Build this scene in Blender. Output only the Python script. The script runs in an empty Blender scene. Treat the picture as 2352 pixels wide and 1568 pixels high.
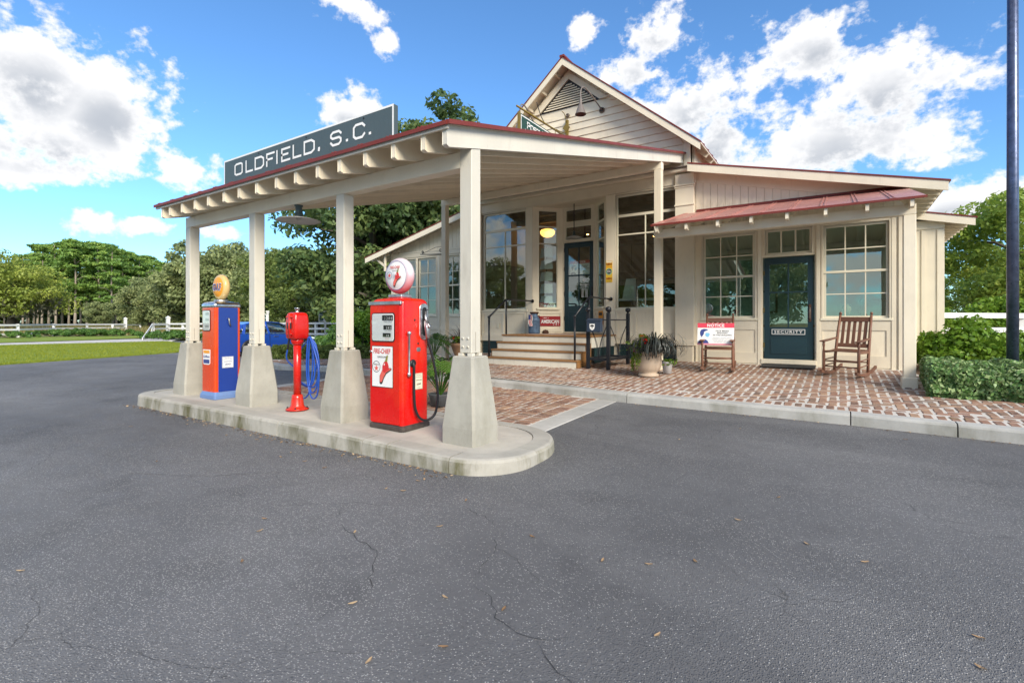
import bpy, math, random
import numpy as np
from mathutils import Vector, Matrix
R = math.radians
PI = math.pi
random.seed(7)
rng = np.random.default_rng(11)
scene = bpy.context.scene
C = scene.collection

# ------------------------------------------------------------------ camera
YAW = R(33.26)
cam_data = bpy.data.cameras.new('camera')
cam_data.sensor_width = 36.0
cam_data.lens = 36.0 * 1141.93 / 2352.0
cam_data.shift_y = -44.0 / 2352.0
cam_data.clip_start = 0.05
cam_data.clip_end = 3000
cam = bpy.data.objects.new('camera', cam_data)
cam.location = (0, 0, 1.25)
cam.rotation_euler = (R(90), 0, YAW)
C.objects.link(cam)
scene.camera = cam

# ------------------------------------------------------------------ sky and sun
SUN_EL = R(31)
SUN_AZ = R(122)          # measured from +Y towards +X
world = bpy.data.worlds.new('World')
scene.world = world
world.use_nodes = True
wn = world.node_tree.nodes
wl = world.node_tree.links
wn.clear()

def wnode(t, **kw):
    n = wn.new(t)
    for k, v in kw.items():
        setattr(n, k, v)
    return n

def wmath(op, a, b=None, c=None, clamp=False):
    n = wnode('ShaderNodeMath', operation=op)
    n.use_clamp = clamp
    for i, v in enumerate((a, b, c)):
        if v is None:
            continue
        if isinstance(v, (int, float)):
            n.inputs[i].default_value = v
        else:
            wl.new(v, n.inputs[i])
    return n.outputs[0]

def wsmooth(v, lo, hi):
    n = wnode('ShaderNodeMapRange', interpolation_type='SMOOTHSTEP')
    wl.new(v, n.inputs[0])
    n.inputs[1].default_value = lo
    n.inputs[2].default_value = hi
    return n.outputs[0]

def wmix(fac, a, b):
    n = wnode('ShaderNodeMix', data_type='RGBA')
    wl.new(fac, n.inputs[0])
    for i, v in ((6, a), (7, b)):
        if isinstance(v, tuple):
            n.inputs[i].default_value = v
        else:
            wl.new(v, n.inputs[i])
    return n.outputs[2]

sky = wnode('ShaderNodeTexSky', sky_type='NISHITA')
sky.sun_disc = False
sky.sun_elevation = SUN_EL
sky.sun_rotation = SUN_AZ
sky.air_density = 1.0
sky.dust_density = 0.05
sky.ozone_density = 2.2
tc = wnode('ShaderNodeTexCoord')
sep = wnode('ShaderNodeSeparateXYZ')
wl.new(tc.outputs['Generated'], sep.inputs[0])
az = wmath('ARCTAN2', sep.outputs[0], sep.outputs[1])
el = wmath('ARCSINE', sep.outputs[2])
# cloud banks: (azimuth, elevation, half-width, half-height) in degrees, azimuth from +Y towards +X
BANKS = [(-77, 20.5, 5, 4.5), (-72.5, 19, 4.6, 4.2), (-76, 15.2, 6.4, 3.4), (-77.5, 12.3, 5, 1.6), (-66.3, 14.4, 3.9, 2.0), (-64, 15.6, 1.6, 1.6), (-51.6, 21.4, 3.6, 2.4), (-50, 22.6, 2, 1.8),
         (-73.8, 8.9, 2.4, 1.3), (-69.3, 8.9, 2.0, 0.7), (-63.5, 8.8, 2.2, 0.8), (-51.5, 31.3, 4.2, 2.0), (-47.3, 28.6, 1.5, 1.2), (-78, 28.6, 4.5, 1.5), (-72, 28.2, 1.2, 0.8), (-25, 30, 1.8, 1.5),
         (-17.5, 29.5, 3.6, 3.8), (-19.5, 26, 3.5, 2.5), (-12, 22.5, 9, 5.0), (-2, 25.5, 5.5, 2.6), (4, 21.0, 7.5, 4.5), (0, 17, 9, 4.0), (-11, 18.5, 7, 3.5), (8.5, 9.8, 4.5, 2.2),
         (-44, 10.0, 5, 2.6), (-40, 7, 4, 1.5), (-33.0, 17.5, 3.5, 2.0), (-29, 19, 3, 2), (14, 10, 5, 2)]
field = None
under = None
for (a0, e0, ra, re) in BANKS:
    da = wmath('MULTIPLY', wmath('SUBTRACT', az, R(a0)), 1.0 / R(ra))
    de = wmath('MULTIPLY', wmath('SUBTRACT', el, R(e0)), 1.0 / R(re))
    d = wmath('SQRT', wmath('ADD', wmath('MULTIPLY', da, da), wmath('MULTIPLY', de, de)))
    v = wmath('MULTIPLY', wmath('SUBTRACT', 1.0, d), 0.85)
    field = v if field is None else wmath('MAXIMUM', field, v)
    if re > 2.1:                                             # the flat undersides of the bigger banks
        de2 = wmath('MULTIPLY', wmath('SUBTRACT', el, R(e0 - 0.42 * re)), 1.0 / R(re * 0.75))
        da2 = wmath('MULTIPLY', da, 1.12)
        u = wmath('SUBTRACT', 1.0, wmath('SQRT', wmath('ADD', wmath('MULTIPLY', da2, da2), wmath('MULTIPLY', de2, de2))))
        under = u if under is None else wmath('MAXIMUM', under, u)
# outside the picture the sky goes on, its unseen clouds thickened to add light
def wnoise(scale, detail, rough=0.55, dist=0.0, off=(0, 0, 0), zs=1.0):
    mp = wnode('ShaderNodeMapping')
    mp.inputs[1].default_value = off
    mp.inputs[3].default_value = (1, 1, zs)
    wl.new(tc.outputs['Generated'], mp.inputs[0])
    n = wnode('ShaderNodeTexNoise')
    n.inputs['Scale'].default_value = scale
    n.inputs['Detail'].default_value = detail
    n.inputs['Roughness'].default_value = rough
    n.inputs['Distortion'].default_value = dist
    wl.new(mp.outputs[0], n.inputs['Vector'])
    return n.outputs[0]
elsewhere = wmath('MULTIPLY', wmath('SUBTRACT', wnoise(2.6, 2, off=(3.1, 1.7, 0.4), zs=1.8), 0.455), 4.2)
inview = wsmooth(wmath('ABSOLUTE', wmath('SUBTRACT', az, -YAW)), R(50), R(62))
field_all = wnode('ShaderNodeMix', data_type='FLOAT')
wl.new(inview, field_all.inputs[0])
wl.new(field, field_all.inputs[2])
wl.new(elsewhere, field_all.inputs[3])
fld = wmath('MAXIMUM', field_all.outputs[0], -1.0)
n1 = wmath('SUBTRACT', wnoise(6.5, 4, 0.5, 0.0, zs=1.4), 0.5)
n2 = wmath('SUBTRACT', wnoise(19, 5, 0.55, 0.0, off=(1, 2, 3), zs=1.3), 0.5)
n4 = wmath('SUBTRACT', wnoise(60, 6, 0.6, 0.0, off=(5, 2, 1), zs=1.2), 0.5)
dens = wmath('ADD', fld, wmath('ADD', wmath('MULTIPLY', n1, 2.4), wmath('ADD', wmath('MULTIPLY', n2, 1.9), wmath('MULTIPLY', n4, 1.2))))
cover = wsmooth(dens, -0.05, 0.45)
n3 = wmath('SUBTRACT', wnoise(9.0, 6, 0.55, 0.2, off=(0.06, 0.02, -0.045), zs=1.6), 0.5)
und_all = wnode('ShaderNodeMix', data_type='FLOAT')
wl.new(inview, und_all.inputs[0])
wl.new(under, und_all.inputs[2])
wl.new(wmath('SUBTRACT', elsewhere, 0.5), und_all.inputs[3])
shade = wmath('ADD', und_all.outputs[0], wmath('MULTIPLY', n3, 1.1))
core = wmath('MULTIPLY', wsmooth(dens, 0.15, 1.0), wsmooth(shade, -0.15, 0.95))
cloud_col = wmix(core, (4.0, 4.0, 4.05, 1), (2.1, 2.25, 2.5, 1))
cover_el = wmath('MULTIPLY', cover, wsmooth(el, R(-1), R(4)))
tint = wnode('ShaderNodeMix', data_type='RGBA', blend_type='MULTIPLY')
tint.inputs[0].default_value = 1.0
wl.new(sky.outputs[0], tint.inputs[6])
tint.inputs[7].default_value = (0.47, 0.70, 0.88, 1)
col = wmix(cover_el, tint.outputs[2], cloud_col)
bg = wnode('ShaderNodeBackground')
bg.inputs['Strength'].default_value = 0.1
wl.new(col, bg.inputs['Color'])
wout = wnode('ShaderNodeOutputWorld')
wl.new(bg.outputs[0], wout.inputs[0])

sun_data = bpy.data.lights.new('sun', 'SUN')
sun_data.energy = 2.0
sun_data.angle = R(28)
sun_data.color = (1.0, 0.91, 0.76)
sun = bpy.data.objects.new('sun', sun_data)
sd = Vector((math.sin(SUN_AZ) * math.cos(SUN_EL), math.cos(SUN_AZ) * math.cos(SUN_EL), math.sin(SUN_EL)))
sun.rotation_euler = sd.to_track_quat('Z', 'Y').to_euler()
sun.location = sd * 60
C.objects.link(sun)

vs = scene.view_settings
vs.view_transform = 'Standard'
vs.look = 'None'
vs.exposure = 1.45
vs.gamma = 1.0
vs.use_curve_mapping = False
scene.cycles.use_denoising = True
scene.cycles.max_bounces = 8
scene.cycles.transparent_max_bounces = 16

# ------------------------------------------------------------------ materials
MATS = {}
def srgb(r, g, b):
    f = lambda c: (c / 255 / 12.92) if c / 255 <= 0.04045 else ((c / 255 + 0.055) / 1.055) ** 2.4
    return (f(r), f(g), f(b))

class NT:
    def __init__(s, name):
        s.m = bpy.data.materials.new(name)
        s.m.use_nodes = True
        s.n = s.m.node_tree.nodes
        s.l = s.m.node_tree.links
        s.bsdf = s.n['Principled BSDF']
        s.out = s.n['Material Output']
        s._tc = None
    def tc(s, kind='Object'):
        if s._tc is None:
            s._tc = s.n.new('ShaderNodeTexCoord')
        return s._tc.outputs[kind]
    def pos(s):
        g = s.n.new('ShaderNodeNewGeometry')
        return g.outputs['Position']
    def set(s, inp, v):
        if isinstance(v, bpy.types.NodeSocket):
            s.l.new(v, s.bsdf.inputs[inp])
        else:
            s.bsdf.inputs[inp].default_value = (*v, 1) if isinstance(v, tuple) and len(v) == 3 else v
    def noise(s, scale, detail=4, rough=0.55, vec=None, stretch=None, dist=0.0):
        v = vec or s.pos()
        if stretch:
            mp = s.n.new('ShaderNodeMapping')
            mp.inputs[3].default_value = stretch
            s.l.new(v, mp.inputs[0])
            v = mp.outputs[0]
        t = s.n.new('ShaderNodeTexNoise')
        t.inputs['Scale'].default_value = scale
        t.inputs['Detail'].default_value = detail
        t.inputs['Roughness'].default_value = rough
        t.inputs['Distortion'].default_value = dist
        s.l.new(v, t.inputs['Vector'])
        return t.outputs[0]
    def voro(s, scale, feature='F1', vec=None, out='Distance', stretch=None):
        v = vec or s.pos()
        if stretch:
            mp = s.n.new('ShaderNodeMapping')
            mp.inputs[3].default_value = stretch
            s.l.new(v, mp.inputs[0])
            v = mp.outputs[0]
        t = s.n.new('ShaderNodeTexVoronoi')
        t.feature = feature
        t.inputs['Scale'].default_value = scale
        s.l.new(v, t.inputs['Vector'])
        return t.outputs[out]
    def math(s, op, a, b=None, clamp=False):
        n = s.n.new('ShaderNodeMath')
        n.operation = op
        n.use_clamp = clamp
        for i, v in enumerate((a, b)):
            if v is None:
                continue
            if isinstance(v, (int, float)):
                n.inputs[i].default_value = v
            else:
                s.l.new(v, n.inputs[i])
        return n.outputs[0]
    def remap(s, v, lo, hi, a=0.0, b=1.0):
        n = s.n.new('ShaderNodeMapRange')
        s.l.new(v, n.inputs[0])
        for i, k in enumerate((lo, hi, a, b)):
            n.inputs[i + 1].default_value = k
        return n.outputs[0]
    def mix(s, f, a, b, blend='MIX'):
        n = s.n.new('ShaderNodeMix')
        n.data_type = 'RGBA'
        n.blend_type = blend
        for i, v in ((0, f), (6, a), (7, b)):
            if isinstance(v, bpy.types.NodeSocket):
                s.l.new(v, n.inputs[i])
            elif isinstance(v, (int, float)):
                n.inputs[i].default_value = v
            else:
                n.inputs[i].default_value = (*v, 1)
        return n.outputs[2]
    def ramp(s, v, stops):
        n = s.n.new('ShaderNodeValToRGB')
        e = n.color_ramp.elements
        while len(e) < len(stops):
            e.new(0.5)
        for k, (p, c) in zip(e, stops):
            k.position = p
            k.color = (*c, 1)
        s.l.new(v, n.inputs[0])
        return n.outputs[0]
    def attr(s, name):
        n = s.n.new('ShaderNodeAttribute')
        n.attribute_name = name
        return n.outputs['Fac']
    def objrand(s):
        n = s.n.new('ShaderNodeObjectInfo')
        return n.outputs['Random']
    def bump(s, h, strength=0.3, dist=0.01):
        n = s.n.new('ShaderNodeBump')
        n.inputs['Strength'].default_value = strength
        n.inputs['Distance'].default_value = dist
        s.l.new(h, n.inputs['Height'])
        s.l.new(n.outputs[0], s.bsdf.inputs['Normal'])
    def sepz(s, v=None):
        n = s.n.new('ShaderNodeSeparateXYZ')
        s.l.new(v or s.pos(), n.inputs[0])
        return n.outputs

def scale3(c, k):
    return tuple(min(1, x * k) for x in c)

def paint(name, col, rough=0.55, dirt=0.25, grain=0.25, spec=0.4, dirtcol=(0.16, 0.13, 0.09), wood=True):
    t = NT(name)
    n = t.noise(1.7, 5)
    a = t.mix(t.remap(n, 0.3, 0.7), scale3(col, 0.93), scale3(col, 1.05))
    d = t.noise(2.3, 9, 0.68, stretch=(2.2, 2.2, 0.7))
    f = t.math('MULTIPLY', t.remap(d, 0.55, 0.8), dirt, True)
    a = t.mix(f, a, dirtcol)
    sp = t.noise(38, 3, 0.6)
    a = t.mix(t.math('MULTIPLY', t.remap(sp, 0.70, 0.78), dirt * 1.4, True), a, dirtcol)
    if wood:
        ob = t.remap(t.objrand(), 0, 1, 0.90, 1.06)
        cmb = t.n.new('ShaderNodeCombineColor')
        for k_ in range(3): t.l.new(ob, cmb.inputs[k_])
        a = t.mix(1.0, a, cmb.outputs[0], 'MULTIPLY')
        st_ = t.noise(1.2, 7, 0.7, stretch=(9, 9, 0.5))
        a = t.mix(t.math('MULTIPLY', t.remap(st_, 0.58, 0.80), dirt * 1.3, True), a, dirtcol)
    t.set('Base Color', a)
    t.set('Roughness', rough)
    t.set('Specular IOR Level', spec)
    if wood:
        w = t.noise(9, 5, 0.6, stretch=(4, 4, 0.8))
        t.bump(w, grain, 0.004)
    MATS[name] = t.m
    return t.m

CREAM = (0.77, 0.685, 0.535)
paint('cream_paint', CREAM, 0.5, 0.16)
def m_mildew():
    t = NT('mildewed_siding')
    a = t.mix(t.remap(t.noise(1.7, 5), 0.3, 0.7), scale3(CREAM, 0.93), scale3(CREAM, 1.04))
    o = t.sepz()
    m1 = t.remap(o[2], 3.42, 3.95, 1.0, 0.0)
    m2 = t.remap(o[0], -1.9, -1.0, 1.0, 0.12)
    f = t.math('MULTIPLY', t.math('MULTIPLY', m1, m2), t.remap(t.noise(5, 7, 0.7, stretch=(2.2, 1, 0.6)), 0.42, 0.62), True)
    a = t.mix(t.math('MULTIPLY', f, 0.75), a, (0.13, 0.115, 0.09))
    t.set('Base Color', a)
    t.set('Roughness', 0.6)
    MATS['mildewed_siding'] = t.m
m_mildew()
paint('pale_cream_paint', (0.64, 0.605, 0.52), 0.48, 0.30)
paint('trim_cream', (0.77, 0.69, 0.545), 0.45, 0.14)
paint('window_cream', (0.76, 0.70, 0.55), 0.42, 0.08, wood=False)
paint('white_paint', (0.78, 0.78, 0.77), 0.45, 0.10)
paint('blue_green_door', (0.016, 0.042, 0.054), 0.32, 0.05, 0.1, dirtcol=(0.03, 0.05, 0.06))
paint('lattice_green', (0.012, 0.036, 0.040), 0.5, 0.1, 0.1, dirtcol=(0.05, 0.05, 0.04))
paint('porch_wood', (0.30, 0.15, 0.055), 0.45, 0.35, 0.6, dirtcol=(0.10, 0.05, 0.02))
paint('interior_wall', (0.30, 0.26, 0.19), 0.7, 0.1)
paint('interior_wood', (0.10, 0.06, 0.035), 0.6, 0.1)
paint('office_wall', (0.60, 0.63, 0.60), 0.7, 0.05)
paint('board_grey_green', (0.062, 0.090, 0.100), 0.5, 0.18, 0.5, dirtcol=(0.02, 0.03, 0.035))
paint('sign_green', (0.022, 0.070, 0.062), 0.35, 0.06, 0.1)
paint('print_white', (0.80, 0.80, 0.79), 0.4, 0.03, wood=False)
paint('print_red', (0.62, 0.03, 0.03), 0.4, 0.04, wood=False)
paint('print_rose', (0.70, 0.06, 0.10), 0.45, 0.03, wood=False)
paint('print_pale_rose', (0.75, 0.30, 0.36), 0.45, 0.03, wood=False)
paint('print_black', (0.015, 0.015, 0.017), 0.4, 0.03, wood=False)
paint('print_grey', (0.35, 0.36, 0.38), 0.5, 0.03, wood=False)
paint('print_navy', (0.045, 0.065, 0.24), 0.45, 0.03, wood=False)
paint('print_sky', (0.22, 0.52, 0.75), 0.45, 0.03, wood=False)
paint('print_orange', (0.80, 0.33, 0.03), 0.4, 0.06, wood=False)
paint('print_yellow', (0.82, 0.52, 0.05), 0.4, 0.06, wood=False)
paint('print_mint', (0.28, 0.55, 0.36), 0.4, 0.06, wood=False)
paint('print_olive', (0.26, 0.24, 0.05), 0.4, 0.06, wood=False)
paint('print_coral', (0.72, 0.13, 0.10), 0.4, 0.06, wood=False)
paint('print_cream', (0.74, 0.68, 0.52), 0.4, 0.12, wood=False)
paint('print_maroon', (0.30, 0.012, 0.016), 0.35, 0.1, wood=False)
paint('brass_olive', (0.20, 0.14, 0.025), 0.4, 0.3, wood=False)
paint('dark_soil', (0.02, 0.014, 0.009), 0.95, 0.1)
paint('grey_plastic', (0.10, 0.11, 0.12), 0.5, 0.05, wood=False)
paint('rubber', (0.014, 0.015, 0.018), 0.42, 0.08, wood=False, dirtcol=(0.09, 0.085, 0.08))
paint('blue_hose', (0.020, 0.085, 0.42), 0.3, 0.03, wood=False)
paint('pump_blue', (0.018, 0.050, 0.28), 0.22, 0.10, wood=False, dirtcol=(0.05, 0.07, 0.15))
paint('base_blue', (0.14, 0.23, 0.46), 0.4, 0.35, wood=False)
paint('black_iron', (0.012, 0.014, 0.019), 0.34, 0.18, wood=False, dirtcol=(0.10, 0.07, 0.05))
paint('mail_blue', (0.030, 0.045, 0.075), 0.4, 0.1, wood=False)
paint('skin', (0.42, 0.22, 0.15), 0.5, 0.02, wood=False)
paint('hair', (0.03, 0.02, 0.015), 0.6, 0.02, wood=False)
paint('shirt_green', (0.03, 0.05, 0.025), 0.8, 0.02, wood=False)
paint('globe_tan', (0.66, 0.47, 0.20), 0.18, 0.05, wood=False)
paint('terracotta', (0.42, 0.24, 0.14), 0.75, 0.35, wood=False, dirtcol=(0.30, 0.27, 0.22))
paint('stone_pot', (0.46, 0.36, 0.27), 0.7, 0.75, wood=False, dirtcol=(0.20, 0.10, 0.06))
paint('pale_pot', (0.55, 0.54, 0.54), 0.7, 0.3, wood=False)
paint('rocker_wood', (0.20, 0.092, 0.056), 0.42, 0.35, 0.5, dirtcol=(0.34, 0.28, 0.25))
paint('lamp_green', (0.045, 0.075, 0.080), 0.4, 0.3, wood=False)
paint('lamp_shade', (0.50, 0.49, 0.45), 0.45, 0.35, wood=False)
paint('lamp_bronze', (0.17, 0.145, 0.13), 0.35, 0.35, wood=False)
paint('bark', (0.10, 0.085, 0.068), 0.9, 0.4, 0.8)
paint('pine_bark', (0.30, 0.25, 0.20), 0.9, 0.4, 0.8)
paint('card_paper', (0.60, 0.68, 0.70), 0.6, 0.03, wood=False)
paint('mat_pink', (0.48, 0.36, 0.30), 0.95, 0.2)
paint('mat_dark', (0.045, 0.042, 0.04), 0.95, 0.3)

def m_enamel(name, col, worn=(0.72, 0.16, 0.03), amount=0.6):
    t = NT(name)
    n = t.noise(3.0, 6, 0.6, stretch=(1, 1, 0.5))
    a = t.mix(t.remap(n, 0.46, 0.72, 0, amount), col, worn)
    sp = t.noise(60, 3, 0.6)
    a = t.mix(t.remap(sp, 0.70, 0.74), a, (0.12, 0.035, 0.018))
    t.set('Base Color', a)
    t.set('Roughness', t.remap(t.noise(8, 4), 0.3, 0.7, 0.16, 0.34))
    t.set('Coat Weight', 0.15)
    t.set('Coat Roughness', 0.12)
    MATS[name] = t.m
m_enamel('pump_red', (0.62, 0.005, 0.003), (0.70, 0.045, 0.008), 0.7)
m_enamel('pump_orange', (0.66, 0.060, 0.010), (0.72, 0.10, 0.02), 0.6)
m_enamel('air_red', (0.56, 0.010, 0.006), (0.66, 0.06, 0.02), 0.6)

def m_metal(name, col, rough=0.25, metallic=1.0, scratch=0.15):
    t = NT(name)
    t.set('Base Color', t.mix(t.remap(t.noise(14, 6), 0.35, 0.7), col, scale3(col, 0.6)))
    t.set('Metallic', metallic)
    t.set('Roughness', t.remap(t.noise(20, 5), 0.3, 0.7, rough, rough + scratch))
    MATS[name] = t.m
m_metal('chrome', (0.78, 0.78, 0.80), 0.12)
m_metal('aluminium', (0.66, 0.67, 0.69), 0.32)
m_metal('dull_steel', (0.42, 0.42, 0.44), 0.4)
m_metal('scuffed_skirt', (0.14, 0.12, 0.11), 0.35, 0.6)
m_metal('can_blue', (0.13, 0.21, 0.33), 0.5, 0.35)
m_metal('can_rust', (0.10, 0.045, 0.028), 0.7, 0.2)
m_metal('pole_blue', (0.10, 0.125, 0.21), 0.25, 0.6)

def m_globe(name):
    t = NT(name)
    z = t.sepz(t.tc('Object'))[2]
    f = t.math('ADD', t.remap(z, -0.18, 0.04, 1.0, 0.0), t.math('MULTIPLY', t.math('SUBTRACT', t.noise(7, 5), 0.5), 0.5), True)
    t.set('Base Color', t.mix(f, (0.66, 0.60, 0.66), (0.60, 0.02, 0.03)))
    t.set('Roughness', 0.25)
    MATS[name] = t.m
m_globe('faded_red_globe')

def m_car(name, col):
    t = NT(name)
    t.set('Base Color', col)
    t.set('Metallic', 0.35)
    t.set('Roughness', 0.28)
    t.set('Coat Weight', 1.0)
    t.set('Coat Roughness', 0.04)
    MATS[name] = t.m
m_car('car_blue', (0.012, 0.075, 0.42))

def m_roof(name, col, rough):
    t = NT(name)
    n = t.noise(1.4, 7, 0.6)
    a = t.mix(t.remap(n, 0.3, 0.7), scale3(col, 0.8), scale3(col, 1.15))
    g = t.noise(11, 6, 0.65)
    a = t.mix(t.remap(g, 0.6, 0.8, 0, 0.35), a, scale3(col, 1.8))
    t.set('Base Color', a)
    t.set('Roughness', t.remap(t.noise(5, 5), 0.3, 0.7, rough - 0.08, rough + 0.12))
    t.set('Specular IOR Level', 0.4)
    MATS[name] = t.m
m_roof('red_metal_roof', (0.17, 0.026, 0.018), 0.5)
m_roof('sky_sheen_roof', (0.42, 0.185, 0.155), 0.32)  # red metal paled to pink: the sky's reflection is put into the colour

def m_concrete(name, col, moss=0.0, low=0.0, coarse=1.0):
    t = NT(name)
    p = t.pos()
    a = t.mix(t.remap(t.noise(1.6, 8, 0.62, p), 0.32, 0.70), scale3(col, 0.74), scale3(col, 1.10))
    a = t.mix(t.remap(t.noise(7, 8, 0.7, p, stretch=(1, 1, 0.6)), 0.55, 0.80, 0, 0.5), a, scale3(col, 0.52))
    a = t.mix(t.remap(t.noise(90, 3, 0.6, p), 0.60, 0.75, 0, 0.5), a, scale3(col, 0.55))
    if moss:
        f = t.remap(t.noise(2.4, 8, 0.68, p, stretch=(1, 1, 0.35)), 0.45, 0.66, 0, moss)
        g = t.n.new('ShaderNodeNewGeometry')
        nz = t.math('ABSOLUTE', t.sepz(g.outputs['Normal'])[2])
        f = t.math('MULTIPLY', f, t.remap(nz, 0.3, 0.8, 1.0, 0.12))
        a = t.mix(f, a, (0.10, 0.095, 0.035))
    t.set('Base Color', a)
    t.set('Roughness', 0.9)
    h = t.math('ADD', t.noise(160, 3, 0.6, p), t.math('MULTIPLY', t.noise(14, 6, 0.65, p), 1.5))
    t.bump(h, 0.35 * coarse, 0.004)
    MATS[name] = t.m
m_concrete('pier_concrete', (0.40, 0.385, 0.335), 0.25)
m_concrete('kerb_concrete', (0.44, 0.42, 0.37), 1.0)
m_concrete('slab_concrete', (0.50, 0.47, 0.41), 0.3)
m_concrete('walk_kerb_concrete', (0.46, 0.455, 0.43), 0.45)
m_concrete('band_concrete', (0.47, 0.46, 0.43), 0.0)
m_concrete('path_concrete', (0.58, 0.56, 0.53), 0.0)
m_concrete('mortar', (0.60, 0.565, 0.515), 0.0, coarse=1.6)

def m_asphalt():
    t = NT('asphalt')
    p = t.pos()
    big = t.noise(0.35, 6, 0.6, p)
    a = t.mix(t.remap(big, 0.3, 0.7), (0.082, 0.0825, 0.086), (0.160, 0.160, 0.164))
    wear = t.noise(0.55, 7, 0.6, p, stretch=(0.35, 1.3, 1))
    wearf = t.remap(wear, 0.50, 0.72)
    oil = t.remap(t.noise(1.1, 6, 0.6, p), 0.56, 0.70, 0, 0.45)
    a = t.mix(oil, a, (0.055, 0.055, 0.058))
    a = t.mix(t.math('MULTIPLY', wearf, 0.6), a, (0.205, 0.204, 0.203))
    # stone grains, denser in some places than in others
    v = t.voro(120, 'F1', p, 'Distance')
    vc = t.n.new('ShaderNodeTexVoronoi')
    vc.inputs['Scale'].default_value = 120
    t.l.new(p, vc.inputs['Vector'])
    rndv = t.sepz(vc.outputs['Color'])[0]
    dens = t.remap(t.noise(0.30, 5, 0.6, p), 0.38, 0.68, 0.97, 0.45)
    pick = t.math('GREATER_THAN', rndv, dens)
    grain = t.math('MULTIPLY', pick, t.remap(v, 0.25, 0.50, 1.0, 0.0))
    tone = t.remap(t.sepz(vc.outputs['Color'])[1], 0, 1, 0.45, 1.0)
    a = t.mix(t.math('MULTIPLY', grain, tone), a, (0.46, 0.45, 0.435))
    pits = t.voro(55, 'F1', p)
    a = t.mix(t.remap(t.noise(48, 4, 0.7, p), 0.60, 0.72, 0, 0.7), a, (0.040, 0.040, 0.043))
    wn_ = t.n.new('ShaderNodeTexNoise')
    wn_.inputs['Scale'].default_value = 3.0
    wn_.inputs['Detail'].default_value = 6
    t.l.new(p, wn_.inputs['Vector'])
    sc_ = t.n.new('ShaderNodeVectorMath'); sc_.operation = 'SCALE'; sc_.inputs['Scale'].default_value = 0.28
    t.l.new(wn_.outputs['Color'], sc_.inputs[0])
    ad_ = t.n.new('ShaderNodeVectorMath'); ad_.operation = 'ADD'
    t.l.new(p, ad_.inputs[0]); t.l.new(sc_.outputs[0], ad_.inputs[1])
    fl_ = t.n.new('ShaderNodeVectorMath'); fl_.operation = 'MULTIPLY'; fl_.inputs[1].default_value = (1, 1, 0)
    t.l.new(ad_.outputs[0], fl_.inputs[0])
    edge = t.voro(1.15, 'DISTANCE_TO_EDGE', fl_.outputs[0])
    hair = t.math('MULTIPLY', t.remap(edge, 0.0015, 0.0045, 1.0, 0.0), t.remap(t.noise(0.7, 4, 0.6, p), 0.50, 0.60))
    a = t.mix(t.math('MULTIPLY', hair, 0.6, True), a, (0.03, 0.03, 0.03))
    t.set('Base Color', a)
    t.set('Roughness', t.remap(t.noise(3, 4, 0.5, p), 0.3, 0.7, 0.72, 0.92))
    h = t.math('ADD', t.math('MULTIPLY', t.remap(v, 0.0, 0.5, 1.0, 0.0), 0.8), t.noise(60, 4, 0.7, p))
    t.bump(h, 0.8, 0.008)
    MATS['asphalt'] = t.m
m_asphalt()

def m_brick(name, moss):
    t = NT(name)
    r = t.math('FRACT', t.math('ADD', t.attr('tone'), t.objrand()))
    base = t.ramp(r, [(0.0, (0.13, 0.072, 0.054)), (0.2, (0.235, 0.120, 0.083)), (0.45, (0.29, 0.165, 0.112)),
                      (0.62, (0.195, 0.105, 0.078)), (0.8, (0.36, 0.225, 0.145)), (1.0, (0.10, 0.070, 0.060))])
    p = t.pos()
    a = t.mix(t.remap(t.noise(24, 6, 0.65, p), 0.4, 0.7, 0, 0.55), base, (0.40, 0.26, 0.17))
    a = t.mix(t.remap(t.noise(9, 6, 0.6, p), 0.55, 0.75, 0, 0.5), a, (0.07, 0.045, 0.035))
    a = t.mix(t.remap(t.noise(70, 4, 0.6, p), 0.62, 0.74, 0, 0.6), a, (0.50, 0.44, 0.38))
    if moss:
        a = t.mix(t.remap(t.noise(1.5, 7, 0.65, p, stretch=(0.5, 1.6, 1)), 0.64, 0.72, 0, 0.85), a, (0.16, 0.13, 0.02))
    t.set('Base Color', a)
    t.set('Roughness', 0.82)
    t.bump(t.noise(70, 6, 0.7, p), 0.55, 0.006)
    MATS[name] = t.m
m_brick('old_brick', True)

def m_leaf(name, dark, mid, light, trans=0.35, rough=0.5):
    t = NT(name)
    v = t.attr('tone')
    n = t.noise(0.5, 3, 0.5)
    f = t.math('ADD', t.math('MULTIPLY', v, 0.75), t.math('MULTIPLY', n, 0.35), True)
    colr = t.ramp(f, [(0.12, dark), (0.5, mid), (0.88, light)])
    t.set('Base Color', colr)
    t.set('Roughness', rough)
    t.set('Specular IOR Level', 0.35)
    tr = t.n.new('ShaderNodeBsdfTranslucent')
    t.l.new(t.mix(0.5, colr, light), tr.inputs[0])
    ms = t.n.new('ShaderNodeMixShader')
    ms.inputs[0].default_value = trans
    t.l.new(t.bsdf.outputs[0], ms.inputs[1])
    t.l.new(tr.outputs[0], ms.inputs[2])
    t.l.new(ms.outputs[0], t.out.inputs[0])
    MATS[name] = t.m
m_leaf('pine_needles', (0.0723, 0.1452, 0.0424), (0.1689, 0.3026, 0.0666), (0.3618, 0.4993, 0.106))
m_leaf('olive_leaves', (0.1051, 0.1444, 0.0578), (0.2231, 0.2756, 0.1103), (0.4069, 0.4462, 0.1969))
m_leaf('dark_oak_leaves', (0.0269, 0.0615, 0.0256), (0.0808, 0.1413, 0.0489), (0.2292, 0.2953, 0.0899))
m_leaf('bright_oak_leaves', (0.0945, 0.1464, 0.027), (0.2363, 0.3039, 0.0496), (0.4373, 0.484, 0.1012))
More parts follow.
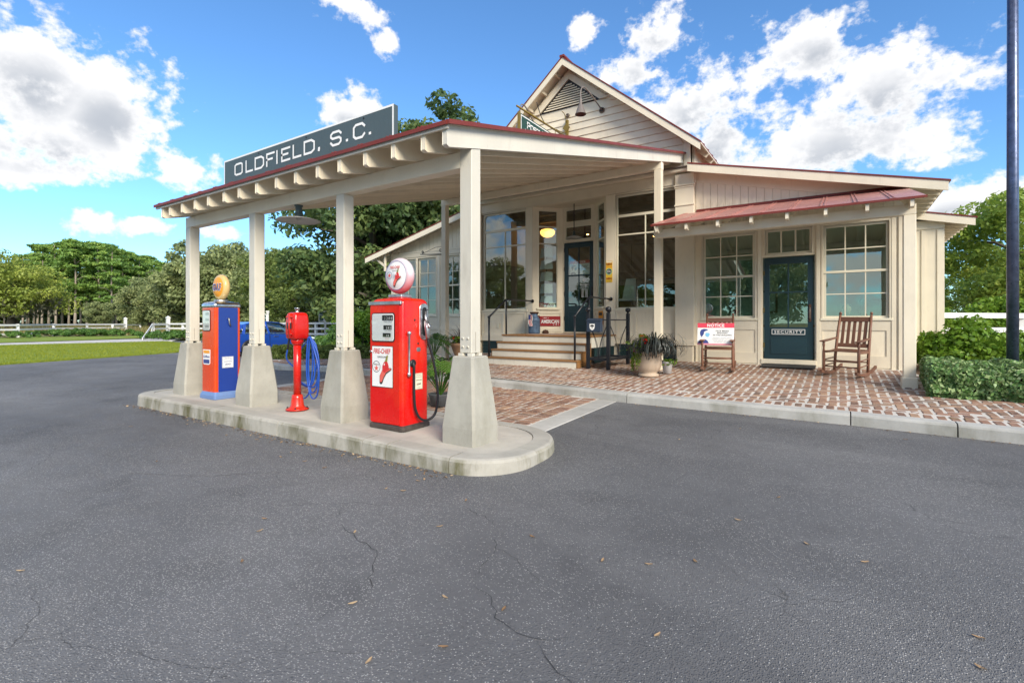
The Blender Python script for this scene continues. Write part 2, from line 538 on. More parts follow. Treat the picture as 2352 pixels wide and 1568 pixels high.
m_leaf('pecan_leaves', (0.0811, 0.159, 0.0265), (0.2434, 0.3577, 0.0477), (0.5029, 0.5697, 0.106))
m_leaf('shrub_leaves', (0.0375, 0.1063, 0.01), (0.1187, 0.2375, 0.0175), (0.25, 0.375, 0.0438))
m_leaf('hedge_leaves', (0.041, 0.1154, 0.0308), (0.1411, 0.2693, 0.077), (0.4874, 0.59, 0.2822), 0.2, 0.32)
m_leaf('boxwood_leaves', (0.046, 0.0828, 0.0184), (0.138, 0.1932, 0.0405), (0.276, 0.3312, 0.092))
m_leaf('juniper_needles', (0.0309, 0.0884, 0.0221), (0.084, 0.1878, 0.0398), (0.1768, 0.3094, 0.0663))
m_leaf('philodendron', (0.015, 0.055, 0.010), (0.045, 0.130, 0.020), (0.120, 0.230, 0.040), 0.25, 0.3)
m_leaf('dark_grass_blades', (0.0096, 0.0128, 0.0112), (0.028, 0.0336, 0.0304), (0.084, 0.092, 0.084), 0.15, 0.35)
m_leaf('burgundy_blades', (0.020, 0.009, 0.010), (0.050, 0.024, 0.026), (0.105, 0.075, 0.065), 0.15, 0.35)
m_leaf('lime_vine', (0.07, 0.15, 0.010), (0.17, 0.28, 0.020), (0.30, 0.40, 0.06))
m_leaf('caladium', (0.06, 0.10, 0.01), (0.12, 0.15, 0.02), (0.20, 0.22, 0.04))
m_leaf('red_petals', (0.5, 0.01, 0.01), (0.70, 0.02, 0.02), (0.8, 0.05, 0.04))
m_leaf('pink_petals', (0.6, 0.02, 0.20), (0.75, 0.03, 0.28), (0.8, 0.1, 0.4))
m_leaf('moss_beard', (0.10, 0.105, 0.070), (0.18, 0.18, 0.12), (0.27, 0.27, 0.19))
m_leaf('meadow_grass', (0.13, 0.125, 0.035), (0.22, 0.20, 0.065), (0.34, 0.30, 0.12))
m_leaf('lawn_blades', (0.1484, 0.1962, 0.0134), (0.2257, 0.2747, 0.0179), (0.3224, 0.3476, 0.0336))
m_leaf('dry_leaf', (0.16, 0.09, 0.045), (0.30, 0.19, 0.10), (0.50, 0.38, 0.24), 0.1, 0.6)

def m_ground(name, a, b, c, s=2.0):
    t = NT(name)
    p = t.pos()
    col = t.mix(t.remap(t.noise(s, 8, 0.65, p), 0.3, 0.7), a, b)
    col = t.mix(t.remap(t.noise(s * 0.13, 5, 0.6, p, stretch=(1, 2, 1)), 0.42, 0.7, 0, 0.7), col, c)
    t.set('Base Color', col)
    t.set('Roughness', 0.95)
    t.bump(t.noise(s * 12, 5, 0.7, p), 0.8, 0.03)
    MATS[name] = t.m
m_ground('lawn', (0.15, 0.22, 0.018), (0.20, 0.27, 0.022), (0.25, 0.30, 0.04), 1.6)
m_ground('meadow', (0.12, 0.12, 0.035), (0.20, 0.18, 0.06), (0.15, 0.17, 0.04), 0.8)
m_ground('mulch', (0.09, 0.05, 0.03), (0.15, 0.09, 0.05), (0.06, 0.04, 0.025), 6)

def m_glass(name, tint, boost=0.05):
    t = NT(name)
    tr = t.n.new('ShaderNodeBsdfTransparent')
    tr.inputs[0].default_value = (*tint, 1)
    gl = t.n.new('ShaderNodeBsdfGlossy')
    gl.inputs['Roughness'].default_value = 0.0
    gl.inputs['Color'].default_value = (0.95, 1, 0.98, 1)
    bp = t.n.new('ShaderNodeBump')
    bp.inputs['Strength'].default_value = 0.02
    bp.inputs['Distance'].default_value = 0.05
    t.l.new(t.noise(1.3, 2, 0.5), bp.inputs['Height'])
    t.l.new(bp.outputs[0], gl.inputs['Normal'])
    lw_ = t.n.new('ShaderNodeLayerWeight')
    lw_.inputs[0].default_value = 0.5
    ms = t.n.new('ShaderNodeMixShader')
    t.l.new(t.math('ADD', t.math('MULTIPLY', t.math('POWER', lw_.outputs['Facing'], 4.0), 1.0 - boost), boost, True), ms.inputs[0])
    t.l.new(tr.outputs[0], ms.inputs[1])
    t.l.new(gl.outputs[0], ms.inputs[2])
    t.l.new(ms.outputs[0], t.out.inputs[0])
    MATS[name] = t.m
m_glass('window_glass', (0.84, 0.89, 0.86), 0.11)
m_glass('office_glass', (0.72, 0.85, 0.79), 0.15)
m_glass('car_glass', (0.40, 0.48, 0.46), 0.22)
m_glass('jar_glass', (0.95, 0.96, 0.96), 0.05)

def m_emit(name, col, s):
    t = NT(name)
    t.set('Base Color', col)
    t.set('Emission Color', col)
    t.set('Emission Strength', s)
    MATS[name] = t.m
m_emit('amber_bowl', (1.0, 0.42, 0.09), 1.6)
m_emit('warm_bulb', (1.0, 0.42, 0.12), 14.0)

# ------------------------------------------------------------------ mesh helpers
WORLD = {}      # roots whose parts are written in world coordinates: root -> location

def tag(o, label=None, cat=None, group=None, kind=None):
    if label: o['label'] = label
    if cat: o['category'] = cat
    if group: o['group'] = group
    if kind: o['kind'] = kind
    return o

def thing(name, label, cat, loc=(0, 0, 0), rz=0.0, group=None, world=False):
    o = bpy.data.objects.new(name, None)
    o.empty_display_size = 0.2
    C.objects.link(o)
    o.location = loc
    o.rotation_euler = (0, 0, rz)
    tag(o, label, cat, group)
    if world:
        WORLD[o] = Vector(loc)
    return o

def root_of(o):
    while o.parent is not None:
        o = o.parent
    return o

class MB:
    def __init__(s):
        s.v = []
        s.f = []
        s.sm = []
    def add(s, vs, fs, smooth=False):
        b = len(s.v)
        s.v.extend([tuple(v) for v in vs])
        s.f.extend([tuple(b + i for i in f) for f in fs])
        s.sm.extend([smooth] * len(fs))
        return s
    def box(s, x0, x1, y0, y1, z0, z1):
        return s.hexa([(x0, y0, z0), (x1, y0, z0), (x1, y1, z0), (x0, y1, z0), (x0, y0, z1), (x1, y0, z1), (x1, y1, z1), (x0, y1, z1)])
    def cbox(s, c, d):
        return s.box(c[0] - d[0] / 2, c[0] + d[0] / 2, c[1] - d[1] / 2, c[1] + d[1] / 2, c[2] - d[2] / 2, c[2] + d[2] / 2)
    def hexa(s, p):
        return s.add(p, [(3, 2, 1, 0), (4, 5, 6, 7), (0, 1, 5, 4), (1, 2, 6, 5), (2, 3, 7, 6), (3, 0, 4, 7)])
    def bar(s, a, b, w, h, up=(0, 0, 1)):
        a = Vector(a); b = Vector(b)
        d = (b - a).normalized()
        u = Vector(up)
        r = d.cross(u)
        if r.length < 1e-5:
            r = d.cross(Vector((1, 0, 0)))
        r.normalize()
        u = r.cross(d).normalized()
        r = r * (w / 2); u = u * (h / 2)
        return s.hexa([a - r - u, a + r - u, b + r - u, b - r - u, a - r + u, a + r + u, b + r + u, b - r + u])
    def prism(s, poly, y0, y1, axis='y'):
        n = len(poly)
        if axis == 'y':
            vs = [(x, y0, z) for x, z in poly] + [(x, y1, z) for x, z in poly]
        elif axis == 'x':
            vs = [(y0, x, z) for x, z in poly] + [(y1, x, z) for x, z in poly]
        else:
            vs = [(x, z, y0) for x, z in poly] + [(x, z, y1) for x, z in poly]
        fs = [tuple(range(n)), tuple(range(2 * n - 1, n - 1, -1))]
        fs += [(i, (i + 1) % n, n + (i + 1) % n, n + i) for i in range(n)]
        return s.add(vs, fs)
    def tube(s, pts, r, n=8, cap=True, smooth=True):
        pts = [Vector(p) for p in pts]
        rs = r if isinstance(r, (list, tuple)) else [r] * len(pts)
        vs = []
        prev = None
        for i, p in enumerate(pts):
            d = (pts[min(i + 1, len(pts) - 1)] - pts[max(i - 1, 0)])
            d = d.normalized() if d.length > 1e-9 else Vector((0, 0, 1))
            if prev is None:
                a = Vector((0, 0, 1)) if abs(d.z) < 0.9 else Vector((1, 0, 0))
                u = d.cross(a).normalized()
            else:
                u = prev - d * prev.dot(d)
                u = u.normalized() if u.length > 1e-6 else d.orthogonal().normalized()
            prev = u
            w = d.cross(u)
            for k in range(n):
                t = 2 * PI * k / n
                vs.append(p + (u * math.cos(t) + w * math.sin(t)) * rs[i])
        fs = []
        for i in range(len(pts) - 1):
            for k in range(n):
                fs.append((i * n + k, i * n + (k + 1) % n, (i + 1) * n + (k + 1) % n, (i + 1) * n + k))
        if cap:
            fs.append(tuple(range(n - 1, -1, -1)))
            fs.append(tuple((len(pts) - 1) * n + k for k in range(n)))
        return s.add(vs, fs, smooth)
    def lathe(s, prof, c=(0, 0, 0), n=24, axis='z', smooth=True, wave=None):
        vs = []
        for j, (r, h) in enumerate(prof):
            for k in range(n):
                t = 2 * PI * k / n
                rr = r * (1 + (wave[0] * math.cos(wave[1] * t) if wave and j in wave[2] else 0))
                a, b = rr * math.cos(t), rr * math.sin(t)
                if axis == 'z': p = (c[0] + a, c[1] + b, c[2] + h)
                elif axis == 'y': p = (c[0] + a, c[1] + h, c[2] + b)
                else: p = (c[0] + h, c[1] + a, c[2] + b)
                vs.append(p)
        fs = []
        for i in range(len(prof) - 1):
            for k in range(n):
                q = (i * n + k, i * n + (k + 1) % n, (i + 1) * n + (k + 1) % n, (i + 1) * n + k)
                fs.append(q if axis != 'y' else q[::-1])
        if prof[0][0] > 1e-6: fs.append(tuple(range(n - 1, -1, -1)))
        if prof[-1][0] > 1e-6: fs.append(tuple((len(prof) - 1) * n + k for k in range(n)))
        return s.add(vs, fs, smooth)
    def sphere(s, c, r, n=16, m=10):
        rr = r if isinstance(r, (tuple, list)) else (r, r, r)
        prof = [(math.sin(PI * i / m), -math.cos(PI * i / m)) for i in range(m + 1)]
        b = len(s.v)
        s.lathe([(max(a, 1e-4), h) for a, h in prof], (0, 0, 0), n)
        for i in range(b, len(s.v)):
            v = s.v[i]
            s.v[i] = (c[0] + v[0] * rr[0], c[1] + v[1] * rr[1], c[2] + v[2] * rr[2])
        return s
    def build(s, name, mat, parent=None, bevel=0.0, seg=1, tone=None, autosmooth=False):
        me = bpy.data.meshes.new(name)
        off = Vector((0, 0, 0))
        if parent is not None:
            off = WORLD.get(root_of(parent), off)
        vs = [(v[0] - off[0], v[1] - off[1], v[2] - off[2]) for v in s.v]
        me.from_pydata(vs, [], s.f)
        me.polygons.foreach_set('use_smooth', s.sm)
        me.update()
        if tone is not None:
            at = me.attributes.new('tone', 'FLOAT', 'FACE')
            at.data.foreach_set('value', tone if hasattr(tone, '__len__') else [tone] * len(s.f))
        me.materials.append(MATS[mat])
        o = bpy.data.objects.new(name, me)
        C.objects.link(o)
        if parent is not None:
            o.parent = parent
        if bevel > 0:
            md = o.modifiers.new('bevel', 'BEVEL')
            md.width = bevel
            md.segments = seg
            md.limit_method = 'ANGLE'
            md.angle_limit = R(40)
        return o

def copy_tree(o, parent=None):
    c = o.copy()
    C.objects.link(c)
    c.parent = parent
    for ch in list(o.children):
        copy_tree(ch, c)
    return c

def part(name, mat, parent, x0, x1, y0, y1, z0, z1, bevel=0.0):
    return MB().box(x0, x1, y0, y1, z0, z1).build(name, mat, parent, bevel)

# ------------------------------------------------------------------ lettering
_txt = {}
def prepare_texts(items):
    tmp = []
    for key in items:
        s, off, sp, shear = (key if isinstance(key, tuple) else (key, 0.0, 1.0, 0.0))
        cu = bpy.data.curves.new('t', 'FONT')
        cu.body = s
        cu.resolution_u = 2
        cu.offset = off
        cu.space_character = sp
        cu.shear = shear
        o = bpy.data.objects.new('t', cu)
        C.objects.link(o)
        tmp.append((key, o))
    dg = bpy.context.evaluated_depsgraph_get()
    dg.update()
    for key, o in tmp:
        me = bpy.data.meshes.new_from_object(o.evaluated_get(dg))
        vs = [(v.co.x, v.co.y) for v in me.vertices]
        fs = [tuple(p.vertices) for p in me.polygons]
        x0 = min(v[0] for v in vs); x1 = max(v[0] for v in vs)
        y0 = min(v[1] for v in vs); y1 = max(v[1] for v in vs)
        _txt[key] = ([((a - x0) / (x1 - x0), (b - y0) / (y1 - y0)) for a, b in vs], fs, (x1 - x0) / (y1 - y0))
        bpy.data.meshes.remove(me)
        cu = o.data
        bpy.data.objects.remove(o)
        bpy.data.curves.remove(cu)

class Plane2D:
    """a flat surface: centre, right vector, up vector and outward normal"""
    def __init__(s, o, right, up):
        s.o = Vector(o); s.r = Vector(right).normalized(); s.u = Vector(up).normalized()
        s.n = s.r.cross(s.u).normalized()
    def pt(s, a, b, d=0.002):
        return s.o + s.r * a + s.u * b + s.n * d
    def poly(s, mb, pts, d=0.002):
        mb.add([s.pt(a, b, d) for a, b in pts], [tuple(range(len(pts)))])
    def rect(s, mb, x0, x1, y0, y1, d=0.002):
        s.poly(mb, [(x0, y0), (x1, y0), (x1, y1), (x0, y1)], d)
    def disc(s, mb, cx, cy, r, d=0.002, n=32, ry=None):
        s.poly(mb, [(cx + r * math.cos(2 * PI * k / n), cy + (ry or r) * math.sin(2 * PI * k / n)) for k in range(n)], d)
    def ring(s, mb, cx, cy, r0, r1, d=0.002, n=32):
        vs = []
        for k in range(n):
            t = 2 * PI * k / n
            vs += [s.pt(cx + r0 * math.cos(t), cy + r0 * math.sin(t), d), s.pt(cx + r1 * math.cos(t), cy + r1 * math.sin(t), d)]
        mb.add(vs, [(2 * k, 2 * k + 1, (2 * k + 3) % (2 * n), (2 * k + 2) % (2 * n)) for k in range(n)])
    def star(s, mb, cx, cy, r, d=0.002):
        p = [(cx + (r if k % 2 == 0 else r * 0.40) * math.sin(PI * k / 5), cy + (r if k % 2 == 0 else r * 0.40) * math.cos(PI * k / 5)) for k in range(10)]
        mb.add([s.pt(cx, cy, d)] + [s.pt(a, b, d) for a, b in p], [(0, 1 + (k + 1) % 10, 1 + k) for k in range(10)])
    def text(s, mb, key, cx, cy, h=None, w=None, d=0.003):
        vs, fs, asp = _txt[key]
        if w is None: w = h * asp
        if h is None: h = w / asp
        mb.add([s.pt(cx + (a - 0.5) * w, cy + (b - 0.5) * h, d) for a, b in vs], fs)
    def frame(s, mb, x0, x1, y0, y1, t, d=0.002):
        s.rect(mb, x0, x1, y0, y0 + t, d); s.rect(mb, x0, x1, y1 - t, y1, d)
        s.rect(mb, x0, x0 + t, y0 + t, y1 - t, d); s.rect(mb, x1 - t, x1, y0 + t, y1 - t, d)

B_ = lambda s, o=0.012, sp=1.05, sh=0.0: (s, o, sp, sh)
TX = dict(fire=B_('FIRE-CHIEF', .015, .98, .15), gas=B_('GASOLINE', .012, 1.1), tex=B_('TEXACO', .01), lead1=B_('FOR USE AS A', .006), lead2=B_('MOTOR FUEL ONLY', .006),
          lead3=B_('CONTAINS', .016), lead4=B_('LEAD', .024), lead5=B_('(TETRAETHYL)', .004), gulf=B_('GULF', .035, 1.0), gulftane=B_('Gulftane', .012, 1.0, .3),
          notice=B_('NOTICE', .035, 1.1), n1=B_('FACE MASKS', .014, 1.15), n2=B_('REQUIRED', .014, 1.15), n3=B_('IN THIS BUILDING', .014, 1.15),
          n4=B_('PROPERLY WORN MASKS', .0, 1.2), n5=B_('SHOULD COVER THE FACE', .0, 1.2), n6=B_('FROM ABOVE THE NOSE', .0, 1.2), n7=B_('TO BELOW THE CHIN.', .0, 1.2),
          sec=B_('SECURITY', .012, 1.25), tru=B_('Tru', .03, .95, .25), ade=B_('Ade', .03, .95, .25), buy=B_('BUY', .02), amer=B_('AMERICAN', .022, .95), nehi=B_('NEHI', .03, 1.0), c17=B_('17c', .03, .9), taste=B_('Tastes Better', .006), drink=B_('DRINK', .006), old=B_('OLDFIELD', .02, 1.0),
          d1=B_('1 2 8 8', .0, 1.0), d2=B_('2 8 5', .0, 1.0), d3=B_('4 8', .0, 1.0), tsale=B_('THIS SALE', .0), gals=B_('GALLONS', .0), pump=B_('REGULAR', .0))
prepare_texts(TX.values())

GL = {'O': [[(0.18, 0), (0.82, 0), (1, .12), (1, .88), (.82, 1), (.18, 1), (0, .88), (0, .12), (.18, 0)]],
      'L': [[(0, 1), (0, 0), (1, 0)]], 'D': [[(0, 0), (.72, 0), (1, .2), (1, .8), (.72, 1), (0, 1), (0, 0)]],
      'F': [[(0, 0), (0, 1), (1, 1)], [(0, .52), (.75, .52)]], 'I': [[(.5, 0), (.5, 1)]],
      'E': [[(1, 0), (0, 0), (0, 1), (1, 1)], [(0, .52), (.75, .52)]],
      'S': [[(0, .2), (.2, 0), (.8, 0), (1, .18), (1, .38), (.82, .52), (.18, .52), (0, .66), (0, .84), (.2, 1), (.8, 1), (1, .82)]],
      'C': [[(1, .2), (.8, 0), (.2, 0), (0, .18), (0, .82), (.2, 1), (.8, 1), (1, .8)]],
      'P': [[(0, 0), (0, 1), (.8, 1), (1, .85), (1, .6), (.8, .45), (0, .45)]], 'T': [[(.5, 0), (.5, 1)], [(0, 1), (1, 1)]],
      '.': [[(.5, 0), (.5, .1)]], ',': [[(.6, .14), (.6, .02), (.4, -.14)]]}
def stroke(mb, pl, ch, x0, x1, y0, y1, w, d=0.003):
    for line in GL[ch]:
        p = [Vector((x0 + a * (x1 - x0), y0 + b * (y1 - y0))) for a, b in line]
        closed = (p[0] - p[-1]).length < 1e-6
        if closed: p = p[:-1]
        n = len(p)
        L, Rr = [], []
        for i in range(n):
            a = p[i - 1] if (i > 0 or closed) else None
            b = p[(i + 1) % n] if (i < n - 1 or closed) else None
            d1 = (p[i] - a).normalized() if a is not None else (b - p[i]).normalized()
            d2 = (b - p[i]).normalized() if b is not None else d1
            t = (d1 + d2).normalized()
            nn = Vector((-t.y, t.x))
            k = (w / 2) / max(0.35, nn.dot(Vector((-d1.y, d1.x))))
            e = Vector((0, 0))
            if a is None: e = -d2 * w / 2 if ch not in '.,' else e
            if b is None: e = d1 * w / 2 if ch not in '.,' else e
            L.append(p[i] + nn * k + e); Rr.append(p[i] - nn * k + e)
        m = n if closed else n - 1
        for i in range(m):
            j = (i + 1) % n
            mb.add([pl.pt(*L[i], d), pl.pt(*Rr[i], d), pl.pt(*Rr[j], d), pl.pt(*L[j], d)], [(0, 1, 2, 3)])

# ------------------------------------------------------------------ leaves
def leaf_mesh(name, mat, centers, normals, size, tone, aspect=1.8, jitter=0.9, fold=0.25):
    """many small folded leaves: one bent quad pair each"""
    n = len(centers)
    c = np.asarray(centers, float)
    nr = np.asarray(normals, float) + rng.normal(0, jitter, (n, 3))
    nr /= np.linalg.norm(nr, axis=1, keepdims=True) + 1e-9
    t = rng.normal(0, 1, (n, 3))
    t -= (t * nr).sum(1, keepdims=True) * nr
    t /= np.linalg.norm(t, axis=1, keepdims=True) + 1e-9
    b = np.cross(nr, t)
    sz = (np.asarray(size) * np.ones(n) * rng.uniform(0.65, 1.35, n))[:, None]
    l = t * sz * aspect * 0.5
    w = b * sz * 0.5
    dn = nr * sz * fold * 0.5
    v = np.stack([c - l, c + w - dn * 0.2 + dn, c + l - dn, c - w + dn * 0.8], 1).reshape(-1, 3)
    me = bpy.data.meshes.new(name)
    me.vertices.add(4 * n)
    me.vertices.foreach_set('co', v.ravel())
    me.loops.add(4 * n)
    me.loops.foreach_set('vertex_index', np.arange(4 * n, dtype=np.int32))
    me.polygons.add(n)
    me.polygons.foreach_set('loop_start', np.arange(0, 4 * n, 4, dtype=np.int32))
    me.update(calc_edges=True)
    at = me.attributes.new('tone', 'FLOAT', 'FACE')
    at.data.foreach_set('value', np.clip(tone, 0, 1).astype(np.float32))
    me.materials.append(MATS[mat])
    return me

def sph(n):
    d = rng.normal(0, 1, (n, 3))
    return d / (np.linalg.norm(d, axis=1, keepdims=True) + 1e-9)

def crown(clumps, per, rad, size, flat=0.75, aspect=1.8):
    """clumps: (k,3) centres with per leaves each; returns centres, normals, tone"""
    k = len(clumps)
    base = rng.uniform(0.2, 0.8, k)
    cs, ns, ts = [], [], []
    rad = np.asarray(rad) * np.ones(k)
    for i in range(k):
        d = sph(per)
        r = rng.uniform(0.35, 1.0, per) ** 0.6
        off = d * r[:, None] * rad[i]
        off[:, 2] *= flat
        cs.append(clumps[i] + off)
        nn = d.copy(); nn[:, 2] += 0.5
        ns.append(nn)
        ts.append(base[i] * 0.55 + 0.22 + rng.normal(0, 0.16, per))
    return np.concatenate(cs), np.concatenate(ns), np.concatenate(ts)

def meshobj(name, me, parent=None, loc=None):
    o = bpy.data.objects.new(name, me)
    C.objects.link(o)
    if parent is not None: o.parent = parent
    if loc is not None: o.location = loc
    return o

# ================================================================== the ground
def zg(y, x=0.0):
    return 0.023 * (min(max(y, -8.0), 7.2) - 3.2) * (1.0 - min(max((-12.0 - x) / 7.0, 0.0), 1.0))
def sz(y):
    return 0.215 + 0.043 * (y - 6.9)
def zi(x):
    return 0.13 + 0.035 * min(max((-2.9 - x) / 2.0, 0.0), 1.0)

def sheet(name, pts, zf, mat, kind='structure', thick=0.0):
    mb = MB()
    n = len(pts)
    vs = [(x, y, zf(x, y)) for x, y in pts]
    fs = [tuple(range(n))]
    if thick:
        vs += [(x, y, zf(x, y) - thick) for x, y in pts]
        fs += [(i, n + i, n + (i + 1) % n, (i + 1) % n) for i in range(n)]
    mb.add(vs, fs)
    return tag(mb.build(name, mat), kind=kind)

mb = MB()
N = 48
mb.add([(900 * math.cos(2 * PI * k / N), 900 * math.sin(2 * PI * k / N), -0.5) for k in range(N)], [tuple(range(N))])
tag(mb.build('terrain', 'meadow'), kind='structure')
mb = MB()
ys = [-60, -8, 0, 3.2, 7.2, 24]
xs = (-36.5, -19, -12, 50)
vs = [(x, y, zg(y, x)) for y in ys for x in xs]
mb.add(vs, [(4 * i + k, 4 * i + k + 1, 4 * i + k + 5, 4 * i + k + 4) for i in range(len(ys) - 1) for k in range(3)])
asphalt = tag(mb.build('asphalt_road', 'asphalt'), kind='structure')
LAWN = [(-15, -40), (-18.2, -8), (-19.7, 0), (-20.4, 3.9), (-21.36, 6.2), (-22.7, 9.5), (-25, 12.0), (-30, 13.4), (-36.4, 14.6), (-36.6, 11.3), (-37.4, 7.2), (-38.5, 0), (-42, -40)]
sheet('lawn', LAWN, lambda x, y: zg(y, x) + 0.035, 'lawn', thick=0.1)
PATH = [(-36.4, 15.0), (-36.6, 11.3), (-37.4, 7.2), (-38.5, 0), (-42, -40), (-47, -40), (-43.0, 0), (-41.8, 8), (-43.5, 13), (-46, 17.5), (-40, 17.0)]
sheet('path', PATH, lambda x, y: zg(y, x) + 0.03, 'path_concrete', thick=0.1)
sheet('verge', [(-47, -40), (-43.0, 0), (-41.8, 8), (-43.5, 13), (-46, 17.4), (-52, 19), (-56, 10), (-54, -40)], lambda x, y: 0.05, 'lawn', thick=0.1)
sheet('meadow', [(-41.0, -60), (-41, 8), (-42.5, 13), (-44, 17.2), (-36.4, 17.0), (-36.4, 24), (-10, 24), (-10, 140), (-220, 140), (-220, -60)], lambda x, y: 0.03, 'meadow', thick=0.4)
sheet('planting_bed', [(0.99, 8.45), (6, 8.2), (40, 8.2), (40, 60), (-9, 60), (-9, 20), (1.9, 20), (1.9, 13.8), (0.99, 13.8)], lambda x, y: 0.27 if y < 9 else 0.33, 'mulch', thick=0.4)
sheet('shrub_bed', [(-25, 14.0), (-14.5, 9.6), (-12.9, 8.6), (-8.7, 8.95), (-8.7, 11.3), (-12, 11.3), (-12, 24), (-36, 24)], lambda x, y: 0.20, 'mulch', thick=0.3)

# ------------------------------------------------------------------ asphalt cracks
def ground_ribbon(name, pts, w, mat, dz=0.004):
    mb = MB()
    pts2 = []
    for i in range(len(pts) - 1):
        a, b = Vector(pts[i]), Vector(pts[i + 1])
        k = max(2, int((b - a).length / 0.035))
        for j in range(k):
            p = a.lerp(b, j / k)
            pts2.append(p + Vector((random.gauss(0, 0.010), random.gauss(0, 0.010))))
    pts2.append(Vector(pts[-1]))
    L = []
    for i, p in enumerate(pts2):
        d = (pts2[min(i + 1, len(pts2) - 1)] - pts2[max(0, i - 1)]).normalized()
        nn = Vector((-d.y, d.x)) * w * random.uniform(0.15, 1.0) * 0.5 * min(1, i / 4, (len(pts2) - 1 - i) / 4 + 0.05)
        L += [(p.x + nn.x, p.y + nn.y, zg(p.y) + dz), (p.x - nn.x, p.y - nn.y, zg(p.y) + dz)]
    mb.add(L, [(2 * i, 2 * i + 1, 2 * i + 3, 2 * i + 2) for i in range(len(pts2) - 1)])
    return mb.build(name, mat, asphalt)
paint('scuff_grey', (0.19, 0.19, 0.19), 0.95, 0.0, wood=False)
paint('crack_dark', (0.035, 0.035, 0.037), 0.95, 0.0, wood=False)
CR = [[(-1.51, 1.93), (-1.36, 1.88), (-1.27, 1.80), (-1.15, 1.74), (-1.02, 1.72), (-0.97, 1.76), (-0.90, 1.83)],
      [(-1.62, 2.3), (-1.56, 2.12), (-1.51, 1.93)], [(-1.02, 1.72), (-0.86, 1.62), (-0.70, 1.58), (-0.58, 1.49), (-0.48, 1.44)], [(-0.70, 1.58), (-0.66, 1.66), (-0.58, 1.70)],
      [(-2.66, 2.05), (-2.58, 2.0), (-2.46, 1.98), (-2.37, 1.94), (-2.24, 1.94), (-2.10, 1.86), (-2.02, 1.76), (-1.93, 1.68), (-1.86, 1.55)],
      [(-2.9, 2.25), (-2.74, 2.1), (-2.66, 2.05)], [(-0.10, 1.87), (-0.18, 1.80), (-0.14, 1.72), (0.0, 1.68)], [(-0.26, 1.95), (-0.18, 1.80)],
      [(-2.2, 2.72), (-2.05, 2.62), (-1.9, 2.6), (-1.75, 2.5)], [(-2.0, 2.86), (-1.96, 2.74), (-1.93, 2.66)], [(-0.48, 1.44), (-0.40, 1.34), (-0.30, 1.28)],
      [(-1.86, 1.55), (-1.9, 1.42), (-1.88, 1.3)], [(-1.75, 2.5), (-1.62, 2.3), (-1.45, 2.25), (-1.2, 2.1)]]
for c in CR:
    ground_ribbon('crack', c, 0.0045, 'crack_dark')
for c in [[(-5.2, 1.7), (-4.4, 2.05), (-4.05, 2.35), (-3.9, 2.5)]]:
    ground_ribbon('scuff_line', c, 0.012, 'scuff_grey')

# ------------------------------------------------------------------ brick walk with its kerb
KERB = [(-13.6, 9.2), (-13.35, 8.2), (-12.9, 7.5), (-12.2, 7.12), (-11.4, 7.02), (-10.2, 7.32), (-8.0, 7.40), (-5.2, 7.27), (-2.55, 6.93), (0.12, 6.82), (1.5, 6.67), (3.4, 6.48), (5.5, 6.25)]
def kerb_y(x):
    for (x0, y0), (x1, y1) in zip(KERB, KERB[1:]):
        if x0 <= x <= x1:
            return y0 + (y1 - y0) * (x - x0) / (x1 - x0)
    return KERB[-1][1]
KW = 0.16
mb = MB()
xs = [-13.3, -12.9, -12.2, -11.4, -10.2, -8.7, -8.0, -5.2, -2.55, 0.12, 0.98, 1.5, 3.4, 5.5]
vs = []
for x in xs:
    ya = kerb_y(x) + KW - 0.02
    yb = 11.25 if -8.8 < x < 1.0 else (9.4 if x < -8 else 9.0)
    if x < -12: yb = 8.6
    vs += [(x, ya, sz(ya)), (x, yb, sz(yb)), (x, ya, sz(ya) - 0.3), (x, yb, sz(yb) - 0.3)]
fs = []
for i in range(len(xs) - 1):
    a, b = 4 * i, 4 * i + 4
    fs += [(a, b, b + 1, a + 1), (a + 1, b + 1, b + 3, a + 3)]
mb.add(vs, fs)
sidewalk = tag(mb.build('sidewalk', 'mortar'), kind='structure')

def kerb_piece(x0, x1):
    pts = [x0] + [p[0] for p in KERB if x0 + 0.05 < p[0] < x1 - 0.05] + [x1]
    mb = MB()
    vs = []
    for x in pts:
        y = kerb_y(x)
        zt = 0.215 + random.uniform(-0.002, 0.002)
        zb = zg(y) - 0.12
        vs += [(x, y - 0.012, zb), (x, y, zt - 0.03), (x, y + 0.012, zt - 0.008), (x, y + 0.035, zt), (x, y + KW, zt + 0.006), (x, y + KW, zb)]
    n = 6
    fs = []
    for i in range(len(pts) - 1):
        for k in range(n):
            fs.append((n * i + k, n * i + n + k, n * i + n + (k + 1) % n, n * i + (k + 1) % n))
    fs += [tuple(range(n)), tuple(n * (len(pts) - 1) + k for k in range(n - 1, -1, -1))]
    mb.add(vs, fs)
    return mb.build('kerb_stone', 'walk_kerb_concrete', sidewalk)
joints = [-13.6, -12.9, -10.9, -9.55, -7.7, -5.15, -2.56, 0.12, 1.02, 3.2, 5.5]
for a, b in zip(joints, joints[1:]):
    kerb_piece(a + 0.006, b - 0.006)

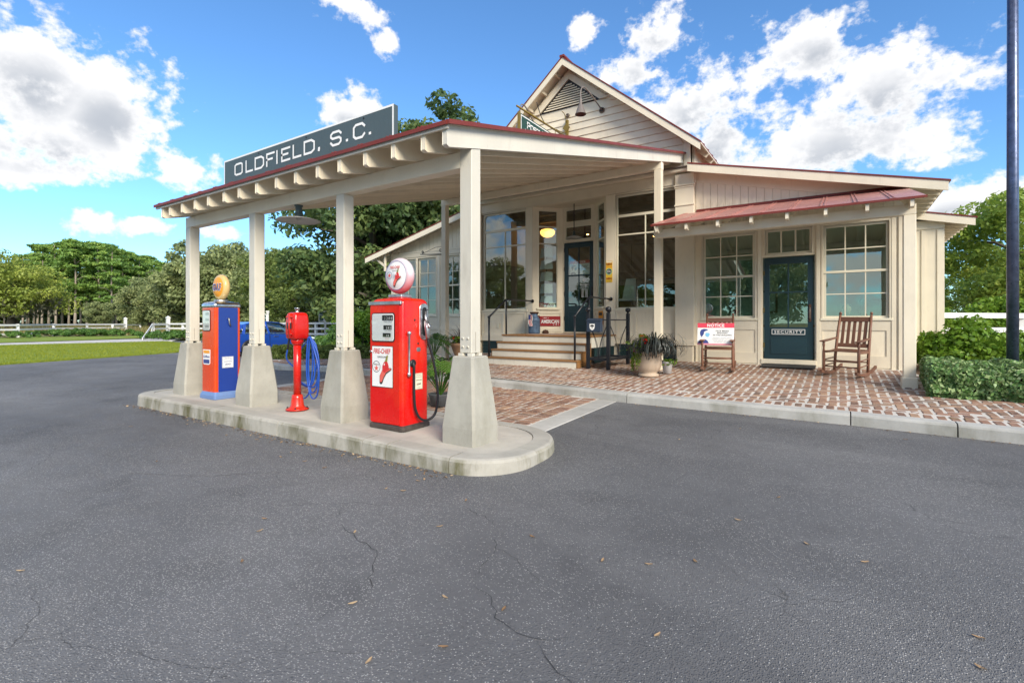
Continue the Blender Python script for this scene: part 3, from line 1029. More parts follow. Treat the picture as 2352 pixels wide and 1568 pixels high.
BU = 0.112
BL, BW = 2 * BU - 0.021, BU - 0.021
def brick_variant(seed, along_x):
    r = random.Random(seed)
    l, w = (BL / 2, BW / 2) if along_x else (BW / 2, BL / 2)
    j = lambda k: r.uniform(-k, k)
    corners = [(-l, -w), (l, -w), (l, w), (-l, w)]
    base = [(x + j(.004), y + j(.004)) for x, y in corners]
    mid = [(x * .985 + j(.002), y * .985 + j(.002), -0.004 + j(.001)) for x, y in base]
    top = [(x * (1 - .012 / abs(x)) + j(.003), y * (1 - .012 / abs(y)) + j(.003), 0.003 + j(.0025)) for x, y in base]
    vs = [(x, y, -0.045) for x, y in base] + mid + top
    fs = []
    for a in (0, 4):
        fs += [(a + k, a + (k + 1) % 4, a + 4 + (k + 1) % 4, a + 4 + k) for k in range(4)]
    fs.append((8, 9, 10, 11))
    me = bpy.data.meshes.new('brick')
    me.from_pydata(vs, [], fs)
    me.materials.append(MATS['old_brick'])
    at = me.attributes.new('tone', 'FLOAT', 'FACE')
    at.data.foreach_set('value', [r.random()] * len(fs))
    return me, np.array(vs), fs
HV = [brick_variant(i, True) for i in range(5)]
VV = [brick_variant(50 + i, False) for i in range(5)]
fwd = (-math.sin(YAW), math.cos(YAW)); rgt = (math.cos(YAW), math.sin(YAW))
def seen(x, y, z):
    d = x * fwd[0] + y * fwd[1]
    if d < 0.5: return 0
    px = 1176 + 1141.9 * (x * rgt[0] + y * rgt[1]) / d
    py = 740 + 1141.9 * (1.25 - z) / d
    if not (-20 < px < 2372 and py < 1590): return 0
    return (1.25 - z) / d ** 3
def clip_brick(cx, cy, along_x, ylo, yhi, xlo, xhi):
    hx, hy = (BU, BU / 2) if along_x else (BU / 2, BU)
    x0, x1, y0, y1 = max(cx - hx, xlo), min(cx + hx, xhi), max(cy - hy, ylo), min(cy + hy, yhi)
    if x1 - x0 < 0.05 or y1 - y0 < 0.05: return None
    return ((x0 + x1) / 2, (y0 + y1) / 2, along_x, (x1 - x0 - 0.017) / (2 * hx - 0.017), (y1 - y0 - 0.017) / (2 * hy - 0.017))
def herringbone(xlo, xhi, ylo_f, yhi_f):
    out = []
    for a in range(int(xlo / BU) - 2, int(xhi / BU) + 3):
        y_lo, y_hi = ylo_f(a * BU), yhi_f(a * BU)
        for b in range(int(y_lo / BU) - 3, int(y_hi / BU) + 3):
            c = (a - b) % 4
            if c == 0:
                k = clip_brick(a * BU + BU, b * BU + BU / 2, True, y_lo, y_hi, xlo, xhi)
            elif c == 3:
                k = clip_brick(a * BU + BU / 2, b * BU + BU, False, y_lo, y_hi, xlo, xhi)
            else:
                continue
            if k: out.append(k)
    return out
def lay_bricks(lst, zf, tilt, parent, limit=300):
    rows = []
    for (x, y, ax, sx, sy) in lst:
        rows.append((seen(x, y, zf(y)), x, y, ax, sx, sy))
    rows.sort(key=lambda t: -t[0])
    vs, fs, tn = [], [], []
    for i, (s_, x, y, ax, sx, sy) in enumerate(rows):
        me, v, f = (HV if ax else VV)[i % 5 if s_ else 0]
        dx, dy, dz = random.gauss(0, .0025), random.gauss(0, .0025), random.gauss(0, .0018)
        rot = random.gauss(0, .018)
        if i < limit:
            o = meshobj('brick', me, parent, (x + dx, y + dy, zf(y) + 0.0015 + dz))
            o.rotation_euler = (math.atan(tilt) + random.gauss(0, .012), random.gauss(0, .012), rot)
            o.scale = (sx, sy, 1)
        else:
            b = len(vs)
            cr, sr = math.cos(rot), math.sin(rot)
            t_ = random.random()
            for (a, c, e) in v:
                a *= sx; c *= sy
                xx, yy = x + dx + a * cr - c * sr, y + dy + a * sr + c * cr
                vs.append((xx, yy, zf(y) + 0.0015 + dz + e + tilt * (yy - y)))
            fs.extend([tuple(b + k for k in q) for q in f])
            tn.extend([t_] * len(f))
    mbx = MB(); mbx.v = vs; mbx.f = fs; mbx.sm = [False] * len(fs)
    o = mbx.build('brick_field', 'old_brick', parent, tone=tn)
    o['kind'] = 'stuff'
bl = []
x = -12.4
while x < 5.0:
    y = kerb_y(x) + KW + 0.004
    bl.append((x, y + BU, False, random.uniform(.92, 1.0), 1.0))
    x += BU
def top_y(x):
    if x < -12: return 8.5
    if x < -8.6: return 8.9
    if x > 1.0: return 8.9
    return 11.12
bl += herringbone(-12.8, 5.0, lambda x: kerb_y(x) + KW + 0.01 + 2 * BU, top_y)
bl = [b for b in bl if not (-6.65 < b[0] < -4.5 and b[1] > 9.3)]
lay_bricks(bl, sz, 0.043, sidewalk)

# ------------------------------------------------------------------ brick apron under the canopy
zapron = lambda y: zg(y)
apron = sheet('brick_apron', [(-8.62, 4.2), (-3.02, 4.2), (-3.02, 6.99), (-5.2, 7.27), (-8.0, 7.4), (-8.62, 7.36)], lambda x, y: zg(y) + 0.006, 'mortar', thick=0.05)
def band(x0, x1, yb0, yb1):
    m = MB()
    y0 = 3.9
    m.hexa([(x0, y0, zg(y0) - .05), (x1, y0, zg(y0) - .05), (x1, yb1, zg(yb1) - .05), (x0, yb0, zg(yb0) - .05), (x0, y0, zg(y0) + .006), (x1, y0, zg(y0) + .006), (x1, yb1, zg(yb1) + .006), (x0, yb0, zg(yb0) + .006)])
    return m.build('concrete_band', 'band_concrete', apron, 0.006)
band(-3.02, -2.72, 6.98, 6.94)
band(-8.92, -8.62, 7.35, 7.34)
bl = []
for row in range(2):
    x = -3.03 - BU - row * 2 * BU
    y = 4.25
    while y < kerb_y(x) - 0.06:
        bl.append((x, y, True, 1.0, random.uniform(.9, 1.0)))
        y += BU * 0.98
x = -8.61 + BU
y = 4.25
while y < kerb_y(x) - 0.06:
    bl.append((x, y, True, 1.0, random.uniform(.9, 1.0)))
    y += BU * 0.98
bl += herringbone(-8.61 + 2 * BU, -3.035 - 4 * BU, lambda x: 4.2, lambda x: kerb_y(x) - 0.02)
lay_bricks(bl, lambda y: zg(y) + 0.008, 0.023, apron)

# ------------------------------------------------------------------ pump island
ISX0, ISX1, ISY0, ISY1, RF, RB = -9.20, -2.20, 3.16, 4.66, 0.50, 0.80
def island_outline(inset):
    p = []
    def line(a, b, n):
        for k in range(n): p.append((a[0] + (b[0] - a[0]) * k / n, a[1] + (b[1] - a[1]) * k / n, 0))
    def arc(cx, cy, r, t0, n=12):
        for k in range(n): t = t0 + PI / 2 * k / n; p.append((cx + r * math.cos(t), cy + r * math.sin(t), 0))
    e = inset
    line((ISX0 + RF, ISY0 + e), (ISX1 - RF, ISY0 + e), 56); arc(ISX1 - RF, ISY0 + RF, RF - e, -PI / 2); line((ISX1 - e, ISY0 + RF), (ISX1 - e, ISY1 - RB), 6); arc(ISX1 - RB, ISY1 - RB, RB - e, 0)
    line((ISX1 - RB, ISY1 - e), (ISX0 + RB, ISY1 - e), 56); arc(ISX0 + RB, ISY1 - RB, RB - e, PI / 2); line((ISX0 + e, ISY1 - RB), (ISX0 + e, ISY0 + RF), 6); arc(ISX0 + RF, ISY0 + RF, RF - e, PI)
    return p
o0, o1, o2, o3, o4 = [island_outline(k) for k in (-0.012, 0.0, 0.012, 0.035, 0.20)]
slab = island_outline(0.207)
mb = MB()
mb.add([(x, y, zi(x) - 0.004) for x, y, _ in slab] + [(x, y, -0.1) for x, y, _ in slab], [tuple(range(len(slab)))] + [(i, len(slab) + i, len(slab) + (i + 1) % len(slab), (i + 1) % len(slab)) for i in range(len(slab))])
island = tag(mb.build('pump_island', 'slab_concrete'), kind='structure')
NP = len(o1)
cuts = [0, 6, 19, 33, 46, 49, 56, 71, 86, 100, 114, 128, 142, 157, NP]
cuts = [c for c in cuts if c <= NP]
for a, b in zip(cuts, cuts[1:]):
    idx = [i % NP for i in range(a, b + 1)]
    m = MB()
    vs = []
    for q, i in enumerate(idx):
        for ring, dz in ((o0, None), (o1, -0.032), (o2, -0.009), (o3, 0.0), (o4, 0.002), (o4, None)):
            x, y, _ = ring[i]
            if q in (0, len(idx) - 1):                       # open joint between two stones
                j = idx[1] if q == 0 else idx[-2]
                x2, y2, _ = ring[j]
                x, y = x + (x2 - x) * 0.05, y + (y2 - y) * 0.05
            vs.append((x, y, -0.1 if dz is None else zi(x) + dz))
    fs = []
    for q in range(len(idx) - 1):
        for k in range(6):
            fs.append((6 * q + k, 6 * q + 6 + k, 6 * q + 6 + (k + 1) % 6, 6 * q + (k + 1) % 6))
    fs += [tuple(range(6)), tuple(6 * (len(idx) - 1) + k for k in range(5, -1, -1))]
    m.add(vs, fs)
    m.build('kerb_stone', 'kerb_concrete', island)

# ================================================================== the canopy
canopy = thing('fuel_canopy', 'cream timber canopy with red metal roof over the pumps', 'canopy', (-5.6, 6.6, 0.13), world=True)
PX = [-8.32, -6.535, -4.72, -2.905]
zb = lambda y: 2.775 + 0.25 * (y - 3.3)
RD = 0.185
def pier(x, y):
    z0 = zi(x) - 0.02
    m = MB()
    def ring(h, z):
        c = 0.022
        return [(x - h + c, y - h, z), (x + h - c, y - h, z), (x + h, y - h + c, z), (x + h, y + h - c, z), (x + h - c, y + h, z), (x - h + c, y + h, z), (x - h, y + h - c, z), (x - h, y - h + c, z)]
    rings = [ring(.195, z0), ring(.195, z0 + .175), ring(.127, .925), ring(.117, .935)]
    fs = []
    for i in range(3):
        fs += [(8 * i + k, 8 * i + (k + 1) % 8, 8 * i + 8 + (k + 1) % 8, 8 * i + 8 + k) for k in range(8)]
    fs.append(tuple(24 + k for k in range(8)))
    m.add(sum(rings, []), fs)
    return m.build('concrete_pier', 'pier_concrete', canopy)
for i, x in enumerate(PX):
    pier(x, 3.71)
    post = part('post', 'pale_cream_paint', canopy, x - .07, x + .07, 3.64, 3.78, 0.962, 2.70 if i < 3 else 2.95, 0.006)
    for dx in (-.055, .055):
        for dy in (-.055, .055):
            MB().cbox((x + dx, 3.71 + dy, .949), (.05, .05, .026)).build('standoff', 'pale_cream_paint', post)
    for dx in (-.03, .03):
        for dz in (1.02, 1.10):
            MB().lathe([(.011, 0), (.011, -.008), (.006, -.012)], (x + dx, 3.64, dz), 8, 'y').build('bolt', 'pale_cream_paint', post)
    part('check_split', 'interior_wood', post, x + .0705, x + .0712, 3.70, 3.703, 0.98, 1.16)
for x in (PX[0], PX[3]):
    post = part('post', 'cream_paint', canopy, x - .07, x + .07, 9.53, 9.67, sz(9.6) - .02, zb(9.6) - .16, 0.006)
part('front_beam', 'trim_cream', canopy, -8.40, PX[3] - .0705, 3.645, 3.775, 2.70, 2.853, 0.005)
part('rear_beam', 'trim_cream', canopy, -8.40, -2.83, 9.53, 9.67, zb(9.6) - .16, zb(9.6) - .018, 0.005)
RX = [-8.31, -8.07, -7.70, -7.33, -6.97, -6.57, -6.21, -5.82, -5.41, -5.04, -4.65, -4.29, -3.90, -3.51, -3.13, -2.877]
Y0, Y1 = 3.285, 11.12
for i, x in enumerate(RX):
    w = .05
    m = MB()
    m.prism([(Y0, zb(Y0) + .02), (Y0 + .03, zb(Y0 + .03)), (Y1, zb(Y1)), (Y1, zb(Y1) + RD), (Y0, zb(Y0) + RD)], x, x + w, 'x')
    m.build('rafter', 'pale_cream_paint' if i == 15 else 'cream_paint', canopy, 0.004)
def slope_box(m, x0, x1, y0, y1, d0, d1):
    f = lambda y, d: zb(y) + RD + d
    return m.hexa([(x0, y0, f(y0, d0)), (x1, y0, f(y0, d0)), (x1, y1, f(y1, d0)), (x0, y1, f(y1, d0)), (x0, y0, f(y0, d1)), (x1, y0, f(y0, d1)), (x1, y1, f(y1, d1)), (x0, y1, f(y1, d1))])
nd = 56
for k in range(nd):                                            # roof deck planks seen from below
    a = 3.27 + (11.15 - 3.27) * k / nd
    b = 3.27 + (11.15 - 3.27) * (k + 1) / nd - 0.006
    slope_box(MB(), -8.44, -2.80, a, b, 0.001, 0.022).build('deck_plank', 'cream_paint', canopy)
roof = slope_box(MB(), -8.46, -2.775, 3.25, 11.17, 0.023, 0.030).build('roof', 'red_metal_roof', canopy)
m = MB()
slope_box(m, -2.795, -2.765, 3.245, 11.17, -0.004, 0.035)
m.build('edge_flashing', 'red_metal_roof', roof)
m = MB()
slope_box(m, -8.46, -2.795, 3.238, 3.252, -0.003, 0.034)
m.build('edge_flashing', 'red_metal_roof', roof)
part('drip_board', 'pale_cream_paint', canopy, -8.45, -2.80, 3.262, 3.2835, zb(3.27) + RD - .035, zb(3.27) + RD - .002)
k = -8.35
while k < -2.9:
    m = MB()
    m.prism([(k, 0), (k + .067, 0), (k + .056, .016), (k + .045, .003), (k + .022, .003), (k + .011, .016)], 0, 1, 'y')
    for i, v in enumerate(m.v):
        y = 3.245 + v[1] * (11.17 - 3.245)
        m.v[i] = (v[0], y, zb(y) + RD + .0305 + v[2])
    m.build('roof_rib', 'red_metal_roof', roof)
    k += .40

# ------------------------------------------------------------------ roof sign
sign = thing('roof_sign', 'long grey-green board lettered OLDFIELD, S.C. standing on the canopy roof', 'sign', (-5.14, 3.40, 3.03), world=True)
bd = part('board', 'board_grey_green', sign, -6.71, -3.57, 3.372, 3.43, 2.99, 3.35, 0.004)
pl = Plane2D((0, 3.372, 0), (1, 0, 0), (0, 0, 1))
m = MB(); pl.frame(m, -6.71, -3.57, 2.99, 3.35, 0.02, 0.002); m.build('border', 'print_white', sign)
for ch, a, b, z0, z1 in [('O', -6.45, -6.256, 3.111, 3.268), ('L', -6.19, -6.023, 3.11, 3.266), ('D', -5.984, -5.779, 3.108, 3.266), ('F', -5.733, -5.557, 3.108, 3.268), ('I', -5.54, -5.48, 3.107, 3.268), ('E', -5.424, -5.245, 3.108, 3.268),
                         ('L', -5.2, -5.036, 3.108, 3.268), ('D', -4.993, -4.791, 3.108, 3.268), (',', -4.751, -4.690, 3.118, 3.30), ('S', -4.527, -4.339, 3.11, 3.27), ('.', -4.271, -4.235, 3.108, 3.40), ('C', -4.16, -3.974, 3.109, 3.27), ('.', -3.923, -3.883, 3.108, 3.40)]:
    m = MB()
    w = .025
    stroke(m, pl, ch, a + w / 2, b - w / 2, z0 + w / 2, z1 - w / 2, w if ch not in '.,' else .034, 0.004)
    m.build('letter', 'print_white', bd)
for x in (-5.9, -4.95, -4.0):
    MB().lathe([(.008, 0), (.008, -.006)], (x, 3.372, 3.305), 8, 'y').build('bolt', 'black_iron', sign)
for x in (-6.4, -5.14, -3.9):
    MB().bar((x, 3.45, 3.02), (x, 3.45, 3.33), .04, .03, (0, 1, 0)).build('support', 'dull_steel', sign)

# ------------------------------------------------------------------ lamp under the canopy beam
lamp = thing('canopy_lamp', 'wavy-edged disc lamp hanging from the front beam of the canopy', 'lamp', (-5.6, 3.71, 2.70), world=True)
m = MB(); m.lathe([(.05, 0), (.05, -.012), (.038, -.02), (.038, -.10), (.044, -.11), (.055, -.135), (.058, -.15)], (-5.6, 3.71, 2.70), 20); m.build('neck', 'lamp_green', lamp)
m = MB(); m.lathe([(.055, -.148), (.12, -.158), (.20, -.175), (.255, -.19), (.258, -.194), (.20, -.186), (.05, -.165)], (-5.6, 3.71, 2.70), 72, wave=(.018, 18, (2, 3, 4, 5))); m.build('shade', 'lamp_shade', lamp)
m = MB(); m.sphere((-5.6, 3.71, 2.528), .026); m.build('bulb', 'lamp_shade', lamp)

# scroll bracket on the rear canopy post
br = thing('sign_bracket', 'empty black wrought-iron scroll bracket on the rear canopy post', 'bracket', (-8.39, 9.6, 3.0), world=True)
bx, by, bz = -8.39, 9.60, 2.98
m = MB(); m.bar((bx, by, bz - .12), (bx, by, bz + .22), .03, .012, (1, 0, 0)); m.build('back_plate', 'black_iron', br)
m = MB(); m.tube([(bx, by, bz), (bx - .40, by, bz + .02), (bx - .78, by, bz + .05)], .013, 8); m.build('arm', 'black_iron', br)
m = MB(); m.tube([(bx, by, bz + .20), (bx - .25, by, bz + .19), (bx - .62, by, bz + .09), (bx - .72, by, bz + .06)], .006, 6); m.build('brace', 'black_iron', br)
for (cx, cz, r0, s) in ((bx - .08, bz + .10, .055, 1), (bx - .70, bz + .10, .04, -1)):
    m = MB(); m.tube([(cx + s * (r0 * (1 - k / 34)) * math.cos(k * .45), by, cz + (r0 * (1 - k / 34)) * math.sin(k * .45)) for k in range(26)], .006, 6); m.build('scroll', 'black_iron', br)

# ================================================================== the store
store = thing('general_store', 'cream clapboard store with gabled front, red metal roofs and recessed entrance', 'building', (-5.6, 11.15, 0.33), world=True)
F = 11.15
def grid_boxes(mb, x0, x1, z0, z1, y0, y1, openings, T=None):
    xs = sorted({x0, x1, *[v for o in openings for v in o[:2]]})
    zs = sorted({z0, z1, *[v for o in openings for v in o[2:]]})
    xs = [x for x in xs if x0 <= x <= x1]; zs = [z for z in zs if z0 <= z <= z1]
    for j in range(len(zs) - 1):
        run = None
        for i in range(len(xs)):
            solid = False
            if i < len(xs) - 1:
                cx, cz = (xs[i] + xs[i + 1]) / 2, (zs[j] + zs[j + 1]) / 2
                solid = not any(o[0] < cx < o[1] and o[2] < cz < o[3] for o in openings)
            if solid and run is None: run = xs[i]
            if not solid and run is not None:
                b = len(mb.v)
                mb.box(run, xs[i], y0, y1, zs[j], zs[j + 1])
                if T:
                    for k in range(b, len(mb.v)): mb.v[k] = tuple(T(*mb.v[k]))
                run = None
    return mb
def tbox(mb, T, *a):
    b = len(mb.v)
    mb.box(*a)
    if T:
        for k in range(b, len(mb.v)): mb.v[k] = tuple(T(*mb.v[k]))
    return mb
def window(root, x0, x1, z0, z1, y, panes, glass='window_glass', mat='window_cream', sill=True, T=None, casing=0.0, meet=None):
    """sash frame with an opening for every pane; y is the wall's face"""
    w = grid_boxes(MB(), x0, x1, z0, z1, y + .035, y + .075, panes, T).build('window', mat, root)
    for p in panes:
        tbox(MB(), T, p[0] - .004, p[1] + .004, y + .052, y + .057, p[2] - .004, p[3] + .004).build('pane', glass, w)
    if sill:
        tbox(MB(), T, x0 - .05, x1 + .05, y - .035, y + .08, z0 - .045, z0 + .002).build('sill', mat, w, 0.004)
    if casing:
        c = casing
        for nm, a in (('casing', (x0 - c, x0, y - .018, y + .035, z0, z1 + c)), ('casing', (x1, x1 + c, y - .018, y + .035, z0, z1 + c)), ('casing', (x0, x1, y - .018, y + .035, z1, z1 + c))):
            tbox(MB(), T, *a).build(nm, 'trim_cream', w, 0.003)
    if meet is not None:
        tbox(MB(), T, x0 - .004, x1 + .004, y + .020, y + .034, meet - .022, meet + .022).build('meeting_rail', mat, w, 0.003)
    return w
def grid_panes(x0, x1, z0, z1, nx, nz, fr=.045, mu=.02, splits=None):
    xs = [(x0 + fr + (x1 - x0 - 2 * fr + mu) * i / nx) for i in range(nx + 1)]
    zs = [(z0 + fr + (z1 - z0 - 2 * fr + mu) * i / nz) for i in range(nz + 1)]
    return [(xs[i], xs[i + 1] - mu, zs[j], zs[j + 1] - mu) for i in range(nx) for j in range(nz)]

# --- main front wall
LW = (-8.30, -6.86, 1.58, 4.235)
RW = (-4.385, -2.985, 1.57, 4.235)
REC = (-6.66, -4.63, 0.70, 4.26)
mb = grid_boxes(MB(), -8.68, -2.585, 0.745, 4.62, F, F + .14, [LW, RW, REC])
wall = mb.build('front_wall', 'cream_paint', store)
window(store, *LW, F, [(-8.236, -6.911, 3.775, 4.187), (-8.236, -7.575, 3.325, 3.715), (-7.552, -6.911, 3.325, 3.715), (-8.236, -7.575, 1.62, 3.295), (-7.552, -6.911, 1.62, 3.295)], casing=0.03)
window(store, *RW, F, [(-4.346, -3.01, 3.775, 4.187), (-4.346, -3.70, 3.315, 3.715), (-3.68, -3.01, 3.315, 3.715), (-4.346, -3.70, 1.60, 3.285), (-3.68, -3.01, 1.60, 3.285)], casing=0.03)
def panel_frame(x0, x1, z0, z1, n, y=F, mat='trim_cream', T=None, st=.05, rail=.07):
    ops = []
    w = (x1 - x0 - st * (n + 1)) / n
    for i in range(n):
        a = x0 + st + i * (w + st)
        ops.append((a, a + w, z0 + rail, z1 - rail * .8))
    grid_boxes(MB(), x0, x1, z0, z1, y - .018, y - .0005, ops, T).build('panel_frame', mat, wall)
panel_frame(-8.31, -6.87, 0.88, 1.53, 2)
panel_frame(-4.38, -2.99, 0.88, 1.53, 3)
part('base_board', 'trim_cream', wall, -8.70, -6.66, F - .03, F - .0005, .745, .877, .003)
part('base_board', 'trim_cream', wall, -4.63, -2.985, F - .03, F - .0005, .745, .877, .003)
for (a, b) in ((-8.68, -8.335), (-2.980, -2.585)):
    pil = part('pilaster', 'trim_cream', store, a, b, F - .11, F - .0005, .745, 4.46, .004)
    for z, h, o in ((4.20, .035, .03), (4.16, .03, .015), (3.77, .035, .018)):
        part('moulding', 'trim_cream', pil, a - o, b + o, F - .11 - o, F - .1105 if False else F - .1, z, z + h, .006)
    part('pilaster_base', 'trim_cream', pil, a - .012, b + .012, F - .125, F - .1, .745, .87, .004)
    part('plinth', 'cream_paint', pil, a + .03, b - .03, F - .09, F + .1, .36, .7445, .004)
fr = part('frieze', 'trim_cream', store, -8.71, -2.56, F - .035, F - .0005, 4.27, 4.50, .004)
co = part('cornice', 'trim_cream', store, -8.78, -2.49, F - .17, F - .0005, 4.505, 4.585, .012)
part('metal_cap', 'lamp_bronze', co, -8.83, -2.44, F - .22, F - .0005, 4.587, 4.607, .004)
part('recess_jamb', 'trim_cream', wall, -6.855, -6.665, F - .016, F - .0005, .88, 4.26, .003)
part('recess_jamb', 'trim_cream', wall, -4.625, -4.39, F - .016, F - .0005, .88, 4.26, .003)

# --- recessed entrance
DY = 11.75
def canted(ax, ay, bx_, by_):
    d = Vector((bx_ - ax, by_ - ay)); L = d.length; d.normalize()
    nrm = Vector((-d.y, d.x))            # pointing into the building
    return (lambda u, v, z: (ax + d.x * u + nrm.x * v, ay + d.y * u + nrm.y * v, z)), L
TL, LL = canted(-6.66, F, -6.10, DY)
TR, LR = canted(-5.185, DY, -4.63, F)
for T, L, nm in ((TL, LL, 'l'), (TR, LR, 'r')):
    wz = (.15, L - .14, 1.62, 4.19)
    cw = grid_boxes(MB(), 0, L, .965, 4.26, 0, .06, [wz], T).build('canted_wall', 'cream_paint', store)
    window(store, *wz, -.02, [(wz[0] + .02, wz[1] - .02, 3.775, 4.165), (wz[0] + .02, wz[1] - .02, 3.325, 3.735), (wz[0] + .02, wz[1] - .02, 1.645, 3.30)], T=T)
    grid_boxes(MB(), .03, L - .03, 1.0, 1.53, -.016, -.0005, [(.09, L - .09, 1.09, 1.47)], T).build('panel_frame', 'trim_cream', cw)
ent = grid_boxes(MB(), -6.10, -5.185, .965, 4.26, DY, DY + .1, [(-6.065, -5.225, 1.0, 3.34), (-6.02, -5.27, 3.40, 3.76), (-6.02, -5.27, 3.87, 4.20)]).build('entrance_wall', 'trim_cream', store)
window(store, -6.03, -5.26, 3.39, 3.77, DY - .03, [(-6.0, -5.29, 3.42, 3.74)], sill=False)
window(store, -6.03, -5.26, 3.86, 4.21, DY - .03, [(-6.0, -5.29, 3.89, 4.18)], sill=False)
part('recess_ceiling', 'cream_paint', store, -6.66, -4.63, F + .14, DY + .1, 4.262, 4.30)
def glazed_door(name, x0, x1, z0, z1, y, panes, hardware_side=1):
    d = grid_boxes(MB(), x0, x1, z0, z1, y, y + .045, panes).build(name, 'blue_green_door', store)
    for p in panes:
        MB().box(p[0] - .004, p[1] + .004, y + .018, y + .024, p[2] - .004, p[3] + .004).build('pane', 'office_glass' if name == 'office_door' else 'window_glass', d)
    return d
d1 = glazed_door('entrance_door', -6.06, -5.23, 1.01, 3.33, DY + .02, [(-5.955, -5.653, 2.49, 3.20), (-5.637, -5.335, 2.49, 3.20), (-5.955, -5.653, 1.68, 2.455), (-5.637, -5.335, 1.68, 2.455)])
MB().box(-5.94, -5.35, DY + .012, DY + .0195, 1.14, 1.52).build('lower_panel', 'blue_green_door', d1, .006)
MB().box(-5.285, -5.245, DY - .012, DY + .0195, 1.88, 2.16).build('lock_plate', 'black_iron', d1, .004)
for z in (1.3, 1.95, 2.6, 3.1):
    MB().box(-6.075, -6.045, DY + .005, DY + .0195, z, z + .10).build('hinge', 'black_iron', d1)
pl = Plane2D((-5.486, DY + .0165 + .018, 2.12), (1, 0, 0), (0, 0, 1))
m = MB(); pl.text(m, TX['old'], 0, .10, w=.24); pl.rect(m, -.10, .10, .035, .042)
for k in range(9):
    pl.rect(m, -.09, -.02, -.02 - k * .025, -.011 - k * .025); pl.rect(m, .02, .09, -.02 - k * .025, -.011 - k * .025)
pl.rect(m, -.045, .045, .20, .26); m.build('lettering', 'print_white', d1)

# --- landing and steps
LX0, LX1 = -6.70, -4.40
stairs = thing('porch_steps', 'brown-edged cream steps climbing to the recessed entrance', 'steps', (-5.55, 9.1, 0.30), world=True)
fronts = [9.10, 9.32, 9.54, 9.76]; tops = [.475, .64, .80, .965]
for k in range(4):
    yb = fronts[k + 1] if k < 3 else DY - .003
    zprev = sz(fronts[0]) - .02 if k == 0 else tops[k - 1]
    ry1 = LX1 if k == 3 else LX1 - .03
    part('riser', 'pale_cream_paint', stairs, LX0 + .02, ry1 - .01, fronts[k] + .025, fronts[k] + .045, zprev + .001, tops[k] - .034, .002)
    if k < 3:
        part('tread', 'porch_wood', stairs, LX0, LX1, fronts[k], yb + .024, tops[k] - .033, tops[k], .006)
nb = 18
for k in range(nb):
    a = LX0 + (LX1 + .03 - LX0) * k / nb; b = LX0 + (LX1 + .03 - LX0) * (k + 1) / nb - .004
    a2, b2 = max(a, -6.05 - .6), min(b, -4.64)
    yb = F - .002
    part('floor_plank', 'porch_wood', stairs, a, b, fronts[3], yb, .93, .965, .002)
    if b2 > a2 and a > -6.66 and b < -4.62:
        mid = (a + b) / 2
        lim = DY - .004
        if mid < -6.10: lim = F + (mid + .1 + 6.66 - .05) * (DY - F) / .56 - .10
        if mid > -5.185: lim = F + (-4.63 - mid - .05) * (DY - F) / .555 - .06
        if lim > F + .02:
            part('floor_plank', 'porch_wood', stairs, a, b, F - .001, lim, .93, .964, .002)
part('side_skirt', 'pale_cream_paint', stairs, LX1 - .012, LX1 + .008, fronts[3] + .03, F - .035, .70, .928, .002)
MB().prism([(9.13, sz(9.1) - .02), (9.13, .44), (9.35, .44), (9.35, .605), (9.57, .605), (9.57, .765), (9.79, .765), (9.79, sz(9.8) - .02)], LX1 - .03, LX1 - .002, 'x').build('stringer', 'porch_wood', stairs)
MB().prism([(9.13, sz(9.1) - .02), (9.13, .44), (9.35, .44), (9.35, .605), (9.57, .605), (9.57, .765), (9.79, .765), (9.79, sz(9.8) - .02)], LX0 + .002, LX0 + .018, 'x').build('stringer', 'porch_wood', stairs)

# --- foundation behind green slatted panels
def slat_panel(x0, x1, z0, z1, y):
    p = part('foundation_panel', 'lattice_green', store, x0, x1, y + .03, y + .05, z0, z1)
    n = 4
    for k in range(n):
        a = z0 + (z1 - z0) * k / n
        m = MB(); m.hexa([(x0, y, a + .008), (x1, y, a + .008), (x1, y + .0295, a + .022), (x0, y + .0295, a + .022), (x0, y, a + (z1 - z0) / n), (x1, y, a + (z1 - z0) / n), (x1, y + .0295, a + (z1 - z0) / n), (x0, y + .0295, a + (z1 - z0) / n)])
        m.build('slat', 'lattice_green', p)
for a, b in ((-8.30, -7.50), (-7.42, -6.72), (-4.32, -3.92), (-3.78, -3.02)):
    slat_panel(a, b, .37, .74, F + .02)
part('foundation_wall', 'cream_paint', store, -8.6, -2.7, F + .08, F + .12, .3, .744)
for k in range(3):
    a = 9.95 + k * .38
    part('foundation_slat', 'lattice_green', stairs, LX1 - .005, LX1 + .004, a, a + .36, sz(a + .36), .695)

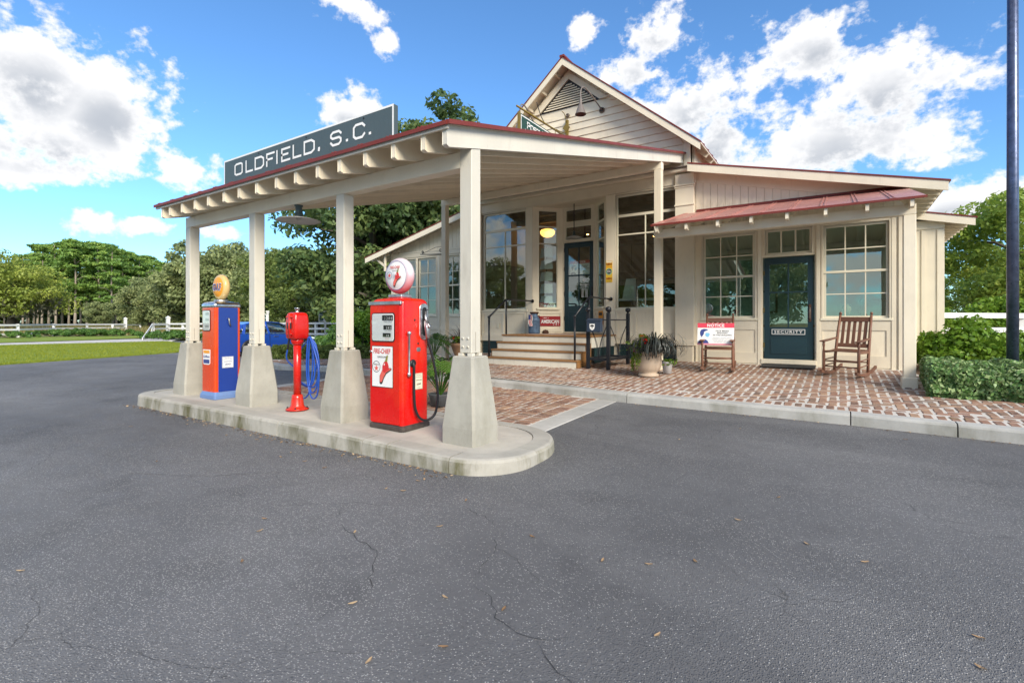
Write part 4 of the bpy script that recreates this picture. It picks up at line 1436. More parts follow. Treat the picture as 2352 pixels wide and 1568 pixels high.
# --- gable
RIDX, RIDZ, SL = -5.61, 7.71, 0.833
roofz = lambda x: RIDZ - SL * abs(x - RIDX)
WX0, WX1 = -8.54, -2.68
gw = MB(); gw.prism([(WX0, 4.607), (WX1, 4.607), (WX1, roofz(WX1) - .13), (RIDX, RIDZ - .13), (WX0, roofz(WX0) - .13)], F + .02, F + .14, 'y')
gable = gw.build('gable_wall', 'cream_paint', store)
VZ0, VZ1, VX, VH = 6.60, 7.27, RIDX, .80
z = 4.63
dzb = .172
def clip_gable(z0, z1):
    return lambda zz: (RIDZ - .30 - zz) / SL
while z < 7.15:
    z2 = min(z + dzb, 7.2)
    segs = []
    for zz in (z, z2):
        pass
    h0, h1 = min((RIDZ - .16 - z) / SL, WX1 - RIDX - .135), min((RIDZ - .16 - z2) / SL, WX1 - RIDX - .135)
    # the vent interrupts the upper boards
    def vent_half(zz):
        return max(0, (7.42 - zz) / SL) if zz > 6.50 else 0
    v0, v1 = vent_half(z), vent_half(z2)
    pieces = [(-h0, -h1, h1, h0)] if v0 == 0 and v1 == 0 else [(-h0, -h1, -v1, -v0), (v0, v1, h1, h0)]
    for (a0, a1, b1, b0) in pieces:
        if b0 - a0 < .02: continue
        m = MB()
        yb, yt = F - .012, F + .010
        m.hexa([(RIDX + a0, yb, z), (RIDX + b0, yb, z), (RIDX + b0, F + .0195, z), (RIDX + a0, F + .0195, z), (RIDX + a1, yt, z2 - .002), (RIDX + b1, yt, z2 - .002), (RIDX + b1, F + .0195, z2 - .002), (RIDX + a1, F + .0195, z2 - .002)])
        m.build('siding_board', 'cream_paint', gable)
    z += dzb
for s in (-1, 1):
    a = RIDX + s * (WX1 - RIDX)
    part('corner_board', 'trim_cream', store, min(a, a - s * .14), max(a, a - s * .14), F - .025, F + .15, 4.608, roofz(a) - .13, .003)
# louvred triangular vent
vent = MB(); vent.prism([(VX - .83, 6.61), (VX + .83, 6.61), (VX, 7.30)], F + .005, F + .019, 'y')
vent = vent.build('gable_vent', 'print_black', store)
def tri_edge(z, off): return (7.30 - off - z) / SL
for k in range(11):
    z0 = 6.63 + k * .058
    h = tri_edge(z0 + .03, .04)
    if h < .04: break
    m = MB(); m.hexa([(VX - h, F - .03, z0), (VX + h, F - .03, z0), (VX + h, F - .022, z0 - .003), (VX - h, F - .022, z0 - .003), (VX - h + .02, F + .003, z0 + .045), (VX + h - .02, F + .003, z0 + .045), (VX + h - .02, F + .0045, z0 + .04), (VX - h + .02, F + .0045, z0 + .04)])
    m.build('louvre', 'cream_paint', vent)
for s in (-1, 1):
    MB().prism([(VX + s * .83, 6.60), (VX + s * 1.05, 6.60), (VX, 7.475), (VX, 7.30)], F - .045, F - .0315, 'y').build('vent_trim', 'trim_cream', vent)
# main roof
def roof_slope(s, y0, y1):
    x1 = RIDX + s * 3.23
    m = MB()
    f = lambda x, d: roofz(x) + d
    a, b = RIDX, x1
    m.hexa([(a, y0, f(a, -.03)), (b, y0, f(b, -.03)), (b, y1, f(b, -.03)), (a, y1, f(a, -.03)), (a, y0, f(a, 0)), (b, y0, f(b, 0)), (b, y1, f(b, 0)), (a, y1, f(a, 0))])
    r = m.build('roof', 'red_metal_roof', store)
    MB().hexa([(a, y0 + .03, f(a, -.055)), (b, y0 + .03, f(b, -.055)), (b, y1, f(b, -.055)), (a, y1, f(a, -.055)), (a, y0 + .03, f(a, -.031)), (b, y0 + .03, f(b, -.031)), (b, y1, f(b, -.031)), (a, y1, f(a, -.031))]).build('roof_deck', 'cream_paint', r)
    m = MB(); m.prism([(a, f(a, -.20)), (a, f(a, -.033)), (b - s * .02, f(b, -.033) + .0), (b - s * .02, f(b, -.18))], y0 + .015, y0 + .05, 'y'); m.build('rake_board', 'trim_cream', r)
    for k in range(8):                                       # lookouts under the overhang
        x = RIDX + s * (.25 + k * .40)
        MB().box(x - .025, x + .025, y0 + .051, F - .013, f(x, -.14), f(x, -.075)).build('lookout', 'cream_paint', r)
    n = 13
    for k in range(n):
        yy = y0 + .35 + k * .42
        MB().bar((RIDX, yy, f(RIDX, .012)), (x1, yy, f(x1, .012)), .03, .022).build('roof_rib', 'red_metal_roof', r)
    yy = F + .4
    while yy < y1 - 6:
        MB().bar((RIDX + s * 2.85, yy, f(RIDX + s * 2.85, -.12)), (RIDX + s * 3.2, yy, f(RIDX + s * 3.2, -.12)), .05, .10).build('rafter_tail', 'cream_paint', r)
        yy += .5
    return r
roof_slope(1, 10.76, 20.5); roof_slope(-1, 10.76, 20.5)
MB().bar((RIDX, 10.75, RIDZ + .005), (RIDX, 20.5, RIDZ + .005), .12, .05).build('ridge_cap', 'red_metal_roof', store)
for x in (WX0, WX1):
    part('side_wall', 'cream_paint', store, x - .05, x + .05, F + .15, 20, 3.0, roofz(x) - .08)
part('rear_wall', 'interior_wall', store, -12.0, 1.88, 20.0, 20.1, .3, 5.0)
# --- main room
part('interior_floor', 'interior_wood', store, -8.5, -2.75, F + .14, 20, .90, .955)
part('interior_ceiling', 'interior_wood', store, -8.5, -2.73, DY + .12, 20, 4.42, 4.46)
part('partition_wall', 'interior_wall', store, -8.56, -8.5, F + .14, 20, .9, 4.45)
part('partition_wall', 'interior_wall', store, -2.73, -2.67, F + .14, 20, .9, 4.45)
for k in range(8):
    part('ceiling_beam', 'interior_wood', store, -8.5, -2.73, 12.3 + k * .9, 12.42 + k * .9, 4.28, 4.418)

# --- right wing
W = 11.2
wr = lambda x: 4.585 - .242 * (x + 2.51)            # top of the wing roof
OW1, OW2 = (-2.43, -1.42, 1.335, 3.085), (-.235, .770, 1.325, 3.085)
OD, OT = (-1.275, -.375, .50, 2.555), (-1.225, -.425, 2.60, 3.10)
wing = grid_boxes(MB(), -2.585, 1.0, .30, 3.32, W, W + .12, [OW1, OW2, OD, OT]).build('wing_wall', 'cream_paint', store)
window(store, *OW1, W, grid_panes(*OW1, 3, 4), 'office_glass', casing=.035, meet=2.20)
window(store, *OW2, W, grid_panes(*OW2, 3, 4), 'office_glass', casing=.035, meet=2.20)
window(store, *OT, W, grid_panes(*OT, 3, 1, .04, .03), 'office_glass', sill=False, casing=.02)
d2 = glazed_door('office_door', -1.25, -.40, .52, 2.535, W + .03, [(-1.155, -.838, 1.86, 2.41), (-.812, -.495, 1.86, 2.41), (-1.155, -.838, 1.155, 1.835), (-.812, -.495, 1.155, 1.835)])
MB().box(-1.14, -.51, W + .022, W + .0295, .62, .93).build('lower_panel', 'blue_green_door', d2, .006)
MB().box(-.475, -.435, W + .012, W + .0295, 1.26, 1.60).build('lock_plate', 'can_rust', d2, .004)
m = MB(); m.tube([(-.455, W + .012, 1.30), (-.455, W - .03, 1.34), (-.455, W - .03, 1.50), (-.455, W + .012, 1.54)], .008, 8); m.build('handle', 'lamp_bronze', d2)
for zz in (.75, 1.45, 2.2):
    MB().box(-1.266, -1.245, W + .01, W + .0295, zz, zz + .09).build('hinge', 'brass_olive', d2)
part('threshold', 'trim_cream', wing, -1.30, -.35, W - .045, W + .11, .42, .515, .004)
for (a, b) in ((-2.50, -1.35), (-.31, .79)):
    grid_boxes(MB(), a, b, .42, 1.275, W - .016, W - .0005, [(a + .06, b - .06, .63, 1.10)]).build('panel_frame', 'trim_cream', wing)
for a, b in ((-1.365, -1.30), (-.35, -.285), (.80, .86), (.90, .995)):
    part('corner_board', 'trim_cream', wing, a, b, W - .026, W - .0165, .36, 3.18, .003)
part('head_trim', 'trim_cream', wing, -2.58, 1.0, W - .03, W - .0005, 3.185, 3.31, .004)
x = -2.57
while x < .98:                                                # vertical boards above the awning
    x2 = min(x + .148, 1.0)
    zt0, zt1 = wr(x) - .06, wr(x2) - .06
    MB().hexa([(x, W - .012, 3.321), (x2 - .008, W - .012, 3.321), (x2 - .008, W + .10, 3.321), (x, W + .10, 3.321), (x, W - .012, zt0), (x2 - .008, W - .012, zt1), (x2 - .008, W + .10, zt1), (x, W + .10, zt0)]).build('siding_board', 'mildewed_siding', wing)
    x = x2
MB().prism([(-2.585, 3.33), (1.0, 3.33), (1.0, wr(1.0) - .055), (-2.585, wr(-2.585) - .055)], W + .002, W + .09, 'y').build('backing_wall', 'cream_paint', wing)
MB().prism([(-2.50, wr(-2.5) - .32), (1.0, wr(1.0) - .32), (1.0, wr(1.0) - .056), (-2.50, wr(-2.5) - .056)], W - .028, W - .013, 'y').build('frieze_board', 'trim_cream', wing)
sidew = MB()
for (ya, yb_, za, zb_) in ((W + .12, 11.75, .3, wr(1.0) - .14), (13.35, 13.8, .3, wr(1.0) - .14), (11.75, 13.35, .3, 1.35), (11.75, 13.35, 3.05, wr(1.0) - .14)):
    sidew.box(.90, 1.0, ya, yb_, za, zb_)
sidew.build('wing_side_wall', 'cream_paint', store)
MB().box(.94, .946, 11.75, 13.35, 1.35, 3.05).build('added_side_window', 'office_glass', store)  # unseen window added to let daylight brighten the office
ext = part('rear_wing_wall', 'cream_paint', store, 1.0, 1.88, 13.80, 13.9, .3, wr(1.88) - .10)
for a in (1.02, 1.36, 1.50, 1.76):
    part('batten', 'trim_cream', ext, a, a + .06 if a < 1.7 else 1.879, 13.78, 13.7995, .3, wr(1.88) - .30)
part('head_trim', 'trim_cream', ext, 1.0, 1.88, 13.775, 13.7995, wr(1.88) - .28, wr(1.88) - .10)
part('rear_wing_side', 'cream_paint', store, 1.78, 1.88, 13.9, 20, .3, wr(1.88) - .12)
def lean_roof(xa, xb, f, y0, y1, s, tails_from, nm='roof'):
    m = MB()
    def q(d0, d1, yA, yB, xA, xB):
        return MB().hexa([(xA, yA, f(xA) + d0), (xB, yA, f(xB) + d0), (xB, yB, f(xB) + d0), (xA, yB, f(xA) + d0), (xA, yA, f(xA) + d1), (xB, yA, f(xB) + d1), (xB, yB, f(xB) + d1), (xA, yB, f(xA) + d1)])
    r = q(-.028, 0, y0, y1, xa, xb).build(nm, 'red_metal_roof', store)
    q(-.05, -.029, y0 + .02, y1, xa, xb - .02 * s).build('roof_deck', 'cream_paint', r)
    q(-.185, -.03, y0 + .012, y0 + .045, xa, xb - .03 * s).build('rake_board', 'trim_cream', r)
    yy = y0 + .28
    while yy < y1:
        e = xb - .05 * s
        w = tails_from
        MB().hexa([(w, yy, f(w) - .15), (e, yy, f(e) - .12), (e, yy + .045, f(e) - .12), (w, yy + .045, f(w) - .15), (w, yy, f(w) - .051), (e, yy, f(e) - .051), (e, yy + .045, f(e) - .051), (w, yy + .045, f(w) - .051)]).build('rafter_tail', 'cream_paint', r)
        yy += .40
    return r
lean_roof(-2.66, 1.553, wr, 10.78, 13.62, 1, 1.0)
lean_roof(-2.66, 2.37, wr, 13.62, 20.3, 1, 1.88, 'rear_roof')
# office inside
part('interior_floor', 'interior_wood', store, -2.6, .9, W + .12, 15, .40, .47)
part('partition_wall', 'office_wall', store, -2.6, .9, 15.0, 15.05, .4, 3.3)
part('partition_wall', 'office_wall', store, -2.64, -2.60, W + .12, 15.0, .4, 3.3)
sidew = MB()
for (ya, yb_, za, zb_) in ((W + .12, 11.75, .4, 3.3), (13.35, 15.0, .4, 3.3), (11.75, 13.35, .4, 1.35), (11.75, 13.35, 3.05, 3.3)):
    sidew.box(.86, .8995, ya, yb_, za, zb_)  # room side of the added daylight opening
sidew.build('partition_wall', 'office_wall', store)
part('interior_ceiling', 'office_wall', store, -2.6, .86, W + .12, 15, 3.26, 3.30)

# --- left wing
wlz = lambda x: 3.33 + .253 * (x + 12.77)
lops = [(-11.62, -10.88, 1.46, 3.20), (-10.80, -10.06, 1.46, 3.20), (-9.75, -9.16, 1.46, 3.20)]
lw = grid_boxes(MB(), -11.95, -8.68, .3, 3.42, W, W + .12, lops).build('wing_wall', 'cream_paint', store)
for o in lops:
    window(store, *o, W, grid_panes(*o, 2, 4, .05, .02), 'window_glass', casing=.03, meet=2.34)
part('head_trim', 'trim_cream', lw, -11.95, -8.69, W - .03, W - .0005, 3.25, 3.40, .003)
part('head_trim', 'trim_cream', lw, -11.95, -8.69, W - .042, W - .0305, 3.38, 3.42, .003)
MB().prism([(-11.95, 3.42), (-8.68, 3.42), (-8.68, wlz(-8.68) - .055), (-11.95, wlz(-11.95) - .055)], W + .01, W + .1, 'y').build('backing_wall', 'cream_paint', lw)
x = -11.93
while x < -8.7:
    x2 = min(x + .148, -8.68)
    zt0, zt1 = wlz(x) - .06, wlz(x2) - .06
    if zt0 > 3.45:
        MB().hexa([(x, W - .012, 3.421), (x2 - .008, W - .012, 3.421), (x2 - .008, W + .009, 3.421), (x, W + .009, 3.421), (x, W - .012, zt0), (x2 - .008, W - .012, zt1), (x2 - .008, W + .009, zt1), (x, W + .009, zt0)]).build('siding_board', 'cream_paint', lw)
    x = x2
for a, b in ((-11.95, -11.80), (-10.0, -9.90)):
    part('corner_board', 'trim_cream', lw, a, b, W - .026, W - .0005, .4, 3.24, .003)
part('base_rail', 'trim_cream', lw, -11.95, -8.69, W - .02, W - .0005, 1.03, 1.12, .003)
part('wing_side_wall', 'cream_paint', store, -11.95, -11.85, W + .12, 20, .3, wlz(-11.95) - .12)
lean_roof(-8.55, -12.77, wlz, 10.78, 20.3, -1, -11.95, 'rear_roof')
for y in (10.95,):
    MB().bar((-11.96, y, 3.0), (-12.42, y, 3.30), .05, .06).build('eave_bracket', 'trim_cream', store)
    MB().bar((-11.98, y, 2.86), (-11.98, y, 3.40), .06, .05, (1, 0, 0)).build('eave_bracket', 'trim_cream', store)
part('interior_floor', 'interior_wood', store, -11.85, -8.6, W + .12, 16, .85, .9)
part('partition_wall', 'office_wall', store, -11.85, -8.6, 14.0, 14.05, .85, 3.4)
part('interior_ceiling', 'office_wall', store, -11.85, -8.6, W + .12, 14.05, 3.28, 3.32)

# ------------------------------------------------------------------ awning over the office front
awning = thing('porch_awning', 'ribbed red metal awning, pink sky sheen in its colour, on brackets and a square post above the office door', 'awning', (-.9, 9.1, 0.31), world=True)
az_ = lambda y: 2.985 + (y - 8.78) * (3.63 - 2.985) / 2.4
part('beam', 'trim_cream', awning, -2.83, .93, 9.06, 9.19, 2.79, 2.94, .005)
post = part('post', 'trim_cream', awning, .785, .93, 9.06, 9.20, sz(9.1) - .02, 2.788, .006)
part('post_foot', 'trim_cream', post, .765, .95, 9.04, 9.22, sz(9.1) - .02, sz(9.1) + .15, .008)
npan = 9
for k in range(npan):
    a = -2.80 + 3.82 * k / npan; b = -2.80 + 3.82 * (k + 1) / npan
    m = MB()
    m.hexa([(a, 8.78, az_(8.78) - .008), (b - .004, 8.78, az_(8.78) - .008), (b - .004, 11.18, az_(11.18) - .008), (a, 11.18, az_(11.18) - .008), (a, 8.78, az_(8.78)), (b - .004, 8.78, az_(8.78)), (b - .004, 11.18, az_(11.18)), (a, 11.18, az_(11.18))])
    p = m.build('roof_panel', 'sky_sheen_roof', awning)
    for dx in (.0, .05):
        MB().bar((a + .03 + dx, 8.775, az_(8.775) + .006), (a + .03 + dx, 11.17, az_(11.17) + .006), .018, .014).build('rib', 'sky_sheen_roof', p)
    for yy in (8.84, 9.5, 10.2, 10.9):
        MB().lathe([(.008, 0), (.008, .005), (.004, .008)], (a + .055, yy, az_(yy) + .003), 6).build('screw', 'sky_sheen_roof', p)
MB().hexa([(-2.80, 8.765, az_(8.77) - .026), (1.02, 8.765, az_(8.77) - .026), (1.02, 8.778, az_(8.77) - .026), (-2.80, 8.778, az_(8.77) - .026), (-2.80, 8.765, az_(8.77) + .006), (1.02, 8.765, az_(8.77) + .006), (1.02, 8.778, az_(8.77) + .006), (-2.80, 8.778, az_(8.77) + .006)]).build('edge_flashing', 'red_metal_roof', awning)
MB().hexa([(-2.80, 8.80, az_(8.80) - .032), (1.0, 8.80, az_(8.80) - .032), (1.0, 11.18, az_(11.18) - .032), (-2.80, 11.18, az_(11.18) - .032), (-2.80, 8.80, az_(8.80) - .009), (1.0, 8.80, az_(8.80) - .009), (1.0, 11.18, az_(11.18) - .009), (-2.80, 11.18, az_(11.18) - .009)]).build('deck', 'cream_paint', awning)
for k in range(8):
    x = -2.72 + k * (3.56 / 7)
    f = lambda y: az_(y) - .033
    MB().prism([(8.80, f(8.80) - .10), (8.86, f(8.86) - .135), (11.17, f(11.17) - .10), (11.17, f(11.17)), (8.80, f(8.80))], x, x + .045, 'x').build('rafter', 'trim_cream', awning, .003)
part('wall_flashing', 'red_metal_roof', awning, -2.56, 1.0, 11.155, 11.187, az_(11.17) + .001, az_(11.17) + .05)

# ================================================================== fuel pumps
def rounded_ring(hx, hy, r, z, n=5):
    p = []
    for cx, cy, t0 in ((hx - r, -hy + r, -PI / 2), (hx - r, hy - r, 0), (-hx + r, hy - r, PI / 2), (-hx + r, -hy + r, PI)):
        for k in range(n + 1):
            t = t0 + PI / 2 * k / n
            p.append((cx + r * math.cos(t), cy + r * math.sin(t), z))
    return p
def stack(mb, rings, cap0=True, cap1=True, smooth=True):
    n = len(rings[0])
    fs = []
    for i in range(len(rings) - 1):
        fs += [(i * n + k, i * n + (k + 1) % n, (i + 1) * n + (k + 1) % n, (i + 1) * n + k) for k in range(n)]
    if cap0: fs.append(tuple(range(n - 1, -1, -1)))
    if cap1: fs.append(tuple((len(rings) - 1) * n + k for k in range(n)))
    return mb.add(sum(rings, []), fs, smooth)
def rbox(mb, c, d, r, e=0.006):
    """box with rounded upright corners and softened top and bottom"""
    hx, hy, hz = d[0] / 2, d[1] / 2, d[2] / 2
    rings = []
    for z, i in ((-hz, e), (-hz + e, 0), (hz - e, 0), (hz, e)):
        rings.append([(x + c[0], y + c[1], zz + c[2]) for x, y, zz in rounded_ring(hx - i, hy - i, r, z)])
    return stack(mb, rings)
def smooth_by_angle(o, deg=35):
    md = o.modifiers.new('edges', 'EDGE_SPLIT')
    md.split_angle = R(deg)
    return o
def round_rect(x0, x1, y0, y1, r, n=4):
    return [(a + (x0 + x1) / 2, b + (y0 + y1) / 2) for a, b, _ in rounded_ring((x1 - x0) / 2, (y1 - y0) / 2, r, 0, n)]

def fire_hat(pl, parent, cx, cy, s, d=0.003):
    """crown, brim and badge of the hat emblem"""
    M = lambda pts: [(cx + a * s, cy + b * s) for a, b in pts]
    m = MB(); pl.poly(m, M([(-.36, -.62), (-.26, -.70), (-.16, -.66), (-.02, -.36), (.16, -.12), (.40, .02), (.52, .08), (.55, .17), (.44, .20), (.25, .16), (-.20, .0), (-.36, -.25)]), d); m.build('emblem', 'print_black', parent)
    m = MB(); pl.poly(m, M([(-.34, -.52), (-.28, -.60), (-.18, -.56), (-.04, -.30), (.14, -.06), (.40, .07), (.51, .11), (.52, .16), (.40, .17), (.2, .20), (-.16, .06), (-.33, -.22)]), d + .001); m.build('emblem', 'print_coral', parent)
    m = MB(); pl.poly(m, M([(-.14, .04), (-.13, .30), (-.02, .48), (.12, .56), (.22, .54), (.30, .40), (.38, .12), (.2, .02), (.02, -.08)]), d + .002); m.build('emblem', 'print_red', parent)
    m = MB(); pl.poly(m, M([(.02, .50), (.10, .62), (.20, .84), (.27, .88), (.30, .82), (.24, .56), (.18, .52)]), d + .003); m.build('emblem', 'print_olive', parent)
    m = MB(); pl.poly(m, M([(-.04, .36), (.04, .44), (.06, .38), (.02, .30)]), d + .003); m.build('emblem', 'print_white', parent)

px, py, pz = -3.915, 3.785, zi(-3.915) - .004
pump = thing('gas_pump', 'red gasoline pump with round white hat-emblem globe on the near end of the island', 'gas pump', (px, py, pz))
m = MB(); stack(m, [rounded_ring(.255, .212, .05, 0), rounded_ring(.258, .215, .05, .012), rounded_ring(.258, .215, .05, .04), rounded_ring(.240, .198, .05, .055)]); smooth_by_angle(m.build('skirt', 'scuffed_skirt', pump))
rings = [rounded_ring(.236, .194, .045, .05)]
for z in (.06, 1.30): rings.append(rounded_ring(.236, .194, .045, z))
for k in range(1, 6):
    t = PI / 2 * k / 5
    rings.append(rounded_ring(.236 - .055 * (1 - math.cos(t)), .194 - .055 * (1 - math.cos(t)), .045, 1.30 + .055 * math.sin(t)))
rings.append(rounded_ring(.10, .07, .04, 1.368))
m = MB(); stack(m, rings); smooth_by_angle(m.build('body', 'pump_red', pump), 50)
# front door, proud of the body
m = MB()
pts = round_rect(-.222, .205, .065, 1.285, .02)
m.prism(pts, -.206, -.1945, 'y'); door = m.build('front_door', 'pump_red', pump, .003)
m = MB(); m.cbox((-.005, -.2075, 1.305), (.485, .024, .036)); m.build('chrome_strip', 'aluminium', pump, .006)
fp = Plane2D((0, -.206, 0), (1, 0, 0), (0, 0, 1))
m = MB(); m.prism(round_rect(-.198, .142, .905, 1.205, .03), -.212, -.2065, 'y'); m.build('dial_gasket', 'rubber', pump)
m = MB(); m.prism(round_rect(-.188, .132, .915, 1.195, .025), -.215, -.2125, 'y'); dial = m.build('dial_face', 'print_white', pump)
dp = Plane2D((0, -.215, 0), (1, 0, 0), (0, 0, 1))
for (a, b, z0, z1, key) in ((-.035, .125, 1.125, 1.178, 'd1'), (-.015, .105, 1.03, 1.075, 'd2'), (-.025, .09, .955, .995, 'd3')):
    m = MB(); dp.rect(m, a, b, z0, z1); m.build('counter_slot', 'print_black', dial)
    m = MB(); dp.text(m, TX[key], (a + b) / 2 + .015, (z0 + z1) / 2 - .004, h=(z1 - z0) * .55, d=.004); m.build('digits', 'print_white', dial)
m = MB(); dp.text(m, TX['tsale'], .05, 1.112, w=.12); dp.text(m, TX['gals'], .05, 1.018, w=.09); m.build('lettering', 'print_grey', dial)
m = MB(); dp.text(m, TX['pump'], .04, .940, w=.06); m.build('lettering', 'print_coral', dial)
m = MB(); m.prism(round_rect(-.188, .132, .915, 1.195, .025), -.226, -.223, 'y'); m.build('dial_glass', 'jar_glass', pump)
m = MB(); m.prism(round_rect(-.197, .118, .432, .862, .004), -.2095, -.2065, 'y'); m.build('poster_edge', 'can_rust', pump)
m = MB(); m.prism(round_rect(-.190, .111, .439, .855, .004), -.2115, -.2097, 'y'); poster = m.build('poster', 'print_white', pump)
pp = Plane2D((-.04, -.2115, 0), (1, 0, 0), (0, 0, 1))
m = MB(); pp.text(m, TX['fire'], 0, .808, w=.255, h=.052); m.build('lettering', 'print_red', poster)
m = MB(); pp.text(m, TX['gas'], 0, .748, w=.135); m.build('lettering', 'print_black', poster)
m = MB(); pp.ring(m, -.085, .645, .054, .059); pp.text(m, TX['tex'], -.085, .668, w=.085); m.build('emblem', 'print_black', poster)
m = MB(); pp.star(m, -.085, .628, .036); m.build('emblem', 'print_coral', poster)
fire_hat(pp, poster, .035, .60, .195)
m = MB(); m.lathe([(.014, 0), (.014, -.008), (.008, -.016)], (-.213, -.207, .80), 10, 'y'); m.build('lock', 'chrome', pump)
# side towards the store road (+X): nozzle boot, crank, hose, plate
m = MB(); m.prism(round_rect(.055, .165, .93, 1.30, .054, 8), .2365, .252, 'x'); m.build('nozzle_boot', 'aluminium', pump, .004)
m = MB(); m.prism(round_rect(.078, .142, .965, 1.265, .031, 8), .2525, .2545, 'x'); m.build('boot_recess', 'print_black', pump)
for yy, zz in ((.065, 1.24), (.155, 1.24), (.065, .99), (.155, .99)):
    MB().lathe([(.006, 0), (.006, .004)], (.2525, yy, zz), 8, 'x').build('bolt', 'print_black', pump)
m = MB()
m.tube([(.262, .115, 1.22), (.275, .105, 1.15), (.285, .10, 1.12)], [.010, .013, .016], 10)
m.tube([(.285, .10, 1.12), (.30, .098, 1.05), (.305, .10, .99), (.298, .108, .935)], [.026, .030, .024, .020], 12)
m.tube([(.29, .10, 1.10), (.34, .085, 1.065)], [.018, .014], 10)
m.sphere((.342, .085, 1.062), .018, 10, 6)
m.tube([(.262, .14, 1.16), (.27, .14, 1.05), (.275, .135, .96), (.295, .115, .935)], [.008, .010, .010, .010], 8)
m.build('nozzle', 'aluminium', pump)
m = MB(); m.tube([(.258, -.125, 1.005), (.264, -.125, .99), (.264, -.125, .98), (.264, -.125, .60), (.262, -.125, .585)], [.018, .018, .010, .010, .016], 10)
m.sphere((.262, -.125, .995), (.024, .022, .024), 10, 6); m.sphere((.262, -.125, .575), (.02, .022, .026), 10, 6)
m.build('crank_lever', 'aluminium', pump)
m = MB(); m.lathe([(.034, 0), (.040, .006), (.038, .018), (.024, .022)], (.236, -.055, .685), 16, 'x'); m.build('hose_flange', 'rubber', pump)
hp = [(.25, -.055, .685), (.262, -.055, .65), (.262, -.055, .55), (.268, -.06, .38), (.275, -.05, .22), (.29, .0, .115), (.32, .075, .085), (.36, .15, .14), (.375, .18, .30), (.36, .175, .52), (.335, .15, .72), (.312, .12, .86), (.300, .110, .93)]
def spline(pts, n=8):
    p = [Vector(q) for q in pts]
    out = []
    for i in range(len(p) - 1):
        a, b, c, d = p[max(i - 1, 0)], p[i], p[i + 1], p[min(i + 2, len(p) - 1)]
        for k in range(n):
            t = k / n
            out.append(0.5 * ((2 * b) + (c - a) * t + (2 * a - 5 * b + 4 * c - d) * t * t + (3 * b - a - 3 * c + d) * t ** 3))
    out.append(p[-1])
    return out
m = MB(); m.tube(spline(hp), .0135, 10); m.build('hose', 'rubber', pump)
m = MB(); m.prism(round_rect(-.022, .095, .405, .575, .003), .2365, .2395, 'x'); plate = m.build('warning_plate', 'print_cream', pump)
lp = Plane2D((.2395, .036, 0), (0, 1, 0), (0, 0, 1))
m = MB(); lp.text(m, TX['lead1'], 0, .555, w=.08); lp.text(m, TX['lead2'], 0, .534, w=.092); lp.text(m, TX['lead3'], 0, .504, w=.086); lp.text(m, TX['lead4'], 0, .462, w=.062); lp.text(m, TX['lead5'], 0, .424, w=.06); m.build('lettering', 'print_black', plate)
m = MB(); lp.frame(m, -.0565, .0565, .407, .573, .003, .001); m.build('edge', 'can_rust', plate)
m = MB(); m.prism(round_rect(.005, .065, .80, .845, .02), .2365, .2395, 'x'); m.build('maker_plate', 'aluminium', pump)
for yy, zz in ((-.02, 1.13), (.03, .885)):
    MB().lathe([(.012, 0), (.012, .001)], (.2364, yy, zz), 10, 'x').build('key_hole', 'print_black', pump)
m = MB(); m.cbox((0, 0, 1.385), (.20, .15, .035)); m.build('globe_base', 'aluminium', pump, .006)
def globe(parent, zc, rad, th, side_mat, face_mat):
    prof = []
    for k in range(13):
        t = -PI / 2 + PI * k / 12
        prof.append((rad * .80 + rad * .20 * math.cos(t), th * math.sin(t)))
    prof = [(rad * .72, -th - .002)] + prof + [(rad * .72, th + .002)]
    o = MB().lathe([(r, h) for r, h in prof], (0, 0, 0), 48, 'y').build('globe', side_mat, parent)
    o.location = (0, 0, zc)
    m = MB(); m.lathe([(.001, -th - .016), (rad * .4, -th - .013), (rad * .74, -th - .006), (rad * .80, -th + .004)], (0, 0, zc), 48, 'y'); f = m.build('globe_face', face_mat, parent)
    m = MB(); m.lathe([(.001, th + .016), (rad * .4, th + .013), (rad * .74, th + .006), (rad * .80, th - .004)], (0, 0, zc), 48, 'y'); m.build('globe_face', face_mat, parent)
    return f
gz = 1.60
f = globe(pump, gz, .192, .050, 'faded_red_globe', 'print_white')
gp = Plane2D((0, -.068, gz), (1, 0, 0), (0, 0, 1))
m = MB(); gp.ring(m, 0, 0, .152, .157, -.006, 48); m.build('ring', 'print_navy', f)
m = MB(); gp.text(m, TX['fire'], 0, .088, w=.15, h=.030); m.build('lettering', 'print_red', f)
m = MB(); gp.text(m, TX['gas'], 0, .052, w=.085); m.build('lettering', 'print_black', f)
m = MB(); gp.ring(m, -.085, .005, .034, .038, .001); m.build('emblem', 'print_navy', f)
m = MB(); gp.star(m, -.085, .003, .026); m.build('emblem', 'print_red', f)
fire_hat(gp, f, .02, -.035, .125)

